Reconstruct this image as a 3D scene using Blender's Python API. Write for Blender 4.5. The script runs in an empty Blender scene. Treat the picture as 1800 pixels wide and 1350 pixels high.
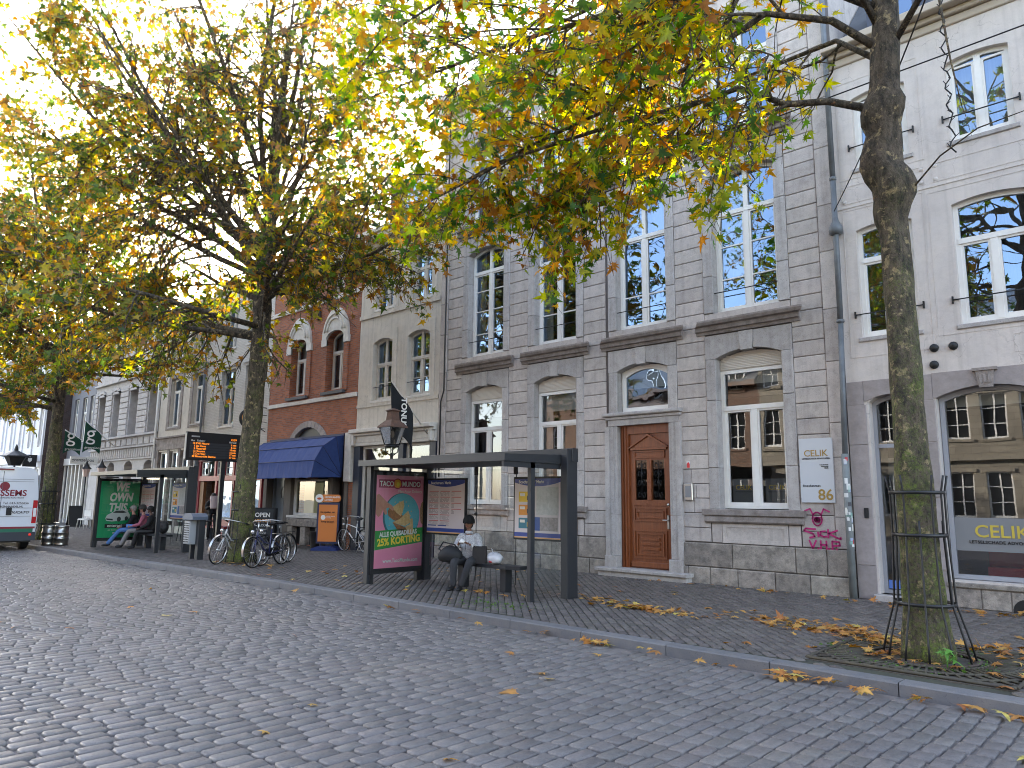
import bpy, math, random
import numpy as np
from mathutils import Vector, Matrix
S = bpy.context.scene
C = S.collection
PI = math.pi
rnd = random.Random(7)
# ------------------------------------------------------------ camera
F0 = 1280.0
RX = (0.72714526, 0.6864049, 0.01039595)          # camera right in the world
DN = (-0.10000228, 0.12089567, -0.9876152)        # camera down
FW = (-0.67916074, 0.7171001, 0.15655077)         # camera forward
EYE = Vector((0, 0, 1.6))
cam_d = bpy.data.cameras.new('camera')
cam = bpy.data.objects.new('camera', cam_d); C.objects.link(cam)
cam_d.sensor_width = 36; cam_d.lens = 36 * F0 / 1800
cam_d.clip_start = .05; cam_d.clip_end = 2000
M = Matrix(((RX[0], -DN[0], -FW[0], 0), (RX[1], -DN[1], -FW[1], 0), (RX[2], -DN[2], -FW[2], 1.6), (0, 0, 0, 1)))
cam.matrix_world = M
S.camera = cam
# ------------------------------------------------------------ light
SUN = Vector((-.874, .372, .312)).normalized()
w = bpy.data.worlds.new('World'); S.world = w; w.use_nodes = True
nt = w.node_tree; bg = nt.nodes['Background']
sky = nt.nodes.new('ShaderNodeTexSky'); sky.sky_type = 'NISHITA'; sky.sun_disc = False
sky.sun_elevation = math.asin(SUN.z); sky.sun_rotation = math.atan2(SUN.x, SUN.y)
sky.dust_density = 1.6; sky.air_density = 1.0; sky.ozone_density = 1.5; sky.altitude = 50
bw = nt.nodes.new('ShaderNodeRGBToBW'); tint = nt.nodes.new('ShaderNodeMix'); tint.data_type = 'RGBA'; tint.blend_type = 'MULTIPLY'; tint.inputs[0].default_value = 1; tint.inputs[7].default_value = (1.12, 1.0, .93, 1)
hz = nt.nodes.new('ShaderNodeMix'); hz.data_type = 'RGBA'; hz.inputs[0].default_value = .3          # sky mixed towards grey to take the blue cast off the shade
nt.links.new(sky.outputs[0], bw.inputs[0]); nt.links.new(bw.outputs[0], tint.inputs[6]); nt.links.new(sky.outputs[0], hz.inputs[6]); nt.links.new(tint.outputs[2], hz.inputs[7])
nt.links.new(hz.outputs[2], bg.inputs[0]); bg.inputs[1].default_value = 0.15
sl = bpy.data.lights.new('sun', 'SUN'); sl.energy = 3.0; sl.angle = math.radians(.5); sl.color = (1, .93, .8)
so = bpy.data.objects.new('sun', sl); C.objects.link(so)
so.rotation_euler = (-SUN).to_track_quat('-Z', 'Y').to_euler(); so.location = SUN * 60
S.view_settings.view_transform = 'Standard'; S.view_settings.look = 'None'
S.view_settings.exposure = 3.3; S.view_settings.gamma = 1; S.view_settings.use_curve_mapping = False
S.render.engine = 'CYCLES'
S.cycles.max_bounces = 8; S.cycles.transparent_max_bounces = 16; S.cycles.caustics_reflective = False; S.cycles.caustics_refractive = False
S.cycles.sample_clamp_indirect = 6; S.cycles.filter_width = 1.0

def pix(p):                                         # used only to leave out what is far outside the view
    d = (p[0], p[1], p[2] - 1.6)
    z = sum(a * b for a, b in zip(FW, d))
    if z < .05: return (-9999, -9999)
    return 900 + F0 * sum(a * b for a, b in zip(RX, d)) / z, 675 + F0 * sum(a * b for a, b in zip(DN, d)) / z
# ------------------------------------------------------------ materials
def mat(name, col, rough=.8, metal=0., var=0., col2=None, ns=3., na=.5, bump=0., bs=30., dark=0., ds=1.2, dcol=None, hue=0., spec=.5, emit=0., coat=0., nstretch=None, pore=0., crack=0., drip=0.):
    m = bpy.data.materials.new(name); m.use_nodes = True
    t = m.node_tree; n = t.nodes; L = t.links; b = n['Principled BSDF']
    b.inputs['Roughness'].default_value = rough; b.inputs['Metallic'].default_value = metal
    b.inputs['Specular IOR Level'].default_value = spec
    b.inputs['Coat Weight'].default_value = coat
    tc = n.new('ShaderNodeTexCoord'); vec = tc.outputs['Object']
    if nstretch:
        mp = n.new('ShaderNodeMapping'); mp.inputs['Scale'].default_value = nstretch; L.new(vec, mp.inputs[0]); vec = mp.outputs[0]
    c = n.new('ShaderNodeRGB'); c.outputs[0].default_value = (*col, 1); cur = c.outputs[0]
    def mix(a, bcol, fac, mode='MIX'):
        x = n.new('ShaderNodeMix'); x.data_type = 'RGBA'; x.blend_type = mode
        for s, v in ((0, fac), (6, a), (7, bcol)):
            if hasattr(v, 'links'): L.new(v, x.inputs[s])
            else: x.inputs[s].default_value = v if s == 0 else (*v, 1)
        return x.outputs[2]
    def noise(scale, lo, hi, detail=6):
        q = n.new('ShaderNodeTexNoise'); q.inputs['Scale'].default_value = scale; q.inputs['Detail'].default_value = detail; q.inputs['Roughness'].default_value = .65
        L.new(vec, q.inputs['Vector'])
        r = n.new('ShaderNodeMapRange'); r.inputs[1].default_value = lo; r.inputs[2].default_value = hi; L.new(q.outputs[0], r.inputs[0])
        return r.outputs[0]
    if col2: 
        r = noise(ns, .5 - .22, .5 + .22)
        mu = n.new('ShaderNodeMath'); mu.operation = 'MULTIPLY'; mu.inputs[1].default_value = na * 2 if na < .5 else 1; L.new(r, mu.inputs[0])
        cur = mix(cur, col2, mu.outputs[0])
    if dark:
        r = noise(ds, .48, .72)
        mu = n.new('ShaderNodeMath'); mu.operation = 'MULTIPLY'; mu.inputs[1].default_value = dark; L.new(r, mu.inputs[0])
        cur = mix(cur, dcol or tuple(x * .35 for x in col), mu.outputs[0])
    if pore:
        r = noise(75, .58, .66, 3); mu = n.new('ShaderNodeMath'); mu.operation = 'MULTIPLY'; mu.inputs[1].default_value = pore; L.new(r, mu.inputs[0]); cur = mix(cur, tuple(x * .25 for x in col), mu.outputs[0])
        r = noise(55, .60, .68, 3); mu = n.new('ShaderNodeMath'); mu.operation = 'MULTIPLY'; mu.inputs[1].default_value = pore * .6; L.new(r, mu.inputs[0]); cur = mix(cur, tuple(min(x * 1.45, .85) for x in col), mu.outputs[0])
    if crack:
        dn = n.new('ShaderNodeTexNoise'); dn.inputs['Scale'].default_value = 3; dn.inputs['Detail'].default_value = 5; L.new(vec, dn.inputs['Vector'])
        va = n.new('ShaderNodeMix'); va.data_type = 'RGBA'; va.blend_type = 'ADD'; va.inputs[0].default_value = .55; L.new(vec, va.inputs[6]); L.new(dn.outputs['Color'], va.inputs[7])
        vo = n.new('ShaderNodeTexVoronoi'); vo.feature = 'DISTANCE_TO_EDGE'; vo.inputs['Scale'].default_value = 1.35; L.new(va.outputs[2], vo.inputs['Vector'])
        r = n.new('ShaderNodeMapRange'); r.inputs[1].default_value = 0; r.inputs[2].default_value = .009; r.inputs[3].default_value = crack; r.inputs[4].default_value = 0; L.new(vo.outputs['Distance'], r.inputs[0])
        g2 = noise(.9, .42, .6); mu = n.new('ShaderNodeMath'); mu.operation = 'MULTIPLY'; L.new(r.outputs[0], mu.inputs[0]); L.new(g2, mu.inputs[1]); cur = mix(cur, tuple(x * .3 for x in col), mu.outputs[0])
    if drip:
        mp = n.new('ShaderNodeMapping'); mp.inputs['Scale'].default_value = (9, 9, .45); L.new(tc.outputs['Object'], mp.inputs[0]); q = n.new('ShaderNodeTexNoise'); q.inputs['Scale'].default_value = 1; q.inputs['Detail'].default_value = 5; L.new(mp.outputs[0], q.inputs['Vector'])
        r = n.new('ShaderNodeMapRange'); r.inputs[1].default_value = .5; r.inputs[2].default_value = .72; r.inputs[4].default_value = drip; L.new(q.outputs[0], r.inputs[0]); cur = mix(cur, tuple(x * .4 for x in col), r.outputs[0])
    if var or hue:
        g = n.new('ShaderNodeNewGeometry')
        hs = n.new('ShaderNodeHueSaturation')
        r = n.new('ShaderNodeMapRange'); r.inputs[3].default_value = 1 - var; r.inputs[4].default_value = 1 + var; L.new(g.outputs['Random Per Island'], r.inputs[0]); L.new(r.outputs[0], hs.inputs['Value'])
        if hue:
            m2 = n.new('ShaderNodeMath'); m2.operation = 'MULTIPLY'; m2.inputs[1].default_value = 37.7; L.new(g.outputs['Random Per Island'], m2.inputs[0])
            fr = n.new('ShaderNodeMath'); fr.operation = 'FRACT'; L.new(m2.outputs[0], fr.inputs[0])
            r2 = n.new('ShaderNodeMapRange'); r2.inputs[3].default_value = .5 - hue; r2.inputs[4].default_value = .5 + hue; L.new(fr.outputs[0], r2.inputs[0]); L.new(r2.outputs[0], hs.inputs['Hue'])
        L.new(cur, hs.inputs['Color']); cur = hs.outputs[0]
    L.new(cur, b.inputs['Base Color'])
    if emit: L.new(cur, b.inputs['Emission Color']); b.inputs['Emission Strength'].default_value = emit
    if bump:
        q = n.new('ShaderNodeTexNoise'); q.inputs['Scale'].default_value = bs; q.inputs['Detail'].default_value = 8; L.new(vec, q.inputs['Vector'])
        bp = n.new('ShaderNodeBump'); bp.inputs['Strength'].default_value = bump; bp.inputs['Distance'].default_value = .01
        L.new(q.outputs[0], bp.inputs['Height']); L.new(bp.outputs[0], b.inputs['Normal'])
    return m
def brickmat(name, c1, c2, mortar, bw=.22, bh=.065, ms=.008, rough=.85, bump=.6, dark=.3):
    m = mat(name, c1, rough=rough); t = m.node_tree; n = t.nodes; L = t.links; b = n['Principled BSDF']
    tc = n.new('ShaderNodeTexCoord'); sp = n.new('ShaderNodeSeparateXYZ'); L.new(tc.outputs['Object'], sp.inputs[0])
    ad = n.new('ShaderNodeMath'); L.new(sp.outputs[0], ad.inputs[0]); L.new(sp.outputs[1], ad.inputs[1])
    cb = n.new('ShaderNodeCombineXYZ'); L.new(ad.outputs[0], cb.inputs[0]); L.new(sp.outputs[2], cb.inputs[1])
    br = n.new('ShaderNodeTexBrick'); L.new(cb.outputs[0], br.inputs['Vector'])
    for k, v in (('Scale', 1), ('Mortar Size', ms), ('Brick Width', bw), ('Row Height', bh), ('Mortar Smooth', .3), ('Bias', 0)): br.inputs[k].default_value = v
    br.inputs['Color1'].default_value = (*c1, 1); br.inputs['Color2'].default_value = (*c2, 1); br.inputs['Mortar'].default_value = (*mortar, 1)
    nz = n.new('ShaderNodeTexNoise'); nz.inputs['Scale'].default_value = 1.4; nz.inputs['Detail'].default_value = 8; L.new(tc.outputs['Object'], nz.inputs['Vector'])
    r = n.new('ShaderNodeMapRange'); r.inputs[1].default_value = .4; r.inputs[2].default_value = .75; r.inputs[3].default_value = 0; r.inputs[4].default_value = dark; L.new(nz.outputs[0], r.inputs[0])
    x = n.new('ShaderNodeMix'); x.data_type = 'RGBA'; x.inputs[7].default_value = (*[v * .3 for v in c1], 1); L.new(r.outputs[0], x.inputs[0]); L.new(br.outputs[0], x.inputs[6])
    L.new(x.outputs[2], b.inputs['Base Color'])
    bp = n.new('ShaderNodeBump'); bp.invert = True; bp.inputs['Strength'].default_value = bump; bp.inputs['Distance'].default_value = .008
    L.new(br.outputs['Fac'], bp.inputs['Height']); L.new(bp.outputs[0], b.inputs['Normal'])
    return m
def glassmat(name, refl, tint=(1, 1, 1), rough=0., wav=0., gt=(.95, .97, 1)):
    m = bpy.data.materials.new(name); m.use_nodes = True; t = m.node_tree; n = t.nodes; L = t.links
    n.remove(n['Principled BSDF']); out = n['Material Output']
    tr = n.new('ShaderNodeBsdfTransparent'); tr.inputs[0].default_value = (*tint, 1)
    gl = n.new('ShaderNodeBsdfGlossy'); gl.inputs['Roughness'].default_value = rough; gl.inputs[0].default_value = (*gt, 1)
    fr = n.new('ShaderNodeFresnel'); fr.inputs[0].default_value = 1.5
    ma = n.new('ShaderNodeMath'); ma.operation = 'MULTIPLY_ADD'; ma.inputs[1].default_value = 1.6; ma.inputs[2].default_value = refl; ma.use_clamp = True
    mx = n.new('ShaderNodeMixShader'); L.new(fr.outputs[0], ma.inputs[0]); L.new(ma.outputs[0], mx.inputs[0]); L.new(tr.outputs[0], mx.inputs[1]); L.new(gl.outputs[0], mx.inputs[2])
    if wav:
        tc = n.new('ShaderNodeTexCoord'); q = n.new('ShaderNodeTexNoise'); q.inputs['Scale'].default_value = 1.8; q.inputs['Detail'].default_value = 1; L.new(tc.outputs['Object'], q.inputs['Vector'])
        bp = n.new('ShaderNodeBump'); bp.inputs['Strength'].default_value = wav; bp.inputs['Distance'].default_value = .02; L.new(q.outputs[0], bp.inputs['Height']); L.new(bp.outputs[0], gl.inputs['Normal']); 
    L.new(mx.outputs[0], out.inputs[0]); return m
def leafmat(name, cols, trans=.5):
    m = bpy.data.materials.new(name); m.use_nodes = True; t = m.node_tree; n = t.nodes; L = t.links
    n.remove(n['Principled BSDF']); out = n['Material Output']
    g = n.new('ShaderNodeNewGeometry'); cr = n.new('ShaderNodeValToRGB'); L.new(g.outputs['Random Per Island'], cr.inputs[0])
    e = cr.color_ramp.elements; k = len(cols)
    while len(e) < k: e.new(.5)
    for i, (p, c) in enumerate(cols): e[i].position = p; e[i].color = (*c, 1)
    tc = n.new('ShaderNodeTexCoord'); q = n.new('ShaderNodeTexNoise'); q.inputs['Scale'].default_value = 14; L.new(tc.outputs['Object'], q.inputs['Vector'])
    r = n.new('ShaderNodeMapRange'); r.inputs[1].default_value = .35; r.inputs[2].default_value = .65; r.inputs[3].default_value = .75; r.inputs[4].default_value = 1.25; L.new(q.outputs[0], r.inputs[0])
    hs = n.new('ShaderNodeHueSaturation'); L.new(cr.outputs[0], hs.inputs['Color']); L.new(r.outputs[0], hs.inputs['Value'])
    d = n.new('ShaderNodeBsdfPrincipled'); d.inputs['Roughness'].default_value = .5; d.inputs['Specular IOR Level'].default_value = .35; L.new(hs.outputs[0], d.inputs['Base Color'])
    h2 = n.new('ShaderNodeHueSaturation'); h2.inputs['Value'].default_value = 2.5; h2.inputs['Saturation'].default_value = 1.15; L.new(hs.outputs[0], h2.inputs['Color'])
    tr = n.new('ShaderNodeBsdfTranslucent'); L.new(h2.outputs[0], tr.inputs[0])
    mx = n.new('ShaderNodeMixShader'); mx.inputs[0].default_value = trans; L.new(d.outputs[0], mx.inputs[1]); L.new(tr.outputs[0], mx.inputs[2]); L.new(mx.outputs[0], out.inputs[0])
    return m
def barkmat(name):
    m = mat(name, (.125, .095, .066), rough=.9); t = m.node_tree; n = t.nodes; L = t.links; b = n['Principled BSDF']
    tc = n.new('ShaderNodeTexCoord'); o = tc.outputs['Object']
    def nz(s, lo, hi, det=8, sc=None):
        q = n.new('ShaderNodeTexNoise'); q.inputs['Scale'].default_value = s; q.inputs['Detail'].default_value = det; q.inputs['Roughness'].default_value = .7
        if sc:
            mp = n.new('ShaderNodeMapping'); mp.inputs['Scale'].default_value = sc; L.new(o, mp.inputs[0]); L.new(mp.outputs[0], q.inputs['Vector'])
        else: L.new(o, q.inputs['Vector'])
        r = n.new('ShaderNodeMapRange'); r.inputs[1].default_value = lo; r.inputs[2].default_value = hi; L.new(q.outputs[0], r.inputs[0]); return r.outputs[0]
    def mix(a, c, f):
        x = n.new('ShaderNodeMix'); x.data_type = 'RGBA'; L.new(f, x.inputs[0]); L.new(a, x.inputs[6]); x.inputs[7].default_value = (*c, 1); return x.outputs[2]
    c = n.new('ShaderNodeRGB'); c.outputs[0].default_value = (.13, .098, .068, 1); cur = c.outputs[0]
    cur = mix(cur, (.03, .023, .017), nz(14, .42, .6, sc=(1, 1, .4)))
    cur = mix(cur, (.34, .26, .14), nz(9, .56, .61))
    cur = mix(cur, (.25, .11, .05), nz(3.1, .66, .72))
    # moss thins out with height
    sp = n.new('ShaderNodeSeparateXYZ'); L.new(o, sp.inputs[0])
    hr = n.new('ShaderNodeMapRange'); hr.inputs[1].default_value = 0; hr.inputs[2].default_value = 5.5; hr.inputs[3].default_value = .95; hr.inputs[4].default_value = .05; L.new(sp.outputs[2], hr.inputs[0])
    mo = n.new('ShaderNodeMath'); mo.operation = 'MULTIPLY'; L.new(nz(26, .44, .58), mo.inputs[0]); L.new(hr.outputs[0], mo.inputs[1])
    cur = mix(cur, (.11, .125, .035), mo.outputs[0])
    mo2 = n.new('ShaderNodeMath'); mo2.operation = 'MULTIPLY'; m3 = n.new('ShaderNodeMath'); m3.operation = 'MULTIPLY'; L.new(nz(3.0, .48, .6), m3.inputs[0]); L.new(nz(40, .42, .6), m3.inputs[1]); L.new(m3.outputs[0], mo2.inputs[0]); L.new(hr.outputs[0], mo2.inputs[1])
    cur = mix(cur, (.17, .24, .02), mo2.outputs[0])
    cur = mix(cur, (.02, .016, .012), nz(34, .56, .68))
    L.new(cur, b.inputs['Base Color'])
    bp = n.new('ShaderNodeBump'); bp.inputs['Strength'].default_value = 1.; bp.inputs['Distance'].default_value = .035
    L.new(nz(22, .3, .7, sc=(1, 1, .5)), bp.inputs['Height']); L.new(bp.outputs[0], b.inputs['Normal'])
    return m
X = {}
X['stone'] = mat('grey limestone', (.52, .465, .425), .88, pore=.5, drip=.3, var=.12, hue=.006, col2=(.38, .345, .325), ns=2.6, na=.45, dark=.5, ds=5, dcol=(.2, .18, .165), bump=.45, bs=28)
X['joint'] = mat('sooty joint', (.12, .105, .1), .95)
X['blue'] = mat('bluestone dressing', (.36, .332, .315), .8, pore=.6, drip=.35, var=.1, col2=(.45, .425, .41), ns=9, na=.5, dark=.35, ds=4, dcol=(.14, .125, .12), bump=.5, bs=45)
X['moulding'] = mat('weathered moulding stone', (.33, .295, .275), .88, pore=.5, drip=.4, var=.08, col2=(.15, .12, .105), ns=5, na=.5, bump=.5, bs=35)
X['base'] = mat('old plinth stone', (.40, .355, .30), .92, pore=.7, drip=.2, var=.2, hue=.012, col2=(.17, .155, .14), ns=5.5, na=.5, dark=.7, ds=7, dcol=(.09, .08, .07), bump=1.0, bs=22)
X['cream'] = mat('cream plaster', (.62, .565, .49), .85, crack=.5, drip=.3, pore=.2, col2=(.47, .43, .375), ns=1.6, na=.4, dark=.28, ds=6, dcol=(.33, .29, .25), bump=.35, bs=14)
X['plaster'] = mat('pinkish white plaster', (.63, .57, .52), .85, crack=.6, drip=.28, pore=.2, col2=(.47, .43, .41), ns=1.3, na=.4, dark=.25, ds=5, dcol=(.34, .3, .28), bump=.45, bs=12)
X['whitewash'] = brickmat('whitewashed brick', (.56, .53, .49), (.5, .47, .43), (.42, .39, .35), bump=.8, dark=.15)
X['brick'] = brickmat('red brick', (.40, .13, .055), (.22, .072, .036), (.2, .15, .13), bump=.7, dark=.35)
X['darkbrick'] = brickmat('dark old brick', (.075, .045, .04), (.045, .03, .03), (.1, .085, .08))
X['oppbrick'] = brickmat('brown brick', (.2, .1, .06), (.13, .07, .045), (.2, .17, .14))
X['oppstone'] = brickmat('marl stone', (.30, .26, .20), (.22, .19, .15), (.16, .13, .1), bw=.7, bh=.3, ms=.015)
X['white'] = mat('white paint', (.78, .765, .73), .5, col2=(.66, .64, .6), ns=5, na=.3)
X['whitetrim'] = mat('white stone trim', (.64, .61, .56), .7, col2=(.45, .42, .38), ns=5, na=.45, bump=.2)
X['slats'] = mat('cream shutter slats', (.62, .58, .52), .6)
X['curtain'] = mat('net curtain', (.5, .5, .47), .9, col2=(.36, .36, .34), ns=3, nstretch=(6, 6, .3))
X['blind'] = mat('pale blind', (.50, .51, .48), .8)
X['olive'] = mat('olive blind', (.33, .32, .2), .8, col2=(.25, .24, .14), ns=2, nstretch=(5, 5, .2))
X['browncurtain'] = mat('brown curtain', (.16, .13, .1), .9, col2=(.07, .055, .045), ns=2, nstretch=(9, 9, .2))
X['room'] = mat('room wall painted dim', (.09, .08, .07), .9)  # darkness of the unlit rooms is put into this wall colour
X['glass'] = glassmat('window glass', .18, (.8, .83, .82), wav=.3, gt=(.5, .7, 1))  # blue of the mirrored sky is put into the gloss tint
X['glass2'] = glassmat('shop glass', .05, (.85, .88, .86), wav=.03)
X['glass1'] = glassmat('ground floor glass', .06, (.85, .87, .86), wav=.07)
X['clear'] = glassmat('shelter glass', -.02, (.9, .93, .92))
X['door'] = mat('varnished oak', (.25, .075, .022), .38, col2=(.14, .035, .012), ns=4, na=.5, bump=.12, bs=30, nstretch=(7, 7, .6))
X['iron'] = mat('black iron', (.007, .007, .008), .5, metal=.0, spec=.5)
X['anth'] = mat('anthracite paint', (.014, .0155, .019), .5, col2=(.02, .022, .026), ns=3, na=.3)
X['black'] = mat('matt black', (.006, .006, .007), .6)
X['steel'] = mat('brushed steel', (.55, .55, .54), .3, metal=1)
X['zinc'] = mat('weathered zinc', (.17, .185, .2), .6, col2=(.1, .11, .12), ns=4, metal=.3)
X['slate'] = mat('slate roof', (.06, .065, .075), .7, col2=(.09, .095, .105), ns=6)
X['bark'] = barkmat('plane tree bark')
X['kerb'] = mat('bluestone kerb', (.10, .105, .118), .7, var=.1, pore=.4, col2=(.16, .15, .145), ns=5, na=.5, bump=.3, bs=40)
X['sett'] = mat('street sett', (.15, .138, .132), .55, var=.15, hue=.02, pore=.5, col2=(.10, .093, .092), ns=16, na=.5, bump=.7, bs=38, dark=.5, ds=.7, dcol=(.19, .16, .135))
X['settjoint'] = mat('sand joint', (.20, .175, .16), .95, col2=(.15, .13, .12), ns=8, bump=.5, bs=80)
X['clinker'] = mat('pavement clinker', (.115, .10, .09), .75, pore=.4, var=.25, hue=.02, col2=(.09, .078, .072), ns=12, na=.5, bump=.7, bs=50, dark=.4, ds=1.1, dcol=(.075, .07, .06))
X['pavejoint'] = mat('dark joint', (.03, .028, .024), .95, col2=(.05, .055, .03), ns=3)
X['earth'] = mat('earth', (.09, .075, .06), .95, col2=(.05, .045, .035), ns=6, bump=.6)
X['awning'] = mat('navy awning cloth', (.018, .04, .16), .8, col2=(.028, .06, .2), ns=5, na=.5, nstretch=(4, 1, 1), bump=.2, bs=6)
X['navy'] = mat('navy paint', (.01, .015, .03), .5)
X['red'] = mat('oxblood paint', (.24, .02, .03), .5)
X['wood'] = mat('brown panel wood', (.25, .12, .045), .6, col2=(.14, .06, .025), ns=4, nstretch=(6, 6, .6))
X['oldwood'] = mat('old grey wood', (.12, .1, .085), .8, col2=(.07, .058, .05), ns=5, nstretch=(6, 6, .6))
X['ornate'] = mat('painted ornate stone', (.52, .5, .49), .8, col2=(.38, .36, .355), ns=3, dark=.3, ds=7, dcol=(.24, .22, .21), bump=.4)
def flat(name, c, rough=.55, **k):
    if name not in X: X[name] = mat(name, c, rough, **k)
    return X[name]
# ------------------------------------------------------------ mesh helpers
def woff(p):
    o = Vector((0, 0, 0))
    while p: o += Vector(p.location); p = p.parent
    return o
class MB:
    def __init__(s): s.v = []; s.f = []; s.sm = []; s.mi = []; s.m = 0
    def add(s, vs, fs, smooth=False):
        o = len(s.v); s.v += [tuple(v) for v in vs]
        for f in fs: s.f.append(tuple(i + o for i in f)); s.sm.append(smooth); s.mi.append(s.m)
        return s
    def box(s, x0, x1, y0, y1, z0, z1):
        return s.add([(x0, y0, z0), (x1, y0, z0), (x1, y1, z0), (x0, y1, z0), (x0, y0, z1), (x1, y0, z1), (x1, y1, z1), (x0, y1, z1)],
                     [(0, 3, 2, 1), (4, 5, 6, 7), (0, 1, 5, 4), (1, 2, 6, 5), (2, 3, 7, 6), (3, 0, 4, 7)])
    def bbox(s, x0, x1, y0, y1, z0, z1, c=.01):     # box with its front (low y) edges chamfered
        return s.add([(x0, y1, z0), (x1, y1, z0), (x1, y1, z1), (x0, y1, z1), (x0, y0 + c, z0), (x1, y0 + c, z0), (x1, y0 + c, z1), (x0, y0 + c, z1),
                      (x0 + c, y0, z0 + c), (x1 - c, y0, z0 + c), (x1 - c, y0, z1 - c), (x0 + c, y0, z1 - c)],
                     [(0, 4, 7, 3), (1, 2, 6, 5), (3, 7, 6, 2), (0, 1, 5, 4), (4, 5, 9, 8), (5, 6, 10, 9), (6, 7, 11, 10), (7, 4, 8, 11), (8, 9, 10, 11), (0, 3, 2, 1)])
    def obox(s, c, a, b, d):
        c, a, b, d = map(Vector, (c, a, b, d))
        vs = [c + i * a + j * b + k * d for k in (-1, 1) for j in (-1, 1) for i in (-1, 1)]
        return s.add(vs, [(0, 2, 3, 1), (4, 5, 7, 6), (0, 1, 5, 4), (2, 6, 7, 3), (0, 4, 6, 2), (1, 3, 7, 5)])
    def prism(s, poly, y0, y1):                      # polygon in x,z pushed from y0 to y1
        n = len(poly)
        return s.add([(x, y0, z) for x, z in poly] + [(x, y1, z) for x, z in poly],
                     [tuple(range(n)), tuple(range(2 * n - 1, n - 1, -1))] + [(i, i + n, (i + 1) % n + n, (i + 1) % n) for i in range(n)])
    def gprism(s, poly, O, U, V, W):                 # polygon in the U,V plane at O pushed along W
        O, U, V, W = map(Vector, (O, U, V, W)); n = len(poly)
        a = [O + U * p + V * q for p, q in poly]
        return s.add(a + [p + W for p in a], [tuple(range(n)), tuple(range(2 * n - 1, n - 1, -1))] + [(i, i + n, (i + 1) % n + n, (i + 1) % n) for i in range(n)])
    def ring(s, A, B, y0, y1):                       # frame between outline A and outline B (equal counts)
        n = len(A); v = [(x, y0, z) for x, z in A] + [(x, y0, z) for x, z in B] + [(x, y1, z) for x, z in A] + [(x, y1, z) for x, z in B]
        f = []
        for i in range(n):
            j = (i + 1) % n
            f += [(i, j, n + j, n + i), (n + i, n + j, 3 * n + j, 3 * n + i), (j, i, 2 * n + i, 2 * n + j), (2 * n + i, 3 * n + i, 3 * n + j, 2 * n + j)]
        return s.add(v, f)
    def tube(s, pts, r, n=8, cap=True, smooth=True):
        pts = [Vector(p) for p in pts]; k = len(pts)
        if not hasattr(r, '__len__'): r = [r] * k
        vs = []; ref = None
        for i, p in enumerate(pts):
            d = (pts[min(i + 1, k - 1)] - pts[max(i - 1, 0)])
            if d.length < 1e-9: d = Vector((0, 0, 1))
            d.normalize()
            if ref is None: ref = Vector((0, 0, 1)) if abs(d.z) < .9 else Vector((1, 0, 0))
            a = d.cross(ref); 
            if a.length < 1e-6: a = d.cross(Vector((0, 1, .1)))
            a.normalize(); b = a.cross(d); ref = b
            for j in range(n):
                t = 2 * PI * j / n; vs.append(p + (a * math.cos(t) + b * math.sin(t)) * r[i])
        fs = [(i * n + j, i * n + (j + 1) % n, (i + 1) * n + (j + 1) % n, (i + 1) * n + j) for i in range(k - 1) for j in range(n)]
        s.add(vs, fs, smooth)
        if cap:
            o = len(s.v) - k * n
            s.f += [tuple(o + j for j in range(n - 1, -1, -1)), tuple(o + (k - 1) * n + j for j in range(n))]; s.sm += [False, False]; s.mi += [s.m, s.m]
        return s
    def lathe(s, prof, c=(0, 0, 0), n=16, smooth=True, axis='z'):
        vs = []
        for r, z in prof:
            for j in range(n):
                t = 2 * PI * j / n; x, y = r * math.cos(t), r * math.sin(t)
                p = (x, y, z) if axis == 'z' else ((z, x, y) if axis == 'x' else (x, z, y))
                vs.append((c[0] + p[0], c[1] + p[1], c[2] + p[2]))
        k = len(prof)
        return s.add(vs, [(i * n + j, i * n + (j + 1) % n, (i + 1) * n + (j + 1) % n, (i + 1) * n + j) for i in range(k - 1) for j in range(n)], smooth)
    def ball(s, c, rx, ry=None, rz=None, n=12):
        ry = ry or rx; rz = rz or rx; m = n // 2 + 1
        vs = [(c[0] + rx * math.sin(PI * i / m) * math.cos(2 * PI * j / n), c[1] + ry * math.sin(PI * i / m) * math.sin(2 * PI * j / n), c[2] + rz * math.cos(PI * i / m)) for i in range(m + 1) for j in range(n)]
        return s.add(vs, [(i * n + j, (i + 1) * n + j, (i + 1) * n + (j + 1) % n, i * n + (j + 1) % n) for i in range(m) for j in range(n)], True)
    def build(s, name, mt, parent=None, local=False):
        me = bpy.data.meshes.new(name); off = Vector((0, 0, 0)) if local else woff(parent)
        me.from_pydata([(v[0] - off[0], v[1] - off[1], v[2] - off[2]) for v in s.v], [], s.f)
        me.polygons.foreach_set('use_smooth', s.sm); me.polygons.foreach_set('material_index', s.mi)
        for q in (mt if isinstance(mt, (list, tuple)) else [mt]): me.materials.append(X[q] if isinstance(q, str) else q)
        me.update()
        o = bpy.data.objects.new(name, me); C.objects.link(o); o.parent = parent
        return o
def tag(o, label=None, cat=None, group=None, kind=None):
    for k, v in (('label', label), ('category', cat), ('group', group), ('kind', kind)):
        if v: o[k] = v
    return o
def thing(name, label, cat, loc=(0, 0, 0), group=None, rz=0.):
    o = bpy.data.objects.new(name, None); o.empty_display_size = .2; C.objects.link(o); o.location = loc; o.rotation_euler = (0, 0, rz)
    return tag(o, label, cat, group)
def copy_tree(o, parent=None):
    c = o.copy(); C.objects.link(c); c.parent = parent
    for ch in [q for q in bpy.data.objects if q.parent == o]: copy_tree(ch, c)
    return c
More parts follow.
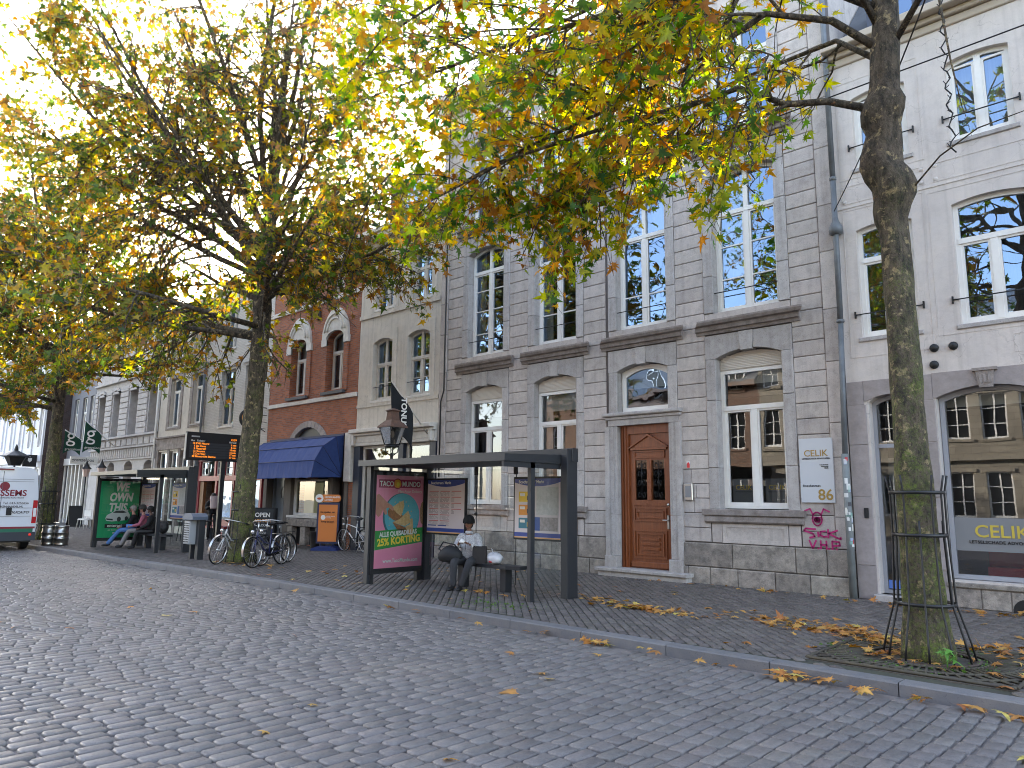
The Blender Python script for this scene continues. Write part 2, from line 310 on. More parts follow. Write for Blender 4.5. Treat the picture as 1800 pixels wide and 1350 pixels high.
def base_at(mb, name, mt, loc, label, cat, group=None):      # single-mesh thing with its origin at loc
    e = bpy.data.objects.new('tmp', None); e.location = loc
    o = mb.build(name, mt, None); me = o.data
    me.transform(Matrix.Translation(-Vector(loc))); o.location = loc; bpy.data.objects.remove(e)
    return tag(o, label, cat, group)
def text(name, s, O, U, V, size, mt, parent=None, align='LEFT', bold=0., shear=0., ext=.0015, wide=1., lift=.004, local=False, spacing=1.):
    cu = bpy.data.curves.new('t', 'FONT'); cu.body = s; cu.size = size; cu.align_x = align; cu.offset = bold * size; cu.shear = shear; cu.extrude = ext; cu.resolution_u = 3; cu.space_character = spacing
    ob = bpy.data.objects.new('t', cu); C.objects.link(ob)
    dg = bpy.context.evaluated_depsgraph_get(); me = bpy.data.meshes.new_from_object(ob.evaluated_get(dg))
    bpy.data.objects.remove(ob); bpy.data.curves.remove(cu)
    U = Vector(U).normalized(); V = Vector(V).normalized(); W = U.cross(V)
    off = Vector((0, 0, 0)) if local else woff(parent)
    p = Vector(O) + W * lift - off
    m4 = Matrix(((U.x * wide, V.x, W.x, p.x), (U.y * wide, V.y, W.y, p.y), (U.z * wide, V.z, W.z, p.z), (0, 0, 0, 1)))
    me.transform(m4); me.materials.clear(); me.materials.append(X[mt] if isinstance(mt, str) else mt)
    o = bpy.data.objects.new(name, me); C.objects.link(o); o.parent = parent
    return o
def npmesh(name, V, faces_k, mt, parent=None, smooth=False):        # V (N,3); faces_k (M,k) equal-size faces, or list of such arrays
    if not isinstance(faces_k, list): faces_k = [faces_k]
    me = bpy.data.meshes.new(name); off = woff(parent)
    V = np.asarray(V, dtype=np.float32) - np.array(off, dtype=np.float32)
    me.vertices.add(len(V)); me.vertices.foreach_set('co', V.ravel())
    tot = sum(f.size for f in faces_k); nf = sum(len(f) for f in faces_k)
    me.loops.add(tot); me.loops.foreach_set('vertex_index', np.concatenate([f.ravel() for f in faces_k]).astype(np.int32))
    st = []; c = 0
    for f in faces_k:
        st.append(c + np.arange(len(f)) * f.shape[1]); c += f.size
    me.polygons.add(nf); me.polygons.foreach_set('loop_start', np.concatenate(st).astype(np.int32))
    me.update(calc_edges=True); me.materials.append(X[mt] if isinstance(mt, str) else mt)
    if smooth: me.polygons.foreach_set('use_smooth', [True] * nf)
    o = bpy.data.objects.new(name, me); C.objects.link(o); o.parent = parent
    return o
def arch(x0, x1, z0, z1, r, n=10):
    p = [(x0, z0), (x1, z0)]
    for i in range(n + 1):
        t = 1 - i / n; p.append((x0 + (x1 - x0) * t, z1 - r * (2 * t - 1) ** 2))
    return p
def rectn(x0, x1, z0, z1, n=10):                    # rectangle outline with as many points as arch()
    return [(x0, z0), (x1, z0)] + [(x1 + (x0 - x1) * i / n, z1) for i in range(n + 1)]
def wall(mb, x0, x1, z0, z1, holes, y, d):          # wall front at y with rectangular holes and reveals d deep
    xs = sorted({x0, x1, *[h[0] for h in holes], *[h[1] for h in holes]}); zs = sorted({z0, z1, *[h[2] for h in holes], *[h[3] for h in holes]})
    xs = [x for x in xs if x0 <= x <= x1]; zs = [z for z in zs if z0 <= z <= z1]
    def solid(i, j):
        if not (0 <= i < len(xs) - 1 and 0 <= j < len(zs) - 1): return None
        cx = (xs[i] + xs[i + 1]) / 2; cz = (zs[j] + zs[j + 1]) / 2
        return not any(h[0] < cx < h[1] and h[2] < cz < h[3] for h in holes)
    for i in range(len(xs) - 1):
        for j in range(len(zs) - 1):
            a, b, c, e = xs[i], xs[i + 1], zs[j], zs[j + 1]
            if solid(i, j):
                mb.add([(a, y, c), (b, y, c), (b, y, e), (a, y, e)], [(0, 1, 2, 3)])
                for di, dj, q in ((-1, 0, [(a, c), (a, e)]), (1, 0, [(b, e), (b, c)]), (0, -1, [(b, c), (a, c)]), (0, 1, [(a, e), (b, e)])):
                    if solid(i + di, j + dj) is not True:
                        (p, r), (s_, t) = q; mb.add([(p, y, r), (s_, y, t), (s_, y + d, t), (p, y + d, r)], [(0, 1, 2, 3)])
            else: pass
    return mb
def spandrel(mb, x0, x1, z1, r, y, d, n=10):        # fills the corners above an arch inside a rectangular hole
    A = arch(x0, x1, 0, z1, r, n)[2:]
    for i in range(n):
        (xa, za), (xb, zb) = A[i], A[i + 1]
        mb.add([(xb, y, zb), (xa, y, za), (xa, y, z1), (xb, y, z1)], [(0, 1, 2, 3)]); mb.add([(xa, y, za), (xb, y, zb), (xb, y + d, zb), (xa, y + d, za)], [(0, 1, 2, 3)])
    return mb
def shell(bld, x0, x1, y0, y1, z1, mt, eave=None, ridge=2.5, rm='slate', run=3.2):   # sides, back, floor slabs and roof that close a house
    mb = MB(); 
    mb.add([(x0, y0, 0), (x0, y1, 0), (x0, y1, z1), (x0, y0, z1)], [(0, 1, 2, 3)]); mb.add([(x1, y0, 0), (x1, y1, 0), (x1, y1, z1), (x1, y0, z1)], [(3, 2, 1, 0)])
    mb.add([(x0, y1, 0), (x1, y1, 0), (x1, y1, z1), (x0, y1, z1)], [(3, 2, 1, 0)])
    mb.build('side_wall', mt, bld)
    m2 = MB().box(x0 + .02, x1 - .02, y0 + 1.7 * (1 if y1 > y0 else -1), y0 + 1.75 * (1 if y1 > y0 else -1), 0, z1 - .02)
    for z in (.02, 3.7, 7.2): 
        if z < z1 - 1: m2.box(x0 + .02, x1 - .02, min(y0 + .45 * (1 if y1 > y0 else -1), y1), max(y0 + .45 * (1 if y1 > y0 else -1), y0 + 1.7 * (1 if y1 > y0 else -1)), z, z + .1)
    m2.build('inner_wall', 'room', bld)
    sgn = 1 if y1 > y0 else -1; r = MB()
    a = y0 - .05 * sgn; b = y0 + run * sgn
    r.add([(x0, a, z1), (x1, a, z1), (x1, b, z1 + ridge), (x0, b, z1 + ridge), (x0, y1, z1 + ridge * .9), (x1, y1, z1 + ridge * .9), (x0, y1, z1 - .1), (x1, y1, z1 - .1)],
          [(0, 1, 2, 3), (3, 2, 5, 4), (4, 5, 7, 6), (0, 3, 4, 6), (1, 7, 5, 2), (0, 6, 7, 1)])
    r.build('roof', rm, bld)
def window(bld, x0, x1, z0, z1, y, r=0., w=.07, mull=True, trans=None, hb=(), vb=(), frame='white', glass='glass', cur='sides', curm='curtain', rail=None, sill=None, mw=.05, name='window'):
    fr = MB(); A = arch(x0, x1, z0, z1, r); B = arch(x0 + w, x1 - w, z0 + w, z1 - w, r * .9)
    fr.ring(A, B, y, y + .08); xc = (x0 + x1) / 2
    if trans: fr.box(x0 + w * .6, x1 - w * .6, y - .015, y + .06, trans - .045, trans + .045)
    top = trans if trans and mull == 'low' else z1 - w * .6
    if mull: fr.box(xc - mw, xc + mw, y - .008, y + .055, z0 + w * .6, top)
    for z in hb: fr.box(x0 + w * .8, x1 - w * .8, y + .015, y + .05, z - .014, z + .014)
    for x in vb: fr.box(x - .013, x + .013, y + .018, y + .052, z0 + w * .8, z1 - w * .8 - (r if r else 0))
    # casement stiles
    def leaf(a, b, c, e):
        fr.ring([(a, c), (b, c), (b, e), (a, e)], [(a + .04, c + .045), (b - .04, c + .045), (b - .04, e - .04), (a + .04, e - .04)], y + .01, y + .06)
    if mull:
        t = trans - .045 if trans else z1 - w - r
        leaf(x0 + w, xc - mw, z0 + w, t); leaf(xc + mw, x1 - w, z0 + w, t)
    o = fr.build(name, frame, bld)
    g = MB(); P = arch(x0 + .03, x1 - .03, z0 + .03, z1 - .03, r); g.add([(x, y + .04, z) for x, z in P], [tuple(range(len(P)))]); g.build('pane', glass, o)
    c = MB(); yc = y + .22
    def drape(a, b, zt, zb):
        n = max(4, int((b - a) / .06)); vs = []
        for i in range(n + 1):
            xx = a + (b - a) * i / n; yy = yc + .02 * math.sin(i * 2.1) 
            vs += [(xx, yy, zb), (xx, yy, zt)]
        c.add(vs, [(2 * i, 2 * i + 2, 2 * i + 3, 2 * i + 1) for i in range(n)], True)
    W = x1 - x0
    if cur == 'full': drape(x0 - .05, x1 + .05, z1, z0)
    elif cur == 'sides': drape(x0 - .03, x0 + W * .22, z1, z0); drape(x1 - W * .22, x1 + .03, z1, z0)
    elif cur == 'top': drape(x0 - .03, x1 + .03, z1, z1 - (z1 - z0) * .3)
    elif cur == 'low': drape(x0 - .03, x1 + .03, z0 + (z1 - z0) * .45, z0)
    elif cur == 'left': drape(x0 - .03, x0 + W * .5, z1, z0 + (z1 - z0) * .22)
    if c.v: c.build('curtain', curm, o)
    if rail is not None:
        q = MB(); q.tube([(x0 - .09, rail, z0 + .42), (x1 + .09, rail, z0 + .42)], .011, 6); 
        for xx in (x0 - .09, x1 + .09): q.box(xx - .012, xx + .012, rail - .015, rail + .03, z0 + .36, z0 + .48)
        q.build('railing', 'iron', o)
    if sill is not None:
        MB().bbox(x0 - .06, x1 + .06, sill, y + .03, z0 - .08, z0 - .003).build('sill', 'blue' if frame == 'white' else 'whitetrim', o)
    return o
# ------------------------------------------------------------ ground
def ky(x):
    xs = [-60, -25, -13, 8]; ys = [5.0, 6.85, 7.36, 7.5]
    return float(np.interp(x, xs, ys))
D = 13.44
tag(MB().add([(-400, -400, -.32), (400, -400, -.32), (400, 400, -.32), (-400, 400, -.32)], [(0, 1, 2, 3)]).build('ground', 'earth'), 'ground under the street', kind='structure')
kx = [-90, -60, -25, -13, 10, 30]
m = MB(); vs = []
for x in kx: vs += [(x, -9.9, -.122), (x, ky(x) + .02, -.122)]
m.add(vs, [(2 * i, 2 * i + 2, 2 * i + 3, 2 * i + 1) for i in range(len(kx) - 1)])
rb = m.build('road_bed', 'settjoint'); tag(rb, 'sandy bed between the street setts', kind='structure')
m = MB(); vs = []
for x in kx: vs += [(x, ky(x) + .22, -.016), (x, D + 6, -.016)]
m.add(vs, [(2 * i, 2 * i + 2, 2 * i + 3, 2 * i + 1) for i in range(len(kx) - 1)])
tag(m.build('pavement_bed', 'pavejoint'), 'dark bed between the pavement clinkers', kind='structure')
m = MB().box(-90, 30, -14, -9.9, -.3, 0.0); tag(m.build('far_pavement', 'clinker'), 'pavement on the near side of the street, behind the viewer', kind='structure')
def setts(name, CX, CY, U, lu, lv, ztop, th, mt, cut, seed, label, jit=.006, gap=.012):
    r = np.random.RandomState(seed); n = len(CX)
    U = np.array(U); Vv = np.array((-U[1], U[0]))
    lu = np.asarray(lu); a = lu / 2 - gap / 2 - r.rand(n) * jit; b = lv / 2 - gap / 2 - r.rand(n) * jit
    base = [(-1, -.7), (-.9, -1), (.9, -1), (1, -.7), (1, .7), (.9, 1), (-.9, 1), (-1, .7)]
    tx = r.randn(n) * .010; ty = r.randn(n) * .016; dz = r.randn(n) * .0015
    P = np.zeros((n, 24, 3))
    for k, (p, q) in enumerate(base):
        for lay, (s, z) in enumerate(((1.0, -th), (1.0, -.008), (.86, 0.))):
            uu = p * (a * s if lay < 2 else a - .009); ww = q * (b if lay < 2 else b - .008)
            uu = uu + r.randn(n) * .0022; ww = ww + r.randn(n) * .0022
            P[:, lay * 8 + k, 0] = CX + U[0] * uu + Vv[0] * ww; P[:, lay * 8 + k, 1] = CY + U[1] * uu + Vv[1] * ww
            P[:, lay * 8 + k, 2] = ztop + z + dz + (tx * uu + ty * ww if lay else 0)
    i = np.arange(n)[:, None] * 24
    quads = [];
    for lay in (0, 1):
        for k in range(8): quads.append(i + np.array([[lay * 8 + k, lay * 8 + (k + 1) % 8, lay * 8 + 8 + (k + 1) % 8, lay * 8 + 8 + k]]))
    top = i + np.array([[16 + k for k in range(8)]])
    o = npmesh(name, P.reshape(-1, 3), [np.concatenate(quads), top], mt)
    return tag(o, label, kind='structure')
r = np.random.RandomState(3)
def inview(x, y, mu=500):
    u, v = pix((x, y, 0)); return -mu < u < 1800 + mu and v < 2100
cx = []; cy = []; cl = []; x = -46.; row = 0
while x < 3.5:
    y = -3.2 + r.rand() * .25; ke = ky(x)
    while y < ke - .24:
        st = .19 + r.rand() * .1
        if inview(x, y): cx.append(x); cy.append(y + st / 2); cl.append(st)
        y += st
    x += .135 + .012 * r.rand(); row += 1
cx = np.array(cx); cy = np.array(cy)
# rows wander a little, as laid by hand
cx2 = cx + .02 * np.sin(cy * 1.3 + cx * .7) + .012 * np.sin(cy * 3.1)
setts('road', cx2, cy, (0, 1), cl, .139, -.1, .03, 'sett', None, 5, 'grey cobbled street of worn rectangular setts', jit=.008, gap=.011)
# far road where single setts are too small to see
m = MB(); m.add([(-90, -9.8, -.115), (-46.1, -9.8, -.115), (-46.1, ky(-46) - .02, -.115), (-90, ky(-90) - .02, -.115)], [(0, 1, 2, 3)])
tag(m.build('far_road', 'sett'), 'far end of the cobbled street', kind='structure')
cx = []; cy = []; s = math.sqrt(.5); lu, lv = .205, .112
j = -500
while j < 500:
    o = (j % 2) * .5; j += 1
    for i in range(-240, 240):
        x = (i + o) * lu * s + j * lv * s - 14; y = -(i + o) * lu * s + j * lv * s + 10
        if -46 < x < 4 and ky(x) + .26 < y < D + .3 and inview(x, y, 400) and not (-3.25 < x < -1.35 and 7.7 < y < 9.6): cx.append(x); cy.append(y)
cx = np.array(cx); cy = np.array(cy)
setts('pavement', cx, cy, (s, -s), lu, lv, 0, .015, 'clinker', None, 9, 'pavement of small dark clinkers laid diagonally', jit=.004, gap=.009)
m = MB(); m.add([(-90, ky(-90) + .26, -.01), (-46.1, ky(-46) + .26, -.01), (-46.1, D + 6, -.01), (-90, D + 6, -.01)], [(0, 1, 2, 3)])
tag(m.build('far_pavement_strip', 'clinker'), 'far end of the pavement', kind='structure')
m = MB(); x = -70.; kw = .2
while x < 8:
    L_ = 1.2 if x > -20 else 1.0
    a, b = x + .005, x + L_ - .005; ya, yb = ky(a), ky(b); e = .012
    m.add([(a, ya, -.3), (b, yb, -.3), (b, yb, -e), (a, ya, -e), (a, ya + e, 0.002), (b, yb + e, 0.002), (b, yb + kw, 0.002), (a, ya + kw, 0.002), (a, ya + kw, -.3), (b, yb + kw, -.3)],
          [(0, 1, 2, 3), (3, 2, 5, 4), (4, 5, 6, 7), (7, 6, 9, 8), (0, 3, 4, 7, 8), (1, 9, 6, 5, 2)])
    x += L_
tag(m.build('kerb', 'kerb'), 'bluestone kerb along the pavement edge', kind='structure')
# ------------------------------------------------------------ stone town house
R0 = random.Random(3)
H = thing('stone_house', 'grey limestone town house with banded blocks, moulded window hoods and a carved oak door', 'house', (-10, D, 0))
SX0, SX1 = -15.57, -4.52
bays = [(-14.43, -13.07), (-11.97, -10.63), (-9.46, -8.14), (-7.02, -5.65)]
SU = .22
piers = [(-15.27, -14.43 - SU), (-13.07 + SU, -11.97 - SU), (-10.63 + SU, -9.46 - SU - .08), (-8.14 + SU, -7.02 - SU), (-5.65 + SU, -4.83)]
m = MB(); holes = []
for i, (a, b) in enumerate(bays):
    a -= .04; b += .04; holes += [(a, b, 1.42, 4.66) if i != 2 else (a, b, .1, 4.66), (a, b, 5.4, 8.54), (a, b, 9.29, 11.79)]
wall(m, SX0, SX1, -.1, 13, holes, D + .03, .32)
m.build('wall_core', 'joint', H)
m = MB()                                                     # the banded blocks
zc = [.80, 1.08]
while zc[-1] < 12.4: zc.append(zc[-1] + .2925)
for pi, (a, b) in enumerate(piers):
    for k in range(len(zc) - 1):
        z0, z1 = zc[k] + .005, zc[k + 1] - .006
        if pi == 3 and 2 <= k < 5 and R0.random() < .8:
            xm = a + (b - a) * R0.uniform(.4, .6); m.bbox(a + .004, xm - .003, D, D + .06, z0, z1, .009); m.bbox(xm + .003, b - .004, D, D + .06, z0, z1, .009)
        else: m.bbox(a + .004, b - .004, D - R0.random() * .004, D + .06, z0, z1, .011)
for a, b in bays:                                             # plain courses between hood and sill
    for z0, z1 in ((5.235, 5.435), (9.14, 9.325)): m.bbox(a - SU + .004, b + SU - .004, D + .002, D + .06, z0, z1 - .004, .006)
    m.bbox(a - SU + .004, b + SU - .004, D + .002, D + .06, 12.05, 12.39, .008)
m.build('block_facing', 'stone', H)
m = MB(); z = .8; k = 0                                           # corner strips
for a, b in ((-15.57, -15.275), (-4.825, -4.52)):
    z = .8
    for h in (.55, 1.05, .62, 1.12, .98, 1.1, .9, 1.15, 1.0, 1.1, .95, 1.0, .97):
        z2 = min(z + h, 12.4)
        if z2 - z > .05: m.bbox(a + .003, b - .003, D - .02, D + .06, z + .004, z2 - .004, .008)
        z = z2
    m.build('corner_strip', 'stone', H); m = MB()
m = MB(); m_r = MB(); R1 = random.Random(11)                                  # rough plinth
def course(z0, z1, w0, w1, yy):
    x = SX0
    while x < SX1 - .05:
        x2 = min(x + R1.uniform(w0, w1), SX1)
        if SX1 - x2 < .2: x2 = SX1
        parts = [(x, x2)]
        if x < -9.72 < x2: parts = [(x, -9.72)]
        elif -9.72 <= x and x2 <= -7.9: parts = []
        elif x < -7.9 < x2: parts = [(-7.9, x2)]
        for p, q in parts:
            if q - p > .04: (m if q < -9 else m_r).bbox(p + .005, q - .005, yy - R1.random() * .012, D + .06, z0 + .005, z1 - .005, .018)
        x = x2
course(-.1, .32, .38, .8, D - .05); course(.32, .79, .5, 1.25, D - .03)
m.build('plinth', 'base', H); m_r.build('plinth', 'base', H)
for i, (a, b) in enumerate(bays):
    for fl, (z0, z1, top) in enumerate(((1.45, 4.62, 4.96), (5.44, 8.5, 8.84), (9.33, 11.75, 12.03))):
        m = MB(); ac = .15
        if i == 2 and fl == 0: z0 = 3.52
        A = arch(a, b, z0, z1, ac); zs = z1 - ac
        js = [z0, z0 + (zs - z0) * .27, z0 + (zs - z0) * .72, zs] if z1 - z0 > 1.5 else [z0, zs]
        for k in range(len(js) - 1):
            m.bbox(a - SU, a, D - .018, D + .3, js[k] + .004, js[k + 1] - .004, .01); m.bbox(b, b + SU, D - .018, D + .3, js[k] + .004, js[k + 1] - .004, .01)
        arc = A[2:]; n = len(arc)                                  # lintel in three stones with a keystone
        def seg(t0, t1, y, zb=0, zt=top, sk=0):
            pts = []; kk = 5
            for q in range(kk + 1):
                t = t0 + (t1 - t0) * q / kk; pts.append((a + (b - a) * t, z1 - ac * (2 * t - 1) ** 2 - zb))
            xa, xb = (a - SU if t0 == 0 else a + (b - a) * t0 - sk), (b + SU if t1 == 1 else a + (b - a) * t1 + sk)
            poly = ([(a - SU, zs)] if t0 == 0 else []) + pts + ([(b + SU, zs)] if t1 == 1 else []) + [(xb, zt), (xa, zt)]
            m.prism(poly, y, D + .3)
        seg(0, .405, D - .02); seg(.595, 1, D - .02); seg(.415, .585, D - .05, .035, top, .03)
        m.build('window_surround', 'blue', H)
        if fl < 2:                                                  # moulded hood
            x0, x1, zb = a - .56, b + .40, top + .03
            x0 = a - .40
            pr = [(0, 0), (-.03, 0), (-.05, .06), (-.10, .07), (-.12, .15), (-.19, .17), (-.22, .225), (-.22, .26), (0, .28)]
            m = MB(); m.add([(x0 - (.0 if y > -.1 else -(y + .1) * -1.0), D + y, zb + z) for y, z in pr] + [(x1 + (0 if y > -.1 else -(y + .1)), D + y, zb + z) for y, z in pr],
                  [(j, j + 1, len(pr) + j + 1, len(pr) + j) for j in range(len(pr) - 1)] + [tuple(range(len(pr) - 1, -1, -1)), tuple(range(len(pr), 2 * len(pr)))])
            m.build('window_hood', 'moulding', H)
        yf = D + .2
        if fl == 0 and i != 2:
            wn = window(H, a, b, 1.47, 4.24, yf, trans=3.46, mull='low', cur=['low', 'sides', '', 'none'][i] if i < 3 else 'none', glass='glass1', w=.075, mw=.055, frame='white')
            s = MB(); s.prism(arch(a + .01, b - .01, 4.245, 4.60, .14), yf - .02, yf + .05)
            for q in range(9): s.box(a + .03, b - .03, yf - .034, yf - .01, 4.26 + q * .032, 4.28 + q * .032)
            s.build('roller_shutter', 'slats', wn)
            bl = MB(); bl.add([(a + .05, yf + .2, 3.95 if i == 3 else 3.78), (b - .05, yf + .2, 3.95 if i == 3 else 3.78), (b - .05, yf + .2, 4.2), (a + .05, yf + .2, 4.2)], [(0, 1, 2, 3)]); bl.build('blind', 'blind', wn)
            if i == 3:
                for xx in (-6.33 - .56, -6.33 + .12):
                    bd = MB().box(xx, xx + .46, yf + .10, yf + .104, 1.6, 2.05); bo = bd.build('window_band', flat('band grey', (.16, .17, .18)), wn)
                    text('lettering', 'CELIK', (xx + .06, yf + .098, 1.84), (1, 0, 0), (0, 0, 1), .13, flat('gold letters', (.55, .42, .06)), wn, bold=.01)
                    MB().box(xx + .05, xx + .41, yf + .095, yf + .099, 1.79, 1.8).build('underline', flat('black letters', (.02, .02, .02)), wn)
        elif fl == 0:
            m = MB(); A2 = arch(a + .02, b - .02, 3.56, 4.60, .13); 
            m.ring(A2, arch(a + .12, b - .12, 3.66, 4.50, .16), yf - .02, yf + .06); o = m.build('transom_window', 'white', H)
            g = MB(); P = arch(a + .06, b - .06, 3.6, 4.55, .14); g.add([(x, yf + .02, z) for x, z in P], [tuple(range(len(P)))]); g.build('pane', 'glass', o)
            c_ = MB(); c_.add([(a, yf + .25, 4.12), (b, yf + .25, 4.12), (b, yf + .25, 4.6), (a, yf + .25, 4.6)], [(0, 1, 2, 3)]); c_.build('blind', 'blind', o)
        else:
            zt = z0 + (z1 - z0) * (.70 if i != 0 else .78)
            hb = [z0 + (zt - z0) * .36] if i >= 1 else [z0 + (zt - z0) * .27, z0 + (zt - z0) * .54, z0 + (zt - z0) * .78]
            if i == 3: hb = [z0 + .72, z0 + 1.42]
            vb = [(a + b) / 2 - .32, (a + b) / 2 + .32] if i == 0 and False else []
            window(H, a, b, z0, z1, yf, r=.14, trans=zt, hb=hb, vb=vb, w=.07, cur=['sides', 'sides', 'top', 'left'][i], rail=D + .05, curm='curtain')
# sills and panels of the ground floor
for i in (0, 1, 3):
    a, b = bays[i]
    m = MB().bbox(a - .36, b + .32, D - .11, D + .1, 1.33, 1.455, .012).bbox(a - .33, b + .29, D - .085, D + .1, 1.19, 1.328, .03); m.build('sill', 'moulding', H)
    m = MB(); x0, x1 = a - SU + .02, b + SU - .02
    m.bbox(x0, a + .02, D, D + .06, .805, 1.18, .008); m.bbox(b - .02, x1, D, D + .06, .805, 1.18, .008)
    m.ring([(a + .03, .805), (b - .03, .805), (b - .03, 1.18), (a + .03, 1.18)], [(a + .11, .88), (b - .11, .88), (b - .11, 1.11), (a + .11, 1.11)], D - .004, D + .06)
    m.box(a + .11, b - .11, D + .014, D + .06, .88, 1.11); m.build('apron_panel', 'stone', H)
# door surround, lintel, step, door
a, b = bays[2]
m = MB()
for x0, x1, x2, x3 in ((a - .30, a - .19, a - .08, a), (b + .30, b + .19, b + .08, b)):
    for z0, z1 in ((.42, 1.30), (1.306, 3.24)):
        m.box(min(x0, x1), max(x0, x1), D - .07, D + .2, z0, z1); m.box(min(x1, x2) , max(x1, x2), D - .045, D + .2, z0, z1); m.box(min(x2, x3), max(x2, x3), D - .02, D + .25, z0, z1)
    m.bbox(min(x0, x3) - .02, max(x0, x3), D - .1, D + .25, .16, .415, .012)
m.box(a - .24, b + .24, D - .03, D + .25, 3.25, 3.38); m.bbox(a - .30, b + .30, D - .06, D + .25, 3.385, 3.45, .01); m.bbox(a - .34, b + .33, D - .12, D + .3, 3.455, 3.535, .02)
m.build('door_surround', 'blue', H)
m = MB().bbox(a - .42, b + .52, D - .34, D + .2, .10, .17, .012).bbox(a - .38, b + .48, D - .28, D + .2, -.05, .098, .01); m.build('doorstep', 'blue', H)
m = MB(); y = D + .14
m.box(a, a + .2, y - .02, y + .08, .17, 3.25); m.box(b - .1, b, y - .02, y + .08, .17, 3.25); m.box(a + .2, b - .1, y - .02, y + .08, 3.06, 3.25)
for q in (.045, .12): m.box(a + q, a + q + .03, y - .05, y - .02, .17, 3.25)
x0, x1 = a + .2, b - .1; xc = (x0 + x1) / 2
m.box(x0, x1, y + .03, y + .08, .17, 1.62); m.box(x0, x1, y + .03, y + .08, 2.48, 3.06)
m.box(x0, x0 + .14, y + .03, y + .08, 1.62, 2.48); m.box(x1 - .14, x1, y + .03, y + .08, 1.62, 2.48); m.box(xc - .05, xc + .05, y + .0, y + .08, 1.62, 2.48)
def panel(px0, px1, z0, z1, st=3, dep=.014):
    for q in range(st):
        g = q * .035; m.ring([(px0 + g, z0 + g), (px1 - g, z0 + g), (px1 - g, z1 - g), (px0 + g, z1 - g)], [(px0 + g + .028, z0 + g + .028), (px1 - g - .028, z0 + g + .028), (px1 - g - .028, z1 - g - .028), (px0 + g + .028, z1 - g - .028)], y + .004 + (.022 if q % 2 else 0), y + .04)
panel(x0 + .1, x1 - .1, .38, .98, 4); panel(x0 + .1, x1 - .1, 1.16, 1.46, 3); panel(x0 + .12, x1 - .12, 2.52, 2.68, 2)
for q in range(3): m.box(x0 + .28, x1 - .28, y - .0, y + .03, .56 + q * .1, .62 + q * .1)
m.bbox(x0 + .03, x1 - .03, y - .02, y + .05, .19, .31, .015); m.box(x0 + .06, x1 - .06, y + .005, y + .04, 1.50, 1.56)
m.box(x0 + .06, x1 - .06, y - .03, y + .05, 2.70, 2.745)
m.prism([(x0 + .03, 2.75), (x1 - .03, 2.75), (x1 - .03, 2.785), (xc, 3.0), (x0 + .03, 2.785)], y - .012, y + .04)
m.prism([(x0 + .0, 2.75), (x0 + .03, 2.735), (xc, 3.0), (x1 - .03, 2.735), (x1, 2.75), (xc, 3.05)], y - .05, y + .03)
MB().box(x0 + .02, x1 - .02, y + .075, y + .079, .2, 1.6).build('door_back', 'black', H); dr = m.build('door', 'door', H)
g = MB(); g.add([(x0 + .14, y + .06, 1.62), (x1 - .14, y + .06, 1.62), (x1 - .14, y + .06, 2.48), (x0 + .14, y + .06, 2.48)], [(0, 1, 2, 3)]); g.build('pane', 'glass2', dr)
g = MB()
for cx_ in ((x0 + .14 + xc - .05) / 2, (x1 - .14 + xc + .05) / 2):
    for sx in (-1, 1):
        for zc_ in (1.74, 2.0, 2.2, 2.38):
            pts = [(cx_ + sx * (.065 - .055 * t / 9 * math.cos(t * .8)) - sx * .0, y + .04, zc_ + (.055 + .02 * math.cos(t)) * math.sin(t * .8)) for t in range(10)]
            g.tube(pts, .007, 5)
    g.tube([(cx_, y + .04, 1.63), (cx_, y + .04, 2.47)], .008, 5)
g.build('iron_grille', 'iron', dr)
g = MB(); g.box(x1 - .075, x1 - .03, y - .005, y + .03, 1.02, 1.3); g.tube([(x1 - .05, y - .01, 1.2), (x1 - .05, y - .06, 1.2), (x1 - .15, y - .065, 1.2)], .014, 8); g.build('handle', 'steel', dr); MB().lathe([(0, -.03), (.03, -.03), (.03, 0)], (x1 - .055, y + .03, 1.52), 12, axis='y').build('lock', 'steel', dr)
m = MB()                                                          # eaves
for z0, z1, p in ((12.4, 12.7, .05), (12.7, 12.82, .12), (12.82, 13.08, .32), (13.08, 13.3, .5)): m.bbox(SX0, SX1, D - p, D + .4, z0, z1, .02)
m.build('cornice', 'whitetrim', H)
shell(H, SX0 + .01, SX1 - .01, D + .08, D + 10, 13.28, 'stone', ridge=1.6, run=4.5)
m = MB().bbox(-7.79, -7.60, D - .06, D, 1.62, 1.96, .01); it = m.build('intercom', 'steel', H)
MB().box(-7.76, -7.63, D - .063, D - .058, 1.68, 1.91).build('button_panel', flat('panel grey', (.2, .2, .21)), it)
m = MB().bbox(-10.84, -10.6, D - .07, D, .76, 1.28, .01); it = m.build('letterbox', flat('bronze', (.16, .11, .085), .5, col2=(.11, .08, .065)), H)
g = MB(); 
for q in range(4): g.box(-10.81, -10.63, D - .078, D - .071, .80 + q * .118, .84 + q * .118)
g.build('letter_slot', 'black', it)
m = MB().box(-7.735, -7.655, D - .02, D - .012, 2.27, 2.41); m.prism([(-7.725, 2.28), (-7.665, 2.28), (-7.665, 2.37), (-7.695, 2.4), (-7.725, 2.37)], D - .024, D - .019); 
it = MB().box(-7.735, -7.655, D - .02, D - .012, 2.27, 2.41).build('warning_sticker', flat('sticker white', (.7, .7, .7)), H)
MB().prism([(-7.728, 2.28), (-7.662, 2.28), (-7.662, 2.36), (-7.695, 2.4), (-7.728, 2.36)], D - .024, D - .0205).build('red_mark', flat('sticker red', (.6, .03, .03)), it)
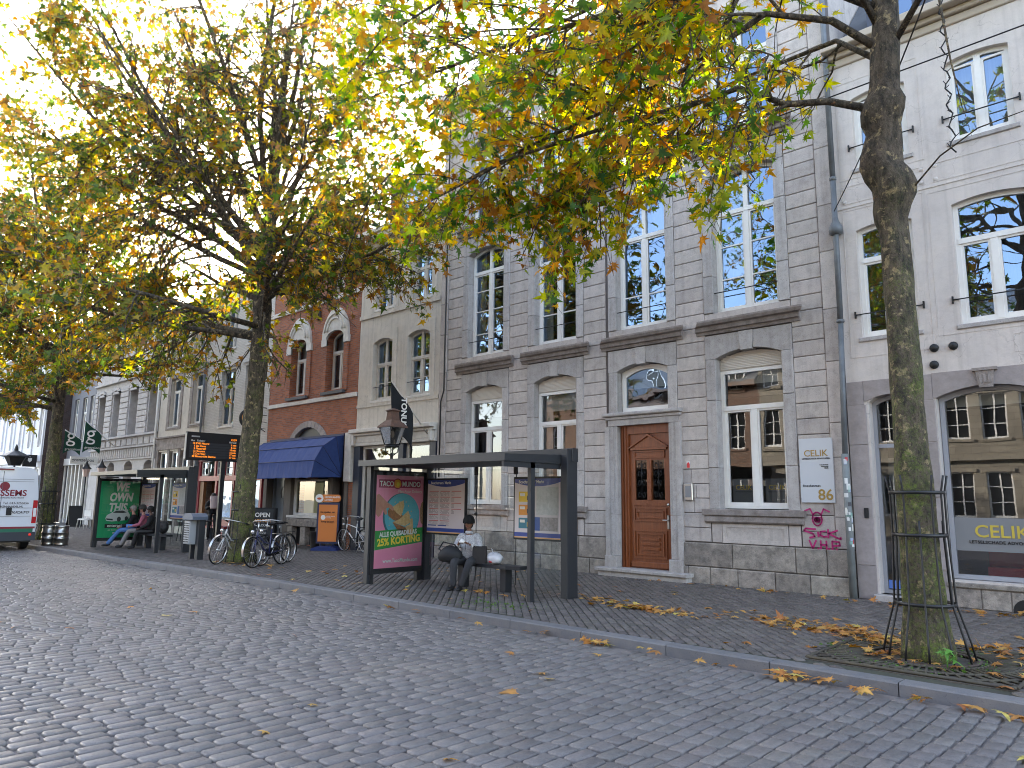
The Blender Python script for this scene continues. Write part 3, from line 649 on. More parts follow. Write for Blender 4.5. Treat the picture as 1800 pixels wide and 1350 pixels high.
# graffiti, a mark on the wall
gm = flat('magenta spray paint', (.42, .015, .14), .6)
def stroke(mb, pts, wd=.014, y=D - .03):
    for (xa, za), (xb, zb) in zip(pts[:-1], pts[1:]):
        dx, dz = xb - xa, zb - za; l = math.hypot(dx, dz) or 1; nx, nz = -dz / l * wd, dx / l * wd; ex, ez = dx / l * wd * .5, dz / l * wd * .5
        mb.add([(xa + nx - ex, y, za + nz - ez), (xa - nx - ex, y, za - nz - ez), (xb - nx + ex, y, zb - nz + ez), (xb + nx + ex, y, zb + nz + ez)], [(0, 1, 2, 3)])
g = MB(); cx_, cz_ = -5.13, 1.33
def ell(cx, cz, rx, rz, a0=0, a1=2 * PI, n=14): return [(cx + rx * math.cos(a0 + (a1 - a0) * i / n), cz + rz * math.sin(a0 + (a1 - a0) * i / n)) for i in range(n + 1)]
stroke(g, ell(cx_, cz_ - .02, .085, .12)); stroke(g, ell(cx_, cz_ - .035, .05, .035)); stroke(g, ell(cx_, cz_ - .035, .018, .016), .01); stroke(g, [(cx_ - .08, cz_ + .01), (cx_ + .08, cz_ + .01)], .01)
stroke(g, [(cx_ - .07, cz_ + .05), (cx_ - .12, cz_ + .16), (cx_ - .22, cz_ + .12)]); stroke(g, [(cx_ + .07, cz_ + .05), (cx_ + .12, cz_ + .16), (cx_ + .22, cz_ + .11)])
for L_ in ([(-5.17, 1.13), (-5.34, 1.14), (-5.38, 1.10), (-5.22, 1.05), (-5.19, 1.0), (-5.28, .975)], [(-5.13, 1.08), (-5.12, 1.0)], [(-5.0, 1.1), (-5.08, 1.09), (-5.09, 1.03), (-5.03, 1.0), (-4.98, 1.01)], [(-4.95, 1.13), (-4.95, .985)], [(-4.79, 1.12), (-4.94, 1.06), (-4.8, .99), (-4.74, .97), (-4.74, 1.0)],
           [(-5.29, .93), (-5.235, .79), (-5.17, .93)], [(-5.14, .8), (-5.13, .79)], [(-5.09, .93), (-5.09, .79)], [(-5.09, .86), (-4.99, .86)], [(-4.99, .93), (-4.99, .79)], [(-4.95, .8), (-4.94, .79)], [(-4.89, .79), (-4.89, .93), (-4.77, .92), (-4.76, .86), (-4.88, .85)], [(-4.82, .8), (-4.81, .79)]):
    stroke(g, L_, .016)
tag(g.build('graffiti', gm, H), 'magenta sprayed graffiti below the grey sign')
# name sign on the facade
sg = base_at(MB().bbox(-5.385, -4.785, D - .055, D - .035, 1.60, 2.755, .003), 'wall_sign', flat('sign silver', (.50, .52, .55), .35), (-5.08, D, 2.2), 'pale grey house number sign 86 of the lawyers on the stone wall above the graffiti', 'sign')
gold = flat('sign gold', (.32, .2, .04), .4); ys = D - .055
text('lettering', 'CELIK', (-5.085, ys, 2.43), (1, 0, 0), (0, 0, 1), .165, gold, sg, 'CENTER', bold=.008)
text('lettering', 'LETSELSCHADE ADVOCATEN', (-5.085, ys, 2.375), (1, 0, 0), (0, 0, 1), .038, 'black', sg, 'CENTER', bold=.02)
for q, s_ in enumerate(('Letselschade', 'Advocaten', 'CELIK')): text('lettering', s_, (-4.87, ys, 2.265 - q * .03), (1, 0, 0), (0, 0, 1), .03, 'black', sg, 'RIGHT', bold=.02)
text('lettering', 'Boschstraat', (-5.34, ys, 1.885), (1, 0, 0), (0, 0, 1), .052, 'black', sg, bold=.03, spacing=1.25)
text('lettering', '86', (-4.81, ys, 1.65), (1, 0, 0), (0, 0, 1), .27, gold, sg, 'RIGHT', bold=.015)
# rain pipe with stickers
P = base_at(MB().tube([(-4.47, D - .14, 13.0), (-4.47, D - .12, 7.55)], .05, 10).lathe([(.05, .0), (.12, .02), (.12, .14), (.06, .26), (.05, .32)][::-1], (-4.47, D - .12, 6.45)).lathe([(.05, 0), (.062, .01), (.062, .06), (.05, .07)], (-4.47, D - .12, 7.5)).tube([(-4.47, D - .12, 7.5), (-4.49, D - .12, 4.8)], .05, 10).lathe([(.055, 0), (.068, .01), (.068, .05), (.055, .06)], (-4.49, D - .12, 4.8)), 'drainpipe', 'zinc', (-4.48, D - .1, 0), 'grey zinc drainpipe covered in stickers between the stone house and the white house', 'drainpipe')
MB().tube([(-4.49, D - .12, 4.8), (-4.55, D - .13, 2.3)], .047, 10).build('pipe', 'zinc', P)
MB().tube([(-4.55, D - .13, 2.45), (-4.55, D - .13, .0)], .062, 12).build('pipe_shoe', flat('cast grey', (.2, .22, .22), .6, col2=(.13, .14, .14)), P)
R2 = random.Random(5); cols = [(.7, .7, .68), (.6, .6, .58), (.05, .05, .06), (.7, .68, .6), (.45, .04, .05), (.2, .35, .3), (.3, .35, .5)]
for k in range(26):
    z = R2.uniform(.85, 2.35); a0 = R2.uniform(-2.4, -.4); wd = R2.uniform(.5, 1.2); h = R2.uniform(.04, .12)
    q = MB(); pts = [(-4.55 + .0635 * math.cos(a0 + wd * j / 4), D - .13 + .0635 * math.sin(a0 + wd * j / 4)) for j in range(5)]
    q.add([(x, y_, z) for x, y_ in pts] + [(x, y_, z + h) for x, y_ in pts], [(j, j + 1, j + 6, j + 5) for j in range(4)])
    ci = R2.randrange(len(cols)); q.build('sticker', flat('sticker %d' % ci, cols[ci]), P)
P = base_at(MB().tube([(-15.3, D - .07, 12.9), (-15.3, D - .07, 4.6), (-15.42, D - .07, 4.3), (-15.42, D - .07, 2.2)], .022, 8), 'wall_cable', 'iron', (-15.3, D, 0), 'thin dark cable running down the left corner of the stone house', 'cable')
# ------------------------------------------------------------ white house on the right
H = thing('white_house', 'pinkish white plastered house with a lawyers shop window and black round vents', 'house', (0, D, 0))
m = MB(); x0, x1 = -4.50, 7.0
hs = [(-4.15, -3.34, .1, 3.5), (-3.1, -.35, .42, 3.52)]
ws = [(-4.17, -3.25, 4.5, 6.55), (-2.64, -1.56, 4.5, 6.62), (-.9, .0, 4.5, 6.55)]; ws2 = [(-4.10, -3.2, 7.66, 9.1), (-2.56, -1.64, 7.66, 9.15), (-.9, 0, 7.66, 9.1)]
hs[1] = (-3.1, -1.66 + .02, .42, 3.52)
wall(m, x0, x1, -.05, 10.1, hs + ws + ws2, D, .3)
for h in hs: spandrel(m, h[0], h[1], h[3], .16, D, .3)
for h in ws + ws2: spandrel(m, h[0], h[1], h[3], .07, D, .3)
m.build('wall', 'plaster', H)
m = MB()                                                          # ground floor stone
for a, b in ((-4.50, -4.19), (-3.31, -3.12), (-1.62, -1.42)):
    for z0, z1 in ((.0, .55), (.556, 1.7), (1.706, 2.6), (2.606, 3.30)): m.bbox(a, b, D - .025, D + .2, z0, z1, .006)
def lint(a, b, z1, r, top):
    P = arch(a, b, 0, z1, r)[2:]; m.prism([(a - .03, z1 - r)] + P[::-1] + [(b + .03, z1 - r), (b + .03, top), (a - .03, top)], D - .025, D + .2)
lint(-4.18, -3.35, 3.46, .1, 3.72); lint(-3.1, -1.64, 3.48, .16, 3.74); m.bbox(-4.50, -4.215, D - .025, D + .2, 3.30, 3.72, .006); m.bbox(-3.315, -3.135, D - .025, D + .2, 3.30, 3.73, .006); m.bbox(-1.6, -1.0, D - .025, D + .2, 3.3, 3.74, .006)
m.build('stone_surround', flat('warm bluestone', (.34, .30, .29), .85, var=.08, col2=(.25, .22, .21), ns=7, bump=.4), H)
m = MB().prism([(-2.50, 3.70), (-2.24, 3.70), (-2.28, 3.43), (-2.46, 3.43)], D - .07, D).box(-2.54, -2.20, D - .09, D, 3.70, 3.745)
for q in range(3): m.box(-2.45 + q * .06, -2.42 + q * .06, D - .08, D - .06, 3.5, 3.64)
m.build('keystone', 'moulding', H)
m = MB(); x = -3.12
R1 = random.Random(4)
while x < 6.9:
    x2 = x + R1.uniform(.35, .7); m.bbox(x + .004, x2 - .004, D - .03, D + .1, 0, .3, .012); x = x2
m.bbox(-3.14, 6.9, D - .06, D + .1, .31, .385, .01); m.build('plinth', 'base', H)
m = MB(); n = 14; m.add([(-2.12 + .17 * math.cos(PI * i / n), D - .045, .0 + .2 * math.sin(PI * i / n)) for i in range(n + 1)], [tuple(range(n + 1))]); m.build('cellar_hole', 'black', H)
for w_ in ws[:2]: window(H, *w_, D + .1, r=.06, trans=w_[2] + 1.42, mull='low', cur='full', curm='browncurtain', rail=D - .02, w=.07, sill=D - .03)
for w_ in ws2[:2]: window(H, *w_, D + .1, r=.06, cur='full', curm='curtain', rail=D - .02, w=.07, sill=D - .03)
for w_ in (ws[2], ws2[2]): window(H, *w_, D + .1, r=.06, cur='full')
m = MB()
for xx, z in ((-3.06, 4.16), (-3.08, 3.88), (-2.78, 4.16)): MB().lathe([(0, -.06), (.055, -.055), (.07, -.02), (.07, 0)], (xx, D, z), 14, axis='y').build('vent_cap', 'black', H)
m = MB()                                                          # incised plaster panels
def incise(a, b, z0, z1, t=.012): m.ring([(a, z0), (b, z0), (b, z1), (a, z1)], [(a + t, z0 + t), (b - t, z0 + t), (b - t, z1 - t), (a + t, z1 - t)], D - .006, D + .01)
incise(-4.38, -3.05, 4.15, 6.9); incise(-2.98, -1.2, 4.35, 6.85); incise(-4.38, -3.0, 7.02, 7.36); incise(-2.88, -1.3, 7.02, 7.36); incise(-4.38, -2.98, 7.48, 9.4); incise(-1.95, -1.2, 3.95, 4.25)
for xx, z in ((-4.33, 7.07), (-4.33, 7.31), (-3.05, 7.07), (-3.05, 7.31), (-2.83, 7.07), (-2.83, 7.31)): m.lathe([(0, -.012), (.03, -.012), (.04, 0)], (xx, D, z), 10, axis='y')
m.box(-4.5, 5, D - .012, D + .01, 6.94, 6.96); m.build('plaster_panel', 'plaster', H)
m = MB()
for z0, z1, p in ((9.75, 9.9, .04), (9.9, 10.0, .12), (10.0, 10.15, .3)): m.bbox(x0, x1, D - p, D + .3, z0, z1, .015)
m.build('cornice', flat('beige trim', (.42, .36, .29), .8), H)
shell(H, x0 + .01, x1, D + .28, D + 9, 10.1, 'plaster', ridge=3.4, run=3)
m = MB().box(-3.9, -3.0, D + .6, D + 1.6, 10.1, 11.5); dm = m.build('dormer', flat('dark dormer', (.05, .06, .09)), H)
MB().add([(-3.8, D + .59, 10.4), (-3.1, D + .59, 10.4), (-3.1, D + .59, 11.4), (-3.8, D + .59, 11.4)], [(0, 1, 2, 3)]).build('pane', 'glass', dm)
y = D + .16; m = MB(); A = arch(-3.09, -1.65, .43, 3.48, .15); m.ring(A, arch(-3.02, -1.72, .5, 3.41, .14), y, y + .08)
sw = m.build('shop_window', flat('grey shop frame', (.32, .33, .36), .4), H)
g = MB(); P_ = arch(-3.05, -1.69, .46, 3.45, .15); g.add([(x, y + .04, z) for x, z in P_], [tuple(range(len(P_)))]); g.build('pane', 'glass2', sw)
MB().box(-3.03, -1.7, y + .022, y + .027, .87, 1.39).build('window_band', flat('band grey2', (.20, .205, .21)), sw)
text('lettering', 'CELIK', (-2.75, y + .02, 1.09), (1, 0, 0), (0, 0, 1), .27, flat('gold letters', (.55, .42, .06)), sw, bold=.012, wide=1.05)
text('lettering', 'LETSELSCHADE ADVOCATEN', (-2.83, y + .02, .99), (1, 0, 0), (0, 0, 1), .066, 'black', sw, bold=.03, spacing=1.1)
m = MB().box(-2.75, -1.5, y + .9, y + 1.0, .42, .86); m.box(-2.7, -2.2, y + .5, y + 1.0, .42, .6); m.build('red_sofa', flat('sofa red', (.3, .02, .03), .8), sw)
MB().add([(-3.05, y + .3, 3.2), (-1.69, y + .3, 3.2), (-1.69, y + .3, 3.5), (-3.05, y + .3, 3.5)], [(0, 1, 2, 3)]).build('blind', 'blind', sw)
m = MB(); y = D + .2; A = arch(-4.15, -3.34, .1, 3.46, .1); m.ring(A, arch(-4.09, -3.40, .16, 3.4, .1), y, y + .07); m.box(-4.1, -3.4, y, y + .06, 2.55, 2.62)
dr = m.build('glass_door', flat('grey shop frame', (.32, .33, .36)), H); g = MB(); g.add([(-4.12, y + .04, .13), (-3.37, y + .04, .13), (-3.37, y + .04, 3.44), (-4.12, y + .04, 3.44)], [(0, 1, 2, 3)]); g.build('pane', 'glass2', dr)
g = MB().add([(-4.1, y + .5, .2), (-3.4, y + .5, .2), (-3.4, y + .5, 2.4), (-4.1, y + .5, 2.4)], [(0, 1, 2, 3)]); g.build('blind', 'curtain', dr)
MB().box(-4.08, -3.7, y + .03, y + .035, .18, .32).build('house_sticker', flat('sticker blue', (.1, .2, .55)), dr)
m = MB().bbox(-4.2, -3.3, D - .2, D + .2, -.02, .1, .01); m.build('doorstep', 'blue', H)
m = MB().bbox(-4.32, -4.25, D - .05, D - .02, 1.35, 1.52, .005); m.build('doorbell', 'black', H)
# ------------------------------------------------------------ cream house with the shop front
H = thing('cream_house', 'cream plastered house with a dark framed shop front below two rows of arched windows', 'house', (-17.5, D, 0))
x0, x1 = -19.56, -15.59
lo = [(-18.78, -17.80, 4.6, 6.55), (-17.06, -16.02, 4.6, 6.55)]; up = [(-18.74, -17.84, 7.53, 9.05), (-16.98, -16.0, 7.53, 9.05)]
m = MB(); wall(m, x0, x1, -.05, 10, [(-19.4, -15.75, 0.02, 3.2)] + lo + up, D, .3)
for h in lo + up: spandrel(m, h[0], h[1], h[3], .12, D, .3)
m.box(x0, x1, D - .05, D, 7.3, 7.42); m.box(x0, x1, D - .03, D, 4.42, 4.52)
for h in lo + up:                                     # flat bands around the windows
    A = arch(h[0], h[1], h[2], h[3], .12); m.ring(rectn(h[0] - .26, h[1] + .22, h[2] - .1, h[3] + .25), A, D - .025, D - .001)
m.build('wall', 'cream', H)
for i, w_ in enumerate(lo): window(H, *w_, D + .14, r=.1, trans=5.75, hb=[5.15], cur=['sides', 'low'][i], rail=D + .02, frame='whitetrim', sill=D - .04)
for w_ in up: window(H, *w_, D + .14, r=.1, trans=8.5, hb=[8.0], cur='top', rail=D + .02, frame='whitetrim', sill=D - .04)
m = MB()
for z0, z1, p in ((3.2, 3.3, .1), (3.3, 3.52, .07), (3.52, 3.6, .16), (3.6, 3.72, .3)): m.bbox(x0, x1, D - p, D + .1, z0, z1, .015)
for xx in (-19.5, -17.2, -15.75): m.bbox(xx - .07, xx + .07, D - .18, D, 3.22, 3.58, .02)
m.build('shop_cornice', 'whitetrim', H)
m = MB()
for z0, z1, p in ((9.4, 9.6, .05), (9.6, 9.75, .14), (9.75, 9.95, .34), (9.95, 10.1, .42)): m.bbox(x0 + .002, x1 - .002, D - p, D + .2, z0, z1, .015)
m.build('cornice', 'whitetrim', H)
m = MB()
for a, b in ((-19.56, -19.24), (-17.3, -17.06), (-15.88, -15.60)): m.bbox(a, b, D - .05, D + .2, 0, 3.2, .01)
m.box(-19.24, -15.88, D + .02, D + .2, 0, .45); m.build('shop_post', 'navy', H)
for a, b in ((-19.24, -17.3), (-17.06, -15.88)):
    y = D + .08; m = MB(); m.ring([(a, .45), (b, .45), (b, 3.2), (a, 3.2)], [(a + .1, .55), (b - .07, .55), (b - .07, 3.12), (a + .1, 3.12)], y, y + .08)
    o = m.build('shop_window', 'whitetrim', H); g = MB().add([(a + .04, y + .04, .5), (b - .04, y + .04, .5), (b - .04, y + .04, 3.16), (a + .04, y + .04, 3.16)], [(0, 1, 2, 3)]); g.build('pane', 'glass2', o)
    if a < -18: g = MB().add([(a + .1, y + .3, .5), (a + .5, y + .3, .5), (a + .5, y + .3, 3.1), (a + .1, y + .3, 3.1)], [(0, 1, 2, 3)]); g.build('curtain', 'olive', o)
m = MB()
for k in range(4):
    q = -16.9 + k * .24; m.ball((q, D + .35, 2.62), .1, .1, .16, 8)
    m.tube([(q, D + .35, 2.75), (q, D + .35, 3.1)], .008, 4)
base_at(m, 'hanging_display', flat('dark display', (.02, .02, .022)), (-16.5, D + .35, 2.6), 'dark pendants hanging in the right window of the cream shop', 'display')
m = MB().lathe([(.0, .16), (.05, .13), (.09, .05), (.1, -.05), (.07, -.1), (0, -.1)], (-18.5, D + .5, 2.78), 12)
base_at(m, 'pendant_lamp', mat('lit amber glass', (.9, .45, .1), emit=.2), (-18.5, D + .5, 2.8), 'lit amber pendant lamp in the left window of the cream shop', 'lamp')
m = MB(); m.box(-18.3, -16.7, D + .55, D + 2, 10.1, 11.9); dm = m.build('dormer', 'whitetrim', H)
for k in range(2): MB().add([(-18.15 + k * .75, D + .54, 10.4), (-17.5 + k * .75, D + .54, 10.4), (-17.5 + k * .75, D + .54, 11.7), (-18.15 + k * .75, D + .54, 11.7)], [(0, 1, 2, 3)]).build('pane', 'glass', dm)
shell(H, x0 + .01, x1 - .01, D + .28, D + 9, 10.05, 'cream', ridge=3.2, run=3.2)
# flag on that house
Fp = Vector((-15.95, D - .05, 3.40)); Ft = Vector((-16.75, 12.25, 5.02)) ; Ft = Vector((-16.1, 12.15, 4.80))
fl = thing('shop_flag', 'black shop flag with white letters on a slanted pole over the cream shop', 'flag', tuple(Fp))
MB().tube([Fp, Ft], .018, 8).build('pole', 'whitetrim', fl)
dv = (Ft - Fp); A_ = Fp + dv * .42; 
m = MB(); n = 12; vs = []
for i in range(n + 1):
    t = i / n; top = A_ + (Ft - A_) * t
    ln = 1.05 - .0 * t; 
    sw = .04 * math.sin(t * 7)
    bz = top.z - (ln if t < .75 else ln + (t - .75) * 3.0)
    for j in range(6):
        q = j / 5; vs.append((top.x + sw * q + .03 * math.sin(q * 4 + t * 5), top.y + sw * q, top.z + (bz - top.z) * q))
m.add(vs, [(i * 6 + j, (i + 1) * 6 + j, (i + 1) * 6 + j + 1, i * 6 + j + 1) for i in range(n) for j in range(5)], True)
m.build('cloth', flat('flag black', (.009, .011, .014), .85), fl)
hd = (Ft - A_); hd.z = 0; hd.normalize()
Um = Vector((0, 0, -1)); base = A_ + (Ft - A_) * .60
side = Vector((hd.y, -hd.x, 0))
if side.dot(-base) < 0: side = -side
Vt = side.cross(Um)
text('lettering', 'TONUS', base + side * .1 + Vector((0, 0, -.12)), Um, Vt, .24, 'white', fl, bold=.03)
# ------------------------------------------------------------ brick house
H = thing('brick_house', 'red brick gabled house with white ogee window hoods and a stone arch over the shop', 'house', (-22.4, D, 0))
x0, x1 = -25.28, -19.58
b1 = [(-23.78, -22.72, 5.18, 7.2), (-21.45, -20.42, 5.18, 7.2)]; b2 = [(-23.58, -22.8, 8.55, 9.9), (-21.4, -20.6, 8.55, 9.9)]
ah = (-23.65, -21.15, 0, 4.0)
m = MB(); wall(m, x0, x1, -.05, 10.2, b1 + b2 + [(-25.2, -19.85, .02, 3.45), (-23.7, -21.1, 3.45, 4.05)], D, .35)
spandrel(m, -23.7, -21.1, 4.05, .5, D, .35, 14)
for h in b1: spandrel(m, h[0], h[1], h[3], .2, D, .35); m.box(h[1], h[1] + .26, D - .05, D, 5.1, 6.95); m.box(h[0] - .26, h[0], D - .05, D, 5.1, 6.95)
g = [(x0, 10.2), (x1, 10.2), (x1, 10.6), (x1 - .5, 10.6), (x1 - .5, 11.15), (x1 - 1.1, 11.15), (x1 - 1.1, 11.7), (x1 - 1.7, 11.7), (x1 - 2.85, 12.7), (x0 + 1.7, 11.7), (x0 + 1.1, 11.7), (x0 + 1.1, 11.15), (x0 + .5, 11.15), (x0 + .5, 10.6), (x0, 10.6)]
m.prism(g, D, D + .35); m.build('wall', 'brick', H)
m = MB()
for z0, z1 in ((4.83, 4.97), (8.3, 8.46)): m.bbox(x0, x1, D - .06, D + .02, z0, z1, .01)
for h in b1:
    cx_ = (h[0] + h[1]) / 2; m.box(h[0] - .3, h[0], D - .085, D, 6.72, 6.96); m.box(h[1], h[1] + .3, D - .085, D, 6.72, 6.96)
    O_ = []; I_ = []; n = 16
    for i in range(n + 1):
        t = i / n; a_ = PI * t; rr = .78; O_.append((cx_ + (rr * math.cos(a_)) * (1 - .18 * math.sin(a_) ** 2), 6.96 + 1.05 * math.sin(a_) ** .9)); I_.append((cx_ + .53 * math.cos(a_), 6.96 + .24 * math.sin(a_)))
    for i in range(n):
        (xa, za), (xb, zb), (xc_, zc_), (xd, zd) = O_[i], O_[i + 1], I_[i + 1], I_[i]
        m.add([(xa, D - .09, za), (xb, D - .09, zb), (xc_, D - .09, zc_), (xd, D - .09, zd), (xa, D, za), (xb, D, zb), (xc_, D + .1, zc_), (xd, D + .1, zd)], [(0, 1, 2, 3)[::-1], (0, 4, 5, 1), (3, 2, 6, 7)])
    for q in (.62, .45): m.tube([(cx_ + q * math.cos(PI * i / 12), D - .1, 7.2 + q * .95 * math.sin(PI * i / 12)) for i in range(13)], .035, 6)
m.lathe([(.5, -.12), (.5, 0), (.7, 0), (.7, -.12), (.5, -.12)], (-21.05, D, 10.15), 20, axis='y'); m.ball((-21.05, D - .02, 10.1), .32, .1, .34, 10)
m.build('white_trim', 'whitetrim', H)
m = MB(); n = 14
for i in range(n):                                     # stone arch
    a0, a1 = PI * (.12 + .76 * i / n), PI * (.12 + .76 * (i + 1) / n); g_ = .006
    q = lambda r_, a_: (-22.4 + r_ * 1.0 * math.cos(a_), 2.86 + r_ * .93 * math.sin(a_))
    m.prism([q(1.22, a0 + g_), q(1.45, a0 + g_), q(1.45, a1 - g_), q(1.22, a1 - g_)], D - .05, D + .1)
m.build('stone_arch', flat('arch stone', (.33, .29, .27), .85, var=.1, bump=.4, col2=(.25, .22, .2), ns=7), H)
m = MB()
for a_ in range(13): pass
P_ = [(-22.4 + 1.22 * math.cos(PI * i / 16), 2.86 + 1.13 * math.sin(PI * i / 16)) for i in range(17)]; m.prism(P_, D + .12, D + .2); m.build('fanlight', flat('fanlight grey', (.06, .065, .07), .4), H)
for w_ in b1: window(H, *w_, D + .22, r=.18, trans=6.5, mull='low', cur='left', frame='whitetrim'); 
m = MB()
for w_ in b1: MB().box(w_[0] - .15, w_[1] + .15, D - .12, D + .2, 5.02, 5.12).build('slate_sill', 'slate', H)
for w_ in b2: window(H, *w_, D + .2, cur='none', frame='whitetrim', rail=D + .02)
m = MB()
for xx, z in ((-22.1, 8.0), (-22.0, 8.0)): m.tube([(xx - .06, D - .02, z + .22), (xx, D - .04, z + .05), (xx + .02, D - .04, z - .1), (xx - .05, D - .02, z - .25)], .03, 6)
m.build('wall_anchor', 'iron', H)
m = MB()                                               # dark timber shop front
for a, b in ((-25.25, -25.0), (-23.75, -23.3), (-20.98, -20.72), (-20.05, -19.87)): m.bbox(a, b, D - .04, D + .25, 0, 3.5, .01)
m.box(-25.2, -19.87, D - .03, D + .2, 3.3, 3.62); m.build('shopfront_timber', 'oldwood', H)
m = MB().bbox(-19.95, -19.6, D - .16, D, 2.1, 3.66, .02); m.build('cornice_bracket', 'whitetrim', H)
y = D + .1; m = MB(); m.ring([(-23.3, .98), (-20.98, .98), (-20.98, 2.9), (-23.3, 2.9)], [(-23.16, 1.07), (-21.06, 1.07), (-21.06, 2.84), (-23.16, 2.84)], y, y + .08); m.bbox(-23.42, -20.9, D - .1, y + .05, .9, .985, .008); m.box(-23.2, -21.0, y - .02, y + .06, 2.14, 2.2)
o = m.build('shop_window', 'whitetrim', H); g = MB().add([(-23.2, y + .04, 1.02), (-21.02, y + .04, 1.02), (-21.02, y + .04, 2.86), (-23.2, y + .04, 2.86)], [(0, 1, 2, 3)]); g.build('pane', 'glass2', o)
MB().add([(-23.2, y + .35, 1.0), (-22.0, y + .35, 1.0), (-22.0, y + .35, 2.1), (-23.2, y + .35, 2.1)], [(0, 1, 2, 3)]).build('blind', mat('blind with painted glow', (.36, .34, .2), .8, emit=.03), o)  # blind is no lamp; its faint glow stands in for light indoors
text('lettering', 'GUISSENS', (-22.6, y + .02, 2.22), (1, 0, 0), (0, 0, 1), .17, flat('old copper', (.25, .1, .06)), o, bold=.01)
m = MB().bbox(-23.35, -20.95, D - .12, D + .2, .62, .88, .02)
for xx in (-23.3, -22.45, -21.5): m.bbox(xx, xx + .3, D - .1, D + .2, 0, .61, .02)
m.build('stone_base', 'base', H)
MB().box(-23.0, -21.2, D + .1, D + .15, 0, .62).build('cellar_opening', 'black', H)
m = MB().box(-20.72, -20.05, D + .3, D + .36, .05, 3.3); dr = m.build('shop_door', flat('very dark paint', (.02, .02, .022), .4), H)
MB().box(-20.5, -20.2, D + .28, D + .3, 2.0, 2.3).build('notice', flat('sticker white', (.7, .7, .7)), dr)
m = MB().box(-25.0, -23.75, D + .3, D + .36, .05, 3.3); m.box(-24.95, -24.9, D + .2, D + .3, 0, 3.2); m.build('side_door', flat('grey glass door', (.11, .12, .13), .3), H)
m = MB(); m.lathe([(.24, 0), (.27, .02), (.24, .04)], (-24.3, D + .27, 1.75), 8, smooth=False, axis='y'); m.tube([(-24.3, D + .27, 1.3), (-24.3, D + .27, 2.2)], .012, 6); m.build('door_ornament', 'zinc', H)
m = MB().box(x1 - 1.6, x1 + .3, D + 2.2, D + 3.4, 10, 13.2); m.build('chimney', 'darkbrick', H)
shell(H, x0 + .01, x1 - .01, D + .33, D + 9, 10.1, 'brick', ridge=2.2, run=4)
# awning
pr = [(13.38, 3.6), (13.1, 3.53), (12.62, 3.21), (12.34, 2.74), (12.26, 2.21)]
m = MB(); nx = 24; xa, xb = -24.85, -20.15
V_ = []
for i in range(nx + 1):
    t = i / nx
    for k, (yy, zz) in enumerate(pr): V_.append((xa + (xb - xa) * t, yy + .012 * math.sin(i * 1.7 + k * 2) * (k > 1), zz - .008 * math.sin(i * 2.3) * (k > 0)))
m.add(V_, [(i * 5 + k, i * 5 + k + 1, (i + 1) * 5 + k + 1, (i + 1) * 5 + k) for i in range(nx) for k in range(4)])
for xx in (xa, xb):
    m.add([(xx, *p) for p in pr] + [(xx, 13.38, 2.25)], [(5, 4, 3), (5, 3, 2), (5, 2, 1), (5, 1, 0)])
A_ = base_at(m, 'awning', 'awning', (-22.5, D, 3.6), 'navy blue cloth awning over the shop of the brick house', 'awning')
m = MB()
for k in (1, 2, 3): m.tube([(xa, pr[k][0] - .012, pr[k][1] + .004), (xb, pr[k][0] - .012, pr[k][1] + .004)], .012, 5)
for k in (1, 2, 3): m.tube([(xb + .005, *pr[k]), (xb + .005, 13.38, 2.25)], .01, 5)
m.box(xa - .05, xb + .05, 13.36, D, 3.55, 3.66); m.build('seam', flat('seam navy', (.012, .02, .07)), A_)
# ------------------------------------------------------------ whitewashed house with the red cafe front
H = thing('cafe_house', 'whitewashed brick house with an oxblood red cafe front', 'house', (-28, D, 0))
x0, x1 = -30.8, -25.3
ws = [(-29.42, -28.15, 4.43, 6.75), (-27.3, -26.1, 4.43, 6.75)]; w2 = [(-29.4, -28.3, 7.65, 9.4), (-27.3, -26.2, 7.65, 9.4)]
m = MB(); wall(m, x0, x1, 3.3, 10.4, ws + w2, D, .3); 
for h in ws + w2: m.box(h[0] - .2, h[1] + .2, D - .06, D, h[3] + .12, h[3] + .2)
m.build('wall', 'whitewash', H)
for w_ in ws: window(H, *w_, D + .15, trans=6.1, mull='low', cur='low', frame='whitetrim', sill=D - .04)
for w_ in w2: window(H, *w_, D + .15, cur='full', frame='whitetrim', sill=D - .04)
m = MB()
m.box(x0, x1, D - .08, D + .2, 2.22, 2.42); m.box(x0, x1, D - .1, D + .2, 3.04, 3.32)
for xx in (x0, -29.35, -28.55, -27.75, -26.95, -26.15, x1 - .15): m.box(xx, xx + .15, D - .06, D + .2, 2.42, 3.04)
for xx in (x0, -29.18, -27.7, x1 - .2): m.box(xx, xx + .14, D - .06, D + .2, 0, 2.22)
m.build('red_front', 'red', H)
m = MB()
for xx in (-30.6, -29.2, -28.4, -27.6, -26.8, -26.0): 
    b_ = min(xx + .62, x1 - .16); m.ring([(xx, 2.44), (b_, 2.44), (b_, 3.02), (xx, 3.02)], [(xx + .05, 2.5), (b_ - .05, 2.5), (b_ - .05, 2.97), (xx + .05, 2.97)], D, D + .06); m.box(xx, b_, D, D + .05, 2.72, 2.75)
o = m.build('top_light', 'whitetrim', H); MB().add([(x0 + .1, D + .04, 2.4), (x1 - .1, D + .04, 2.4), (x1 - .1, D + .04, 3.05), (x0 + .1, D + .04, 3.05)], [(0, 1, 2, 3)]).build('pane', 'glass', o)
m = MB().box(-30.65, -29.18, D + .5, D + .6, .05, 2.2); m.box(-30.62, -30.3, D - .02, D + .1, 0, 2.2)
for k in range(5): m.box(-30.2, -29.2, D + .46, D + .5, .3 + k * .16, .42 + k * .16)
m.build('porch_panel', 'wood', H)
m = MB().box(-29.04, -27.7, D + .02, D + .1, .0, .7); m.build('window_base', 'red', H)
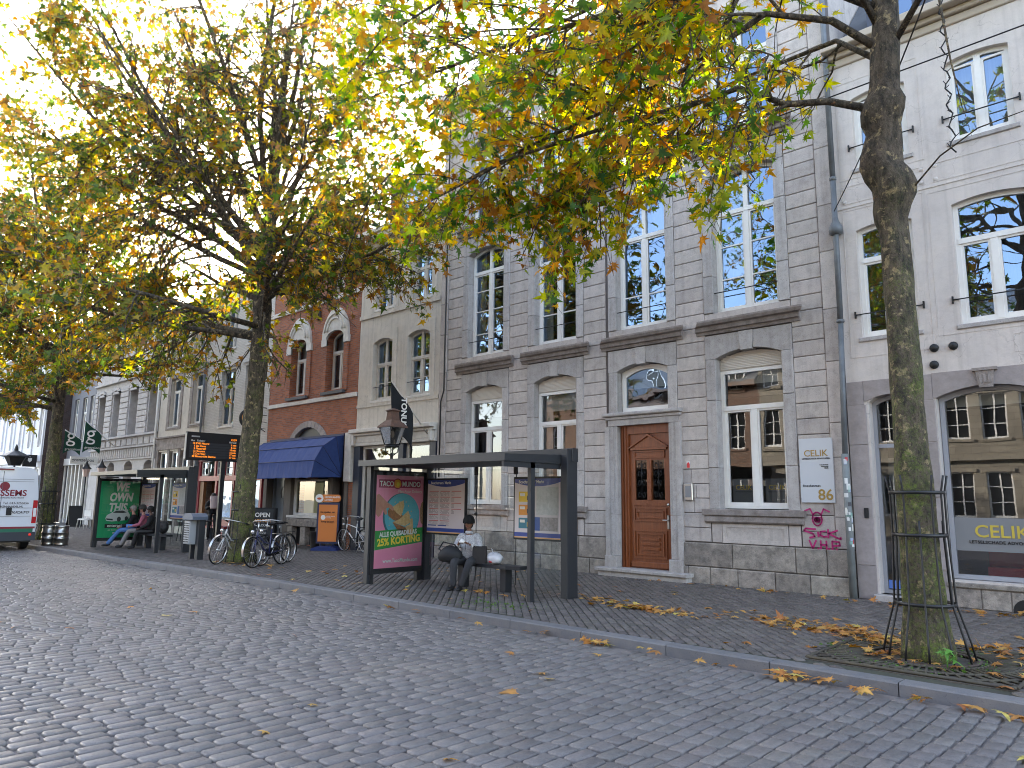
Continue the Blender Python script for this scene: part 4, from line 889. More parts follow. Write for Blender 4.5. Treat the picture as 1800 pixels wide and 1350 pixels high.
m = MB().add([(-29.04, D + .05, .7), (-27.7, D + .05, .7), (-27.7, D + .05, 2.2), (-29.04, D + .05, 2.2)], [(0, 1, 2, 3)]); m.add([(-27.55, D + .05, .1), (-25.5, D + .05, .1), (-25.5, D + .05, 2.2), (-27.55, D + .05, 2.2)], [(0, 1, 2, 3)]); m.build('cafe_window', 'glass', H)
m = MB().box(-27.4, -26.2, D - .14, D - .1, 3.36, 3.62); o = m.build('name_board', 'red', H)
shell(H, x0 + .01, x1 - .01, D + .28, D + 9, 10.4, 'whitewash', ridge=2.6, run=3.4)  # wall and ridge made tall enough to keep sun off the road
MB().box(x0 + .05, x1 - .05, D + 1.6, D + 1.65, 0, 3.3).build('back_wall', 'room', H)
m = MB().tube([(-30.85, D - .1, 10.3), (-30.85, D - .1, 0)], .05, 8); base_at(m, 'drainpipe', 'zinc', (-30.85, D - .1, 0), 'dark drainpipe between the red cafe front and the grey stone house', 'drainpipe')
# round pub sign
ps = thing('pub_sign', 'round orange and black sign on a bracket beside the brick house', 'sign', (-25.45, D, 4.4))
MB().lathe([(0, -.05), (.33, -.05), (.36, -.03), (.36, .03), (.33, .05), (0, .05)], (-25.45, 12.75, 4.45), 24, axis='x').build('rim', 'black', ps)
MB().lathe([(0, -.06), (.28, -.06), (.28, .06), (0, .06)], (-25.45, 12.75, 4.45), 24, axis='x').build('disc', flat('orange disc', (.62, .25, .03), .5), ps)
m = MB().tube([(-25.45, D, 4.9), (-25.45, 12.75, 4.9), (-25.45, 12.75, 4.8)], .02, 6); m.tube([(-25.45, D, 4.0), (-25.45, 13.1, 4.2)], .015, 6)
for z in (4.1, 4.35, 4.6): m.tube([(-25.3, D - .05, z), (-25.3, D - .35, z)], .012, 5)
m.tube([(-25.3, D - .35, 4.1), (-25.3, D - .35, 4.9)], .012, 5); m.build('bracket', 'iron', ps)
# ------------------------------------------------------------ grey dressed house
H = thing('grey_trim_house', 'pale house with tall windows framed in dark grey stone', 'house', (-33, D, 0))
x0, x1 = -35.65, -30.86
ws = [(-34.5, -33.4, 4.72, 6.95), (-32.1, -31.05, 4.72, 6.95)]; w2 = [(-34.45, -33.45, 7.9, 9.5), (-32.1, -31.1, 7.9, 9.5)]
m = MB(); wall(m, x0, x1, -.05, 10.2, ws + w2 + [(x0 + .2, x1 - .2, .3, 3.6)], D, .3); m.build('wall', 'cream', H)
m = MB()
for h in ws + w2: m.ring([(h[0] - .28, h[2] - .15), (h[1] + .24, h[2] - .15), (h[1] + .24, h[3] + .22), (h[0] - .28, h[3] + .22)], [(h[0], h[2]), (h[1], h[2]), (h[1], h[3]), (h[0], h[3])], D - .03, D - .001)
for z0, z1, p in ((3.68, 4.2, .05), (4.2, 4.28, .12), (9.75, 9.85, .15), (9.85, 10.2, .35)): m.bbox(x0, x1, D - p, D + .1, z0, z1, .01)
for xx in (x0, -34.35, -33.2, -32.05, x1 - .25): m.bbox(xx, xx + .25, D - .03, D + .2, 0, 3.68, .01)
m.build('stone_trim', 'moulding', H)
for w_ in ws: window(H, *w_, D + .15, trans=6.35, mull='low', cur='sides', sill=D - .05)
for w_ in w2: window(H, *w_, D + .15, cur='full')
for a in (-35.35, -34.05, -32.9, -31.75): window(H, a, a + .85 if a > -34.5 else a + .95, .5, 3.6, D + .1, trans=2.7, mull=False, cur='none', w=.09)
shell(H, x0 + .01, x1 - .01, D + .28, D + 9, 10.15, 'cream', ridge=2.6, run=3.4)  # height and ridge raised to hold the road in shade
m = MB().tube([(-35.7, D - .12, 10.1), (-35.7, D - .12, 0)], .05, 8); base_at(m, 'drainpipe', 'white', (-35.7, D - .1, 0), 'white drainpipe between the grey trimmed house and the ornate house', 'drainpipe')
# ------------------------------------------------------------ ornate house
H = thing('ornate_house', 'pale ornate house with rusticated piers, deep arched windows and a carved frieze', 'house', (-40, D, 0))
x0, x1 = -44.95, -35.75
us = [(-37.1, -35.98, 4.62, 7.1), (-39.7, -38.6, 4.62, 7.1), (-42.1, -41.1, 4.62, 7.1), (-44.3, -43.3, 4.62, 7.1)]; u2 = [(h[0] + .05, h[1] - .05, 8.1, 9.8) for h in us]; ls = [(h[0], h[1], 1.0, 3.3) for h in us[:3]]
m = MB(); wall(m, x0, x1, -.05, 10.3, us + u2 + ls, D, .45)
for h in us + ls: spandrel(m, h[0], h[1], h[3], .2, D, .45)
m.build('wall', 'ornate', H)
m = MB(); xs = [-44.9, *[v for h in us[::-1] for v in (h[0] - .1, h[1] + .1)], -35.8]
for a, b in zip(xs[::2], xs[1::2]):
    for k in range(9):
        if b - a > .05: m.bbox(a + .03, b - .03, D - .06, D, 4.62 + k * .29, 4.88 + k * .29, .02)
for h in us: 
    A = arch(h[0] - .1, h[1] + .1, h[2], h[3] + .15, .22)[2:]; B = arch(h[0], h[1], h[2], h[3], .2)[2:]; m.ring(A, B, D - .09, D)
for z0, z1, p in ((4.5, 4.6, .16), (3.95, 4.02, .14), (3.35, 3.42, .1), (7.5, 7.6, .15), (10, 10.3, .35)): m.bbox(x0, x1, D - p, D + .05, z0, z1, .01)
for k in range(30): m.bbox(x0 + .1 + k * .305, x0 + .32 + k * .305, D - .06, D, 3.45, 3.92, .03)
for k in range(12): m.bbox(x0 + .15 + k * .76, x0 + .75 + k * .76, D - .05, D, 4.08, 4.44, .03)
m.build('carved_frieze', 'ornate', H)
for w_ in us: window(H, *w_, D + .38, r=.18, trans=6.3, mull='low', cur='sides', curm='browncurtain', w=.08)
for w_ in u2: window(H, *w_, D + .3, cur='full', w=.08)
for w_ in ls: window(H, *w_, D + .38, r=.18, trans=2.5, mull='low', cur='none', frame='whitetrim', w=.08)
shell(H, x0 + .01, x1 - .01, D + .43, D + 9, 10.3, 'ornate', ridge=2.4, run=3.4)  # eaves and roof height chosen to shade the street
# ------------------------------------------------------------ green flag shop
H = thing('flag_shop_house', 'narrow dark fronted house with white shop posts under the left green flag', 'house', (-47, D, 0))
x0, x1 = -49.3, -45.0
ws = [(-48.7, -47.9, 4.6, 7.2), (-47.2, -46.4, 4.6, 7.2), (-45.9, -45.3, 4.6, 7.2)]
m = MB(); wall(m, x0, x1, -.05, 10, ws + [(x0 + .2, x1 - .2, .2, 3.3)], D, .3); m.build('wall', flat('grey render', (.2, .2, .22), .8), H)
for w_ in ws: window(H, *w_, D + .1, trans=6.3, cur='full')
m = MB()
for k in range(7): m.bbox(x0 + k * .68, x0 + .14 + k * .68, D - .06, D + .2, 0, 3.3, .01)
m.bbox(x0, x1, D - .12, D + .2, 3.3, 3.7, .02); m.build('shop_post', 'white', H)
MB().add([(x0, D + .1, 0), (x1, D + .1, 0), (x1, D + .1, 3.3), (x0, D + .1, 3.3)], [(0, 1, 2, 3)]).build('shop_window', 'glass', H)
shell(H, x0 + .01, x1 - .01, D + .28, D + 9, 10, 'darkbrick', ridge=2.6)
H = thing('white_corner_house', 'white pilastered house with a dark brick side wall at the far left', 'house', (-60, 12.25, 0))
yw = 12.2; m = MB(); ws = [(-50.7 - k * 2.2, -49.8 - k * 2.2, z, z + 2.3) for k in range(12) for z in (.9, 4.4, 7.7)]
wall(m, -78, -49.36, -.1, 11.2, ws, yw, .3)
for k in range(13): m.bbox(-49.7 - k * 2.2, -49.45 - k * 2.2, yw - .08, yw + .1, 3.9, 10.4, .02)
for z0, z1, p in ((3.5, 3.9, .1), (7.1, 7.25, .1), (10.4, 11.2, .4)): m.bbox(-78, -49.36, yw - p, yw + .1, z0, z1, .02)
m.build('wall', flat('cool white render', (.6, .6, .62), .8), H)
MB().add([(-49.35, yw + .01, 0), (-49.35, 20, 0), (-49.35, 20, 11.2), (-49.35, yw + .01, 11.2)], [(0, 1, 2, 3)]).build('side_wall', 'darkbrick', H)
for w_ in ws[:18]: window(H, *w_, yw + .1, cur='full', w=.09)
MB().box(-78, -49.4, yw + .9, yw + .95, 0, 11.1).build('inner_wall', 'room', H)
MB().add([(-78, yw - .1, 11.2), (-49.3, yw - .1, 11.2), (-49.3, 16, 14), (-78, 16, 14), (-78, 20, 11.2), (-49.3, 20, 11.2)], [(0, 1, 2, 3), (3, 2, 5, 4), (1, 5, 2)]).build('roof', 'slate', H)
# ------------------------------------------------------------ houses across the street (seen mirrored in the panes)
def opp(name, label, x0, x1, h, mt, seedz, nb, tall=False):
    H = thing(name, label, 'house', ((x0 + x1) / 2, -12, 0)); m = MB(); W = (x1 - x0) / nb; hs = []
    for k in range(nb):
        a = x0 + W * (k + .5)
        for z in ((1.0, 4.6, 8.0) if not tall else (3.5,)): hs.append((a - .5, a + .5, z, z + (2.1 if not tall else 5)))
    for (a, b, c, d) in hs: m.box(a - .12, b + .12, -11.98, -11.94, c - .15, c); m.box(a - .12, b + .12, -11.98, -11.94, d, d + .14)
    wall(m, x0, x1, -.05, h, hs, -12, -.3); m.box(x0, x1, -12, -11.8, 3.6, 3.75); m.box(x0, x1, -12, -11.6, h - .3, h); m.build('wall', mt, H)
    for (a, b, c, d) in hs:
        f = MB(); y = -12.15; f.ring([(a, c), (b, c), (b, d), (a, d)], [(a + .07, c + .07), (b - .07, c + .07), (b - .07, d - .07), (a + .07, d - .07)], y, y + .06)
        f.box((a + b) / 2 - .03, (a + b) / 2 + .03, y, y + .05, c, d); n = 3
        for q in range(1, n): f.box(a, b, y, y + .045, c + (d - c) * q / n - .02, c + (d - c) * q / n + .02)
        f.box(a, b, y, y + .07, c, c + .1); o = f.build('window', 'white', H); MB().add([(a, y + .02, c), (b, y + .02, c), (b, y + .02, d), (a, y + .02, d)], [(0, 1, 2, 3)]).build('pane', flat('dark pane', (.02, .022, .026), .08, spec=.8), o)
    MB().box(x0, x1, -21, -12.31, 0, h - .1).build('house_body', mt, H)
    MB().add([(x0, -11.7, h), (x1, -11.7, h), (x1, -16, h + 3), (x0, -16, h + 3), (x0, -21, h), (x1, -21, h)], [(0, 1, 2, 3)[::-1], (3, 2, 5, 4)[::-1], (1, 5, 2), (0, 3, 4)]).build('roof', 'slate', H)
opp('stone_fronted_house', 'marl stone house with white sash windows across the street, mirrored in the lawyers window', 4, 14, 9.5, 'oppstone', 1, 4)
opp('brown_brick_house', 'brown brick house across the street, mirrored in the panes of the stone house', -4.5, 4, 10.5, 'oppbrick', 2, 4)
opp('marl_church', 'tall marl stone church across the street, mirrored in the ground floor panes', 14, 34, 14, 'oppstone', 3, 4, True)
opp('plain_stone_house', 'plain stone house across the street, mirrored in the cream house panes', -18, -4.5, 9.5, 'oppstone', 4, 9)
opp('low_brick_house', 'low brick house across the street opposite the blue awning', -34, -18, 8.5, 'oppbrick', 5, 6)
# ------------------------------------------------------------ bus shelters
def blob(cx, cz, rx, rz, n=24, wob=0., seed=0, a0=0, a1=2 * PI):
    r_ = random.Random(seed); return [(cx + rx * (1 + wob * r_.uniform(-1, 1)) * math.cos(a0 + (a1 - a0) * i / n), cz + rz * (1 + wob * r_.uniform(-1, 1)) * math.sin(a0 + (a1 - a0) * i / n)) for i in range(n)]
def shelter(ox, oy, label, kind):
    T = thing('bus_shelter', label, 'bus shelter', (-9.8 + ox, 9.0 + oy, 0), 'bus shelters along the pavement')
    def L(mb, name, mt, par=T):
        mb.v = [(x + ox, y + oy, z) for x, y, z in mb.v]; return mb.build(name, mt, par)
    r = MB(); r.add([(-11.8, 8.19, 2.2), (-7.9, 8.19, 2.2), (-7.9, 9.68, 2.2), (-11.8, 9.68, 2.2), (-11.8, 8.19, 2.31), (-7.9, 8.19, 2.31), (-7.9, 9.68, 2.36), (-11.8, 9.68, 2.36)], [(0, 3, 2, 1), (4, 5, 6, 7), (0, 1, 5, 4), (1, 2, 6, 5), (2, 3, 7, 6), (3, 0, 4, 7)])
    L(r, 'roof', 'anth')
    L(MB().bbox(-11.75, -7.74, 9.68, 9.83, 2.24, 2.47, .006), 'rear_beam', 'anth')
    L(MB().box(-11.74, -11.62, 8.36, 8.43, 0, 2.2), 'post', 'anth'); L(MB().box(-11.66, -11.5, 9.66, 9.83, 0, 2.3), 'post', 'anth')
    L(MB().box(-8.0, -7.93, 8.84, 8.94, 0, 2.2), 'post', 'anth'); L(MB().bbox(-7.9, -7.76, 9.56, 9.83, 0, 2.45, .006), 'post', 'anth')
    L(MB().box(-7.97, -7.93, 8.2, 9.6, 2.11, 2.2), 'side_beam', 'anth')
    fb = L(MB().bbox(-11.74, -11.56, 8.40, 9.70, .18, 2.13, .0).box(-11.7, -11.6, 8.43, 8.5, 0, .2).box(-11.7, -11.6, 9.55, 9.64, 0, .2), 'poster_case', 'black')
    x = -11.555 + ox; y0, y1 = 8.46 + oy, 9.62 + oy; U = (0, 1, 0); V = (0, 0, 1)
    def quadp(name, a, b, c, d, mt, lift=.0):
        m = MB().add([(x + lift, y0 + a, c), (x + lift, y0 + b, c), (x + lift, y0 + b, d), (x + lift, y0 + a, d)], [(0, 1, 2, 3)]); return m.build(name, mt, fb)
    def shp(name, pts, mt, lift, par=None): 
        m = MB().add([(x + lift, y0 + p, q) for p, q in pts], [tuple(range(len(pts)))]); return m.build(name, mt, par or fb)
    W = y1 - y0
    if kind == 'food':
        p = quadp('poster', 0, W, .28, 2.04, flat('poster pink', (.78, .25, .38), .4))
        shp('banner', [(.05, 1.80), (W - .08, 1.80), (W - .08, 1.96), (.05, 1.96)], flat('poster crimson', (.32, .015, .07)), .002)
        text('lettering', 'TACO', (x, y0 + .07, 1.83), U, V, .14, 'white', fb, bold=.02, lift=.006, wide=.86); text('lettering', 'MUNDO', (x, y0 + .61, 1.83), U, V, .14, 'white', fb, bold=.02, lift=.006, wide=.86)
        shp('logo', blob(.50, 1.88, .105, .105), flat('poster crimson', (.32, .015, .07)), .003); shp('logo_ring', blob(.50, 1.88, .085, .085, 20, .06, 2), flat('poster orange', (.75, .33, .03)), .005); shp('logo_core', blob(.51, 1.87, .04, .045), flat('poster yellow', (.8, .6, .05)), .007)
        text('lettering', 'Mex-Asian Delivery', (x, y0 + .52, 1.71), U, V, .075, 'white', fb, lift=.006)
        shp('plate_shadow', blob(.62, 1.245, .45, .455, 36), flat('poster dark plate', (.03, .12, .15)), .002); shp('plate', blob(.64, 1.26, .43, .435, 36), flat('poster teal', (.08, .38, .47)), .0035)
        br_ = flat('tortilla', (.72, .5, .25), .5, col2=(.5, .28, .08), ns=25); fil = flat('filling', (.42, .16, .03), .5, col2=(.15, .06, .02), ns=30); sk = flat('printed hand', (.55, .27, .19), .5, col2=(.42, .18, .12), ns=6)
        shp('filling', [(.28, 1.35), (.34, 1.45), (.46, 1.40), (.6, 1.3), (.74, 1.2), (.72, 1.12), (.6, 1.13), (.42, 1.18), (.3, 1.26)], fil, .0055); shp('tortilla', [(.38, 1.42), (.55, 1.52), (.66, 1.56), (.68, 1.45), (.64, 1.32), (.6, 1.25), (.48, 1.33)], br_, .007)
        shp('filling', [(.40, 1.14), (.5, 1.02), (.62, .92), (.78, .88), (.9, .9), (.9, 1.0), (.76, 1.02), (.6, 1.08)], fil, .006); shp('tortilla', [(.40, 1.14), (.58, 1.2), (.78, 1.36), (.82, 1.28), (.84, 1.12), (.7, 1.06)], br_, .0075); shp('tortilla', [(.84, 1.2), (.9, 1.2), (.93, .86), (.8, .9), (.72, 1.05), (.84, 1.1)], br_, .008)
        shp('hand', [(.0, 1.66), (.06, 1.68), (.16, 1.60), (.26, 1.52), (.38, 1.46), (.43, 1.38), (.39, 1.36), (.3, 1.42), (.24, 1.40), (.27, 1.30), (.22, 1.28), (.16, 1.38), (.12, 1.28), (.06, 1.24), (.0, 1.30)], sk, .009)
        for k in range(16):
            a_ = k * 2.4; rr = .2 + .2 * ((k * 7) % 5) / 5; shp('crumb', blob(.64 + rr * math.cos(a_), 1.26 + rr * math.sin(a_), .015, .012, 6, .3, k), br_, .0048)
        m = MB(); shp('round_tin', [(W, 1.55), (W - .05, 1.5), (W - .08, 1.38), (W - .08, 1.25), (W - .05, 1.12), (W, 1.08)], flat('printed brown', (.4, .22, .1), col2=(.2, .1, .05), ns=40), .004)
        shp('offer_band', [(0, .62), (W, .74), (W, 1.03), (0, .98)], flat('poster green', (.02, .25, .04)), .006)
        text('lettering', 'ALLE QUESADILLAS', (x, y0 + .1, .86), (0, 1, .06), (0, -.06, 1), .125, 'white', fb, bold=.035, lift=.011, wide=.84); text('lettering', '25% KORTING', (x, y0 + .06, .695), (0, 1, .07), (0, -.07, 1), .185, flat('poster yellow', (.8, .6, .05)), fb, bold=.04, lift=.011, wide=.88)
        text('lettering', 'www.TacoMundo.com', (x, y0 + .2, .38), U, V, .1, 'white', fb, bold=.02, lift=.008, wide=.92)
        q = quadp('header_strip', .4, .78, 2.06, 2.1, flat('header grey', (.06, .065, .07)))
    else:
        gr = flat('poster emerald', (.005, .36, .13), .4)
        p = quadp('poster', 0, W, .28, 2.04, gr)
        for s_, z in (('WE', 1.74), ('OWN', 1.42), ('THIS.', 1.10)): text('lettering', s_, (x, y0 + (.42 if s_ == 'WE' else .27), z), U, V, .36, 'white', fb, bold=.045, shear=.18, lift=.005, wide=.72)
        text('lettering', 'BY THE\nMINUTE', (x, y0 + 1.0, 1.3), U, V, .055, 'white', fb, lift=.005)
        wc = flat('printed white car', (.7, .72, .72)); dk = flat('printed dark', (.03, .04, .04))
        shp('car', [(.2, .88), (.24, .98), (.36, 1.05), (.48, 1.13), (.72, 1.14), (.86, 1.08), (.92, .98), (.92, .88), (.86, .82), (.4, .78), (.24, .80)], wc, .008); shp('car_glass', [(.4, 1.05), (.5, 1.115), (.7, 1.12), (.82, 1.06), (.7, 1.04)], dk, .01); shp('car_wheel', blob(.82, .87, .05, .07, 14), dk, .011); shp('car_wheel', blob(.6, .85, .06, .08, 14), dk, .011); shp('car_grille', [(.22, .88), (.42, .86), (.42, .81), (.24, .83)], dk, .01)
        shp('name_bar', [(.2, .58), (1.0, .58), (1.0, .70), (.2, .70)], 'black', .006); text('lettering', 'enterprise', (x, y0 + .27, .61), U, V, .13, 'white', fb, bold=.02, lift=.01)
        text('lettering', 'car sharing is caring', (x, y0 + .3, .50), U, V, .06, 'white', fb, lift=.006); shp('button', [(.45, .4), (.75, .4), (.75, .45), (.45, .45)], 'white', .006)
    quadp('cover_glass', -.02, W + .02, .24, 2.1, 'clear', .02)
    # rear glass wall and right glass
    g = MB()
    for a, b in ((-11.48, -10.1), (-10.09, -9.07), (-9.06, -7.9)): g.add([(a, 9.72, .12), (b, 9.72, .12), (b, 9.72, 2.16), (a, 9.72, 2.16)], [(0, 1, 2, 3)])
    L(g, 'rear_glass', 'clear'); g = MB().add([(-7.94, 8.94, .1), (-7.94, 9.56, .1), (-7.94, 9.56, 2.1), (-7.94, 8.94, 2.1)], [(0, 1, 2, 3)]); L(g, 'side_glass', 'clear')
    m = MB()
    for xx in (-10.1, -9.07): m.box(xx - .035, xx + .035, 9.68, 9.72, 2.05, 2.24); m.tube([(xx, 9.72, 1.32), (xx, 9.69, 1.32)], .03, 8); m.box(xx - .006, xx + .006, 9.715, 9.725, .1, 2.1)
    L(m, 'glass_clamp', 'black')
    for a, b, q in ((-11.45, -10.36, 0), (-9.04, -7.98, 1)):
        c = L(MB().box(a - .03, b + .03, 9.655, 9.70, .90, 2.0), 'timetable_case', 'black')
        yf = 9.65 + oy
        def Q(nm, p0, p1, q0, q1, mt, l=0.): MB().add([(a + ox + p0, yf - l, q0), (a + ox + p1, yf - l, q0), (a + ox + p1, yf - l, q1), (a + ox + p0, yf - l, q1)], [(0, 1, 2, 3)]).build(nm, mt, c)
        w_ = b - a; nv = flat('print navy', (.03, .06, .26), .4)
        Q('sheet', 0, w_, .935, 1.965, flat('print paper', (.62, .56, .55) if not q else (.66, .66, .66), .4))
        MB().add([(a + ox, yf - .002, 1.965), (b + ox, yf - .002, 1.965), (b + ox, yf - .002, 1.9)] + [(a + ox + w_ * t / 8, yf - .002, 1.83 + .0011 * (t - 4) ** 2 * 4) for t in range(8, -1, -1)], [tuple(range(12))]).build('header', nv, c)
        text('lettering', 'Boschstraat / Markt', (a + ox + .1, yf - .003, 1.885), (1, 0, 0), V, .075, 'white', c, bold=.02)
        Q('footer', 0, w_, .96, 1.03, nv, .002); Q('footer_line', 0, w_, .938, .955, flat('print orange', (.7, .35, .08)), .002)
        if not q:
            R_ = random.Random(8); m1 = MB(); m2 = MB()
            for cc in range(3):
                for rr in range(6):
                    xx = a + ox + .06 + cc * .33; zz = 1.74 - rr * .115
                    if cc == 2 and rr > 3: continue
                    m2.add([(xx, yf - .003, zz), (xx + .28, yf - .003, zz), (xx + .28, yf - .003, zz + .012), (xx, yf - .003, zz + .012)], [(0, 1, 2, 3)])
                    for k in range(9 if cc < 2 else 3):
                        for t in range(5):
                            if R_.random() < .75: m1.add([(xx + k * .03, yf - .003, zz - .012 - t * .016), (xx + k * .03 + .018, yf - .003, zz - .012 - t * .016), (xx + k * .03 + .018, yf - .003, zz - .02 - t * .016), (xx + k * .03, yf - .003, zz - .02 - t * .016)], [(0, 3, 2, 1)])
            m1.build('timetable_print', flat('print grey', (.16, .14, .14)), c); m2.build('timetable_rules', flat('print red', (.5, .06, .05)), c)
            for k in range(2): Q('timetable_bar', .03 + k * .3, .28 + k * .3, 1.07, 1.09, nv, .003)
        else:
            for k, cl in enumerate(((.72, .5, .04), (.7, .28, .04), (.04, .18, .24))):
                Q('notice_panel', .1, .42, 1.56 - k * .23, 1.74 - k * .23, flat('print panel %d' % k, cl), .003); Q('notice_sign', .13, .25, 1.66 - k * .23, 1.71 - k * .23, flat('print cream', (.7, .68, .6)), .005); Q('notice_sign', .3, .37, 1.59 - k * .23, 1.67 - k * .23, 'black' if k < 2 else flat('print panel 0', (.72, .5, .04)), .005)
            Q('map', .52, w_ - .04, 1.34, 1.82, flat('print map', (.42, .43, .41), .5, col2=(.6, .6, .58), ns=18), .003); Q('photo', .6, w_ - .06, 1.07, 1.3, flat('print photo', (.2, .18, .17), .5, col2=(.45, .4, .38), ns=14), .003); Q('blue_wedge', .48, .6, 1.07, 1.3, flat('print blue', (.05, .1, .3)), .003)
    B = MB(); B.gprism([(-10.45, 9.33), (-8.95, 9.33), (-8.72, 9.46), (-8.72, 9.64), (-10.45, 9.64)], (0, 0, .40), (1, 0, 0), (0, 1, 0), (0, 0, .06))
    bn = L(B, 'bench', 'anth'); L(MB().box(-9.16, -9.03, 9.42, 9.58, 0, .4), 'leg', 'anth', bn); L(MB().box(-10.25, -10.12, 9.42, 9.58, 0, .4), 'leg', 'anth', bn)
    return T
shelter(0, 0, 'dark grey bus shelter with a pink food poster in front of the stone house', 'food')
shelter(-13.75, -.5, 'dark grey bus shelter with a green car poster at the left of the photo', 'car')
# ------------------------------------------------------------ departure board
T = thing('departure_board', 'black electronic bus departure board with orange lines on a dark post', 'departure board', (-26, 12.2, 0))
bb = MB().box(-26.16, -26.0, 10.8, 12.78, 2.86, 3.86).build('display_case', 'black', T)
MB().box(-26.14, -26.02, 10.78, 10.798, 2.9, 3.82).build('side_panel', flat('pale side panel', (.45, .45, .44)), bb)
MB().box(-26.15, -26.03, 12.12, 12.28, 0, 2.86).build('post', 'anth', T)
org = mat('lit orange letters', (1, .28, .02), emit=.11); x = -25.998
rows = [('10 P+R Noord', '3 min'), ('1 De Heeg', '4 min'), ('3 Nazareth', '10 min'), ('5 Heugem', '15 min'), ('2 De Heeg', '17 min'), ('48 Maastricht Station', '17 min')]
for k, (s1, s2) in enumerate(rows):
    z = 3.43 - k * .092; MB().add([(x, 10.9, z - .02), (x, 12.68, z - .02), (x, 12.68, z + .062), (x, 10.9, z + .062)], [(0, 1, 2, 3)]).build('display_line', flat('lcd grey', (.035, .037, .042) if k % 2 else (.028, .03, .035)), bb)
    text('lettering', s1, (x, 11.0 if s1[:2].isdigit() else 11.05, z), (0, 1, 0), (0, 0, 1), .095, org, bb, bold=.02, spacing=1.05); text('lettering', s2, (x, 12.62, z), (0, 1, 0), (0, 0, 1), .09, org, bb, 'RIGHT', bold=.02)
text('lettering', '13:39', (x, 12.62, 3.62), (0, 1, 0), (0, 0, 1), .1, org, bb, 'RIGHT', bold=.02); text('lettering', 'Vertrek', (x, 12.62, 3.53), (0, 1, 0), (0, 0, 1), .09, 'white', bb, 'RIGHT', bold=.02)
text('lettering', 'Bus   Richting', (x, 10.95, 3.53), (0, 1, 0), (0, 0, 1), .09, 'white', bb, bold=.02); MB().add([(x, 10.95, 3.68), (x, 11.25, 3.68), (x, 11.25, 3.73), (x, 10.95, 3.73)], [(0, 1, 2, 3)]).build('brand_strip', flat('dim white', (.4, .4, .4)), bb)
# ------------------------------------------------------------ litter bin
T = thing('litter_bin', 'grey litter bin with a perforated front beside the left bus shelter', 'litter bin', (-19.1, 8.35, 0))
MB().box(-19.32, -19.22, 8.3, 8.42, 0, .42).box(-18.98, -18.82, 8.3, 8.46, 0, 1.0).build('stand', 'anth', T)
m = MB().bbox(-19.36, -19.02, 8.14, 8.46, .38, .98, .02); b_ = m.build('bin_body', flat('bin grey', (.3, .31, .32), .5), T)
m = MB()
for i in range(4):
    for k in range(9): m.box(-19.33 + i * .08, -19.28 + i * .08, 8.134, 8.142, .43 + k * .058, .455 + k * .058)
m.build('perforation', 'black', b_)
m = MB().prism([(-19.4, 1.0), (-18.78, 1.0), (-18.78, 1.08), (-18.9, 1.16), (-19.28, 1.16), (-19.4, 1.08)], 8.1, 8.5); m.build('lid', flat('bin lid blue grey', (.08, .1, .14), .5), T)
# ------------------------------------------------------------ tree guards
def guard(cx, cy, label):
    T = thing('tree_guard', label, 'tree guard', (cx, cy, 0), 'iron guards around the street trees')
    n = 12
    for k in range(n):
        a = 2 * PI * (k + .5) / n; c, s = math.cos(a), math.sin(a); long = k % 2 == 0 or k in (5, 11)
        top = 1.92 if long else 1.42
        pr = [(.43, 0), (.39, .2), (.29, .56), (.26, 1.3)] + ([(.26, 1.72), (.28, 1.82), (.295, 1.9)] if long else [(.26, 1.42)])
        MB().tube([(cx + r_ * c, cy + r_ * s, z) for r_, z in pr], .0115, 5).build('bar', 'iron', T)
    for r_, z, h in ((.29, .56, .035), (.265, 1.27, .035), (.265, 1.72, .035)):
        MB().lathe([(r_, z - h / 2), (r_ + .008, z - h / 2), (r_ + .008, z + h / 2), (r_, z + h / 2), (r_, z - h / 2)], (cx, cy, 0), 24).build('hoop', 'iron', T)
    MB().lathe([(.41, 0), (.48, 0.), (.48, .012), (.41, .012), (.41, 0)], (cx, cy, .002), 28).build('base_ring', flat('rusty iron', (.06, .04, .03), .8), T)
TA, TB, TC = (-2.3, 8.85), (-17.65, 8.85), (-30.7, 7.95)
guard(*TA, 'black iron tree guard around the mossy trunk at the right'); guard(*TB, 'black iron tree guard between the two parked bicycles'); guard(*TC, 'black iron tree guard behind the steel beer kegs')
# grate round the right tree
T = MB(); gx, gy = TA
for k in range(60):
    a = 2 * PI * k / 60; c, s = math.cos(a), math.sin(a); R_ = min(.92 / max(abs(c), abs(s)), 1.2); 
    T.tube([(gx + .55 * c, gy + .55 * s, .006), (gx + (R_ - .04) * c, gy + (R_ - .04) * s, .006)], .013, 4)
for r_ in (.55, .8, 1.02):
    T.tube([(gx + min(r_ , .92 / max(abs(math.cos(PI * k / 24)), abs(math.sin(PI * k / 24)))) * math.cos(PI * k / 24), gy + min(r_, .92 / max(abs(math.cos(PI * k / 24)), abs(math.sin(PI * k / 24)))) * math.sin(PI * k / 24), .007) for k in range(49)], .014, 4)
for a, b in (((-.92, -.92), (.92, -.92)), ((.92, -.92), (.92, .92)), ((.92, .92), (-.92, .92)), ((-.92, .92), (-.92, -.92))): T.tube([(gx + a[0], gy + a[1], .006), (gx + b[0], gy + b[1], .006)], .02, 4)
base_at(T, 'tree_grate', flat('grate iron', (.05, .04, .035), .85, col2=(.08, .07, .04), ns=5), (gx, gy, 0), 'cast iron grate set in the pavement around the right tree trunk', 'tree grate')
m = MB().box(gx - .96, gx + .96, gy - .96, gy + .96, -.03, -.008); o = m.build('tree_pit', 'earth'); tag(o, 'earth in the pit under the iron grate', kind='structure')
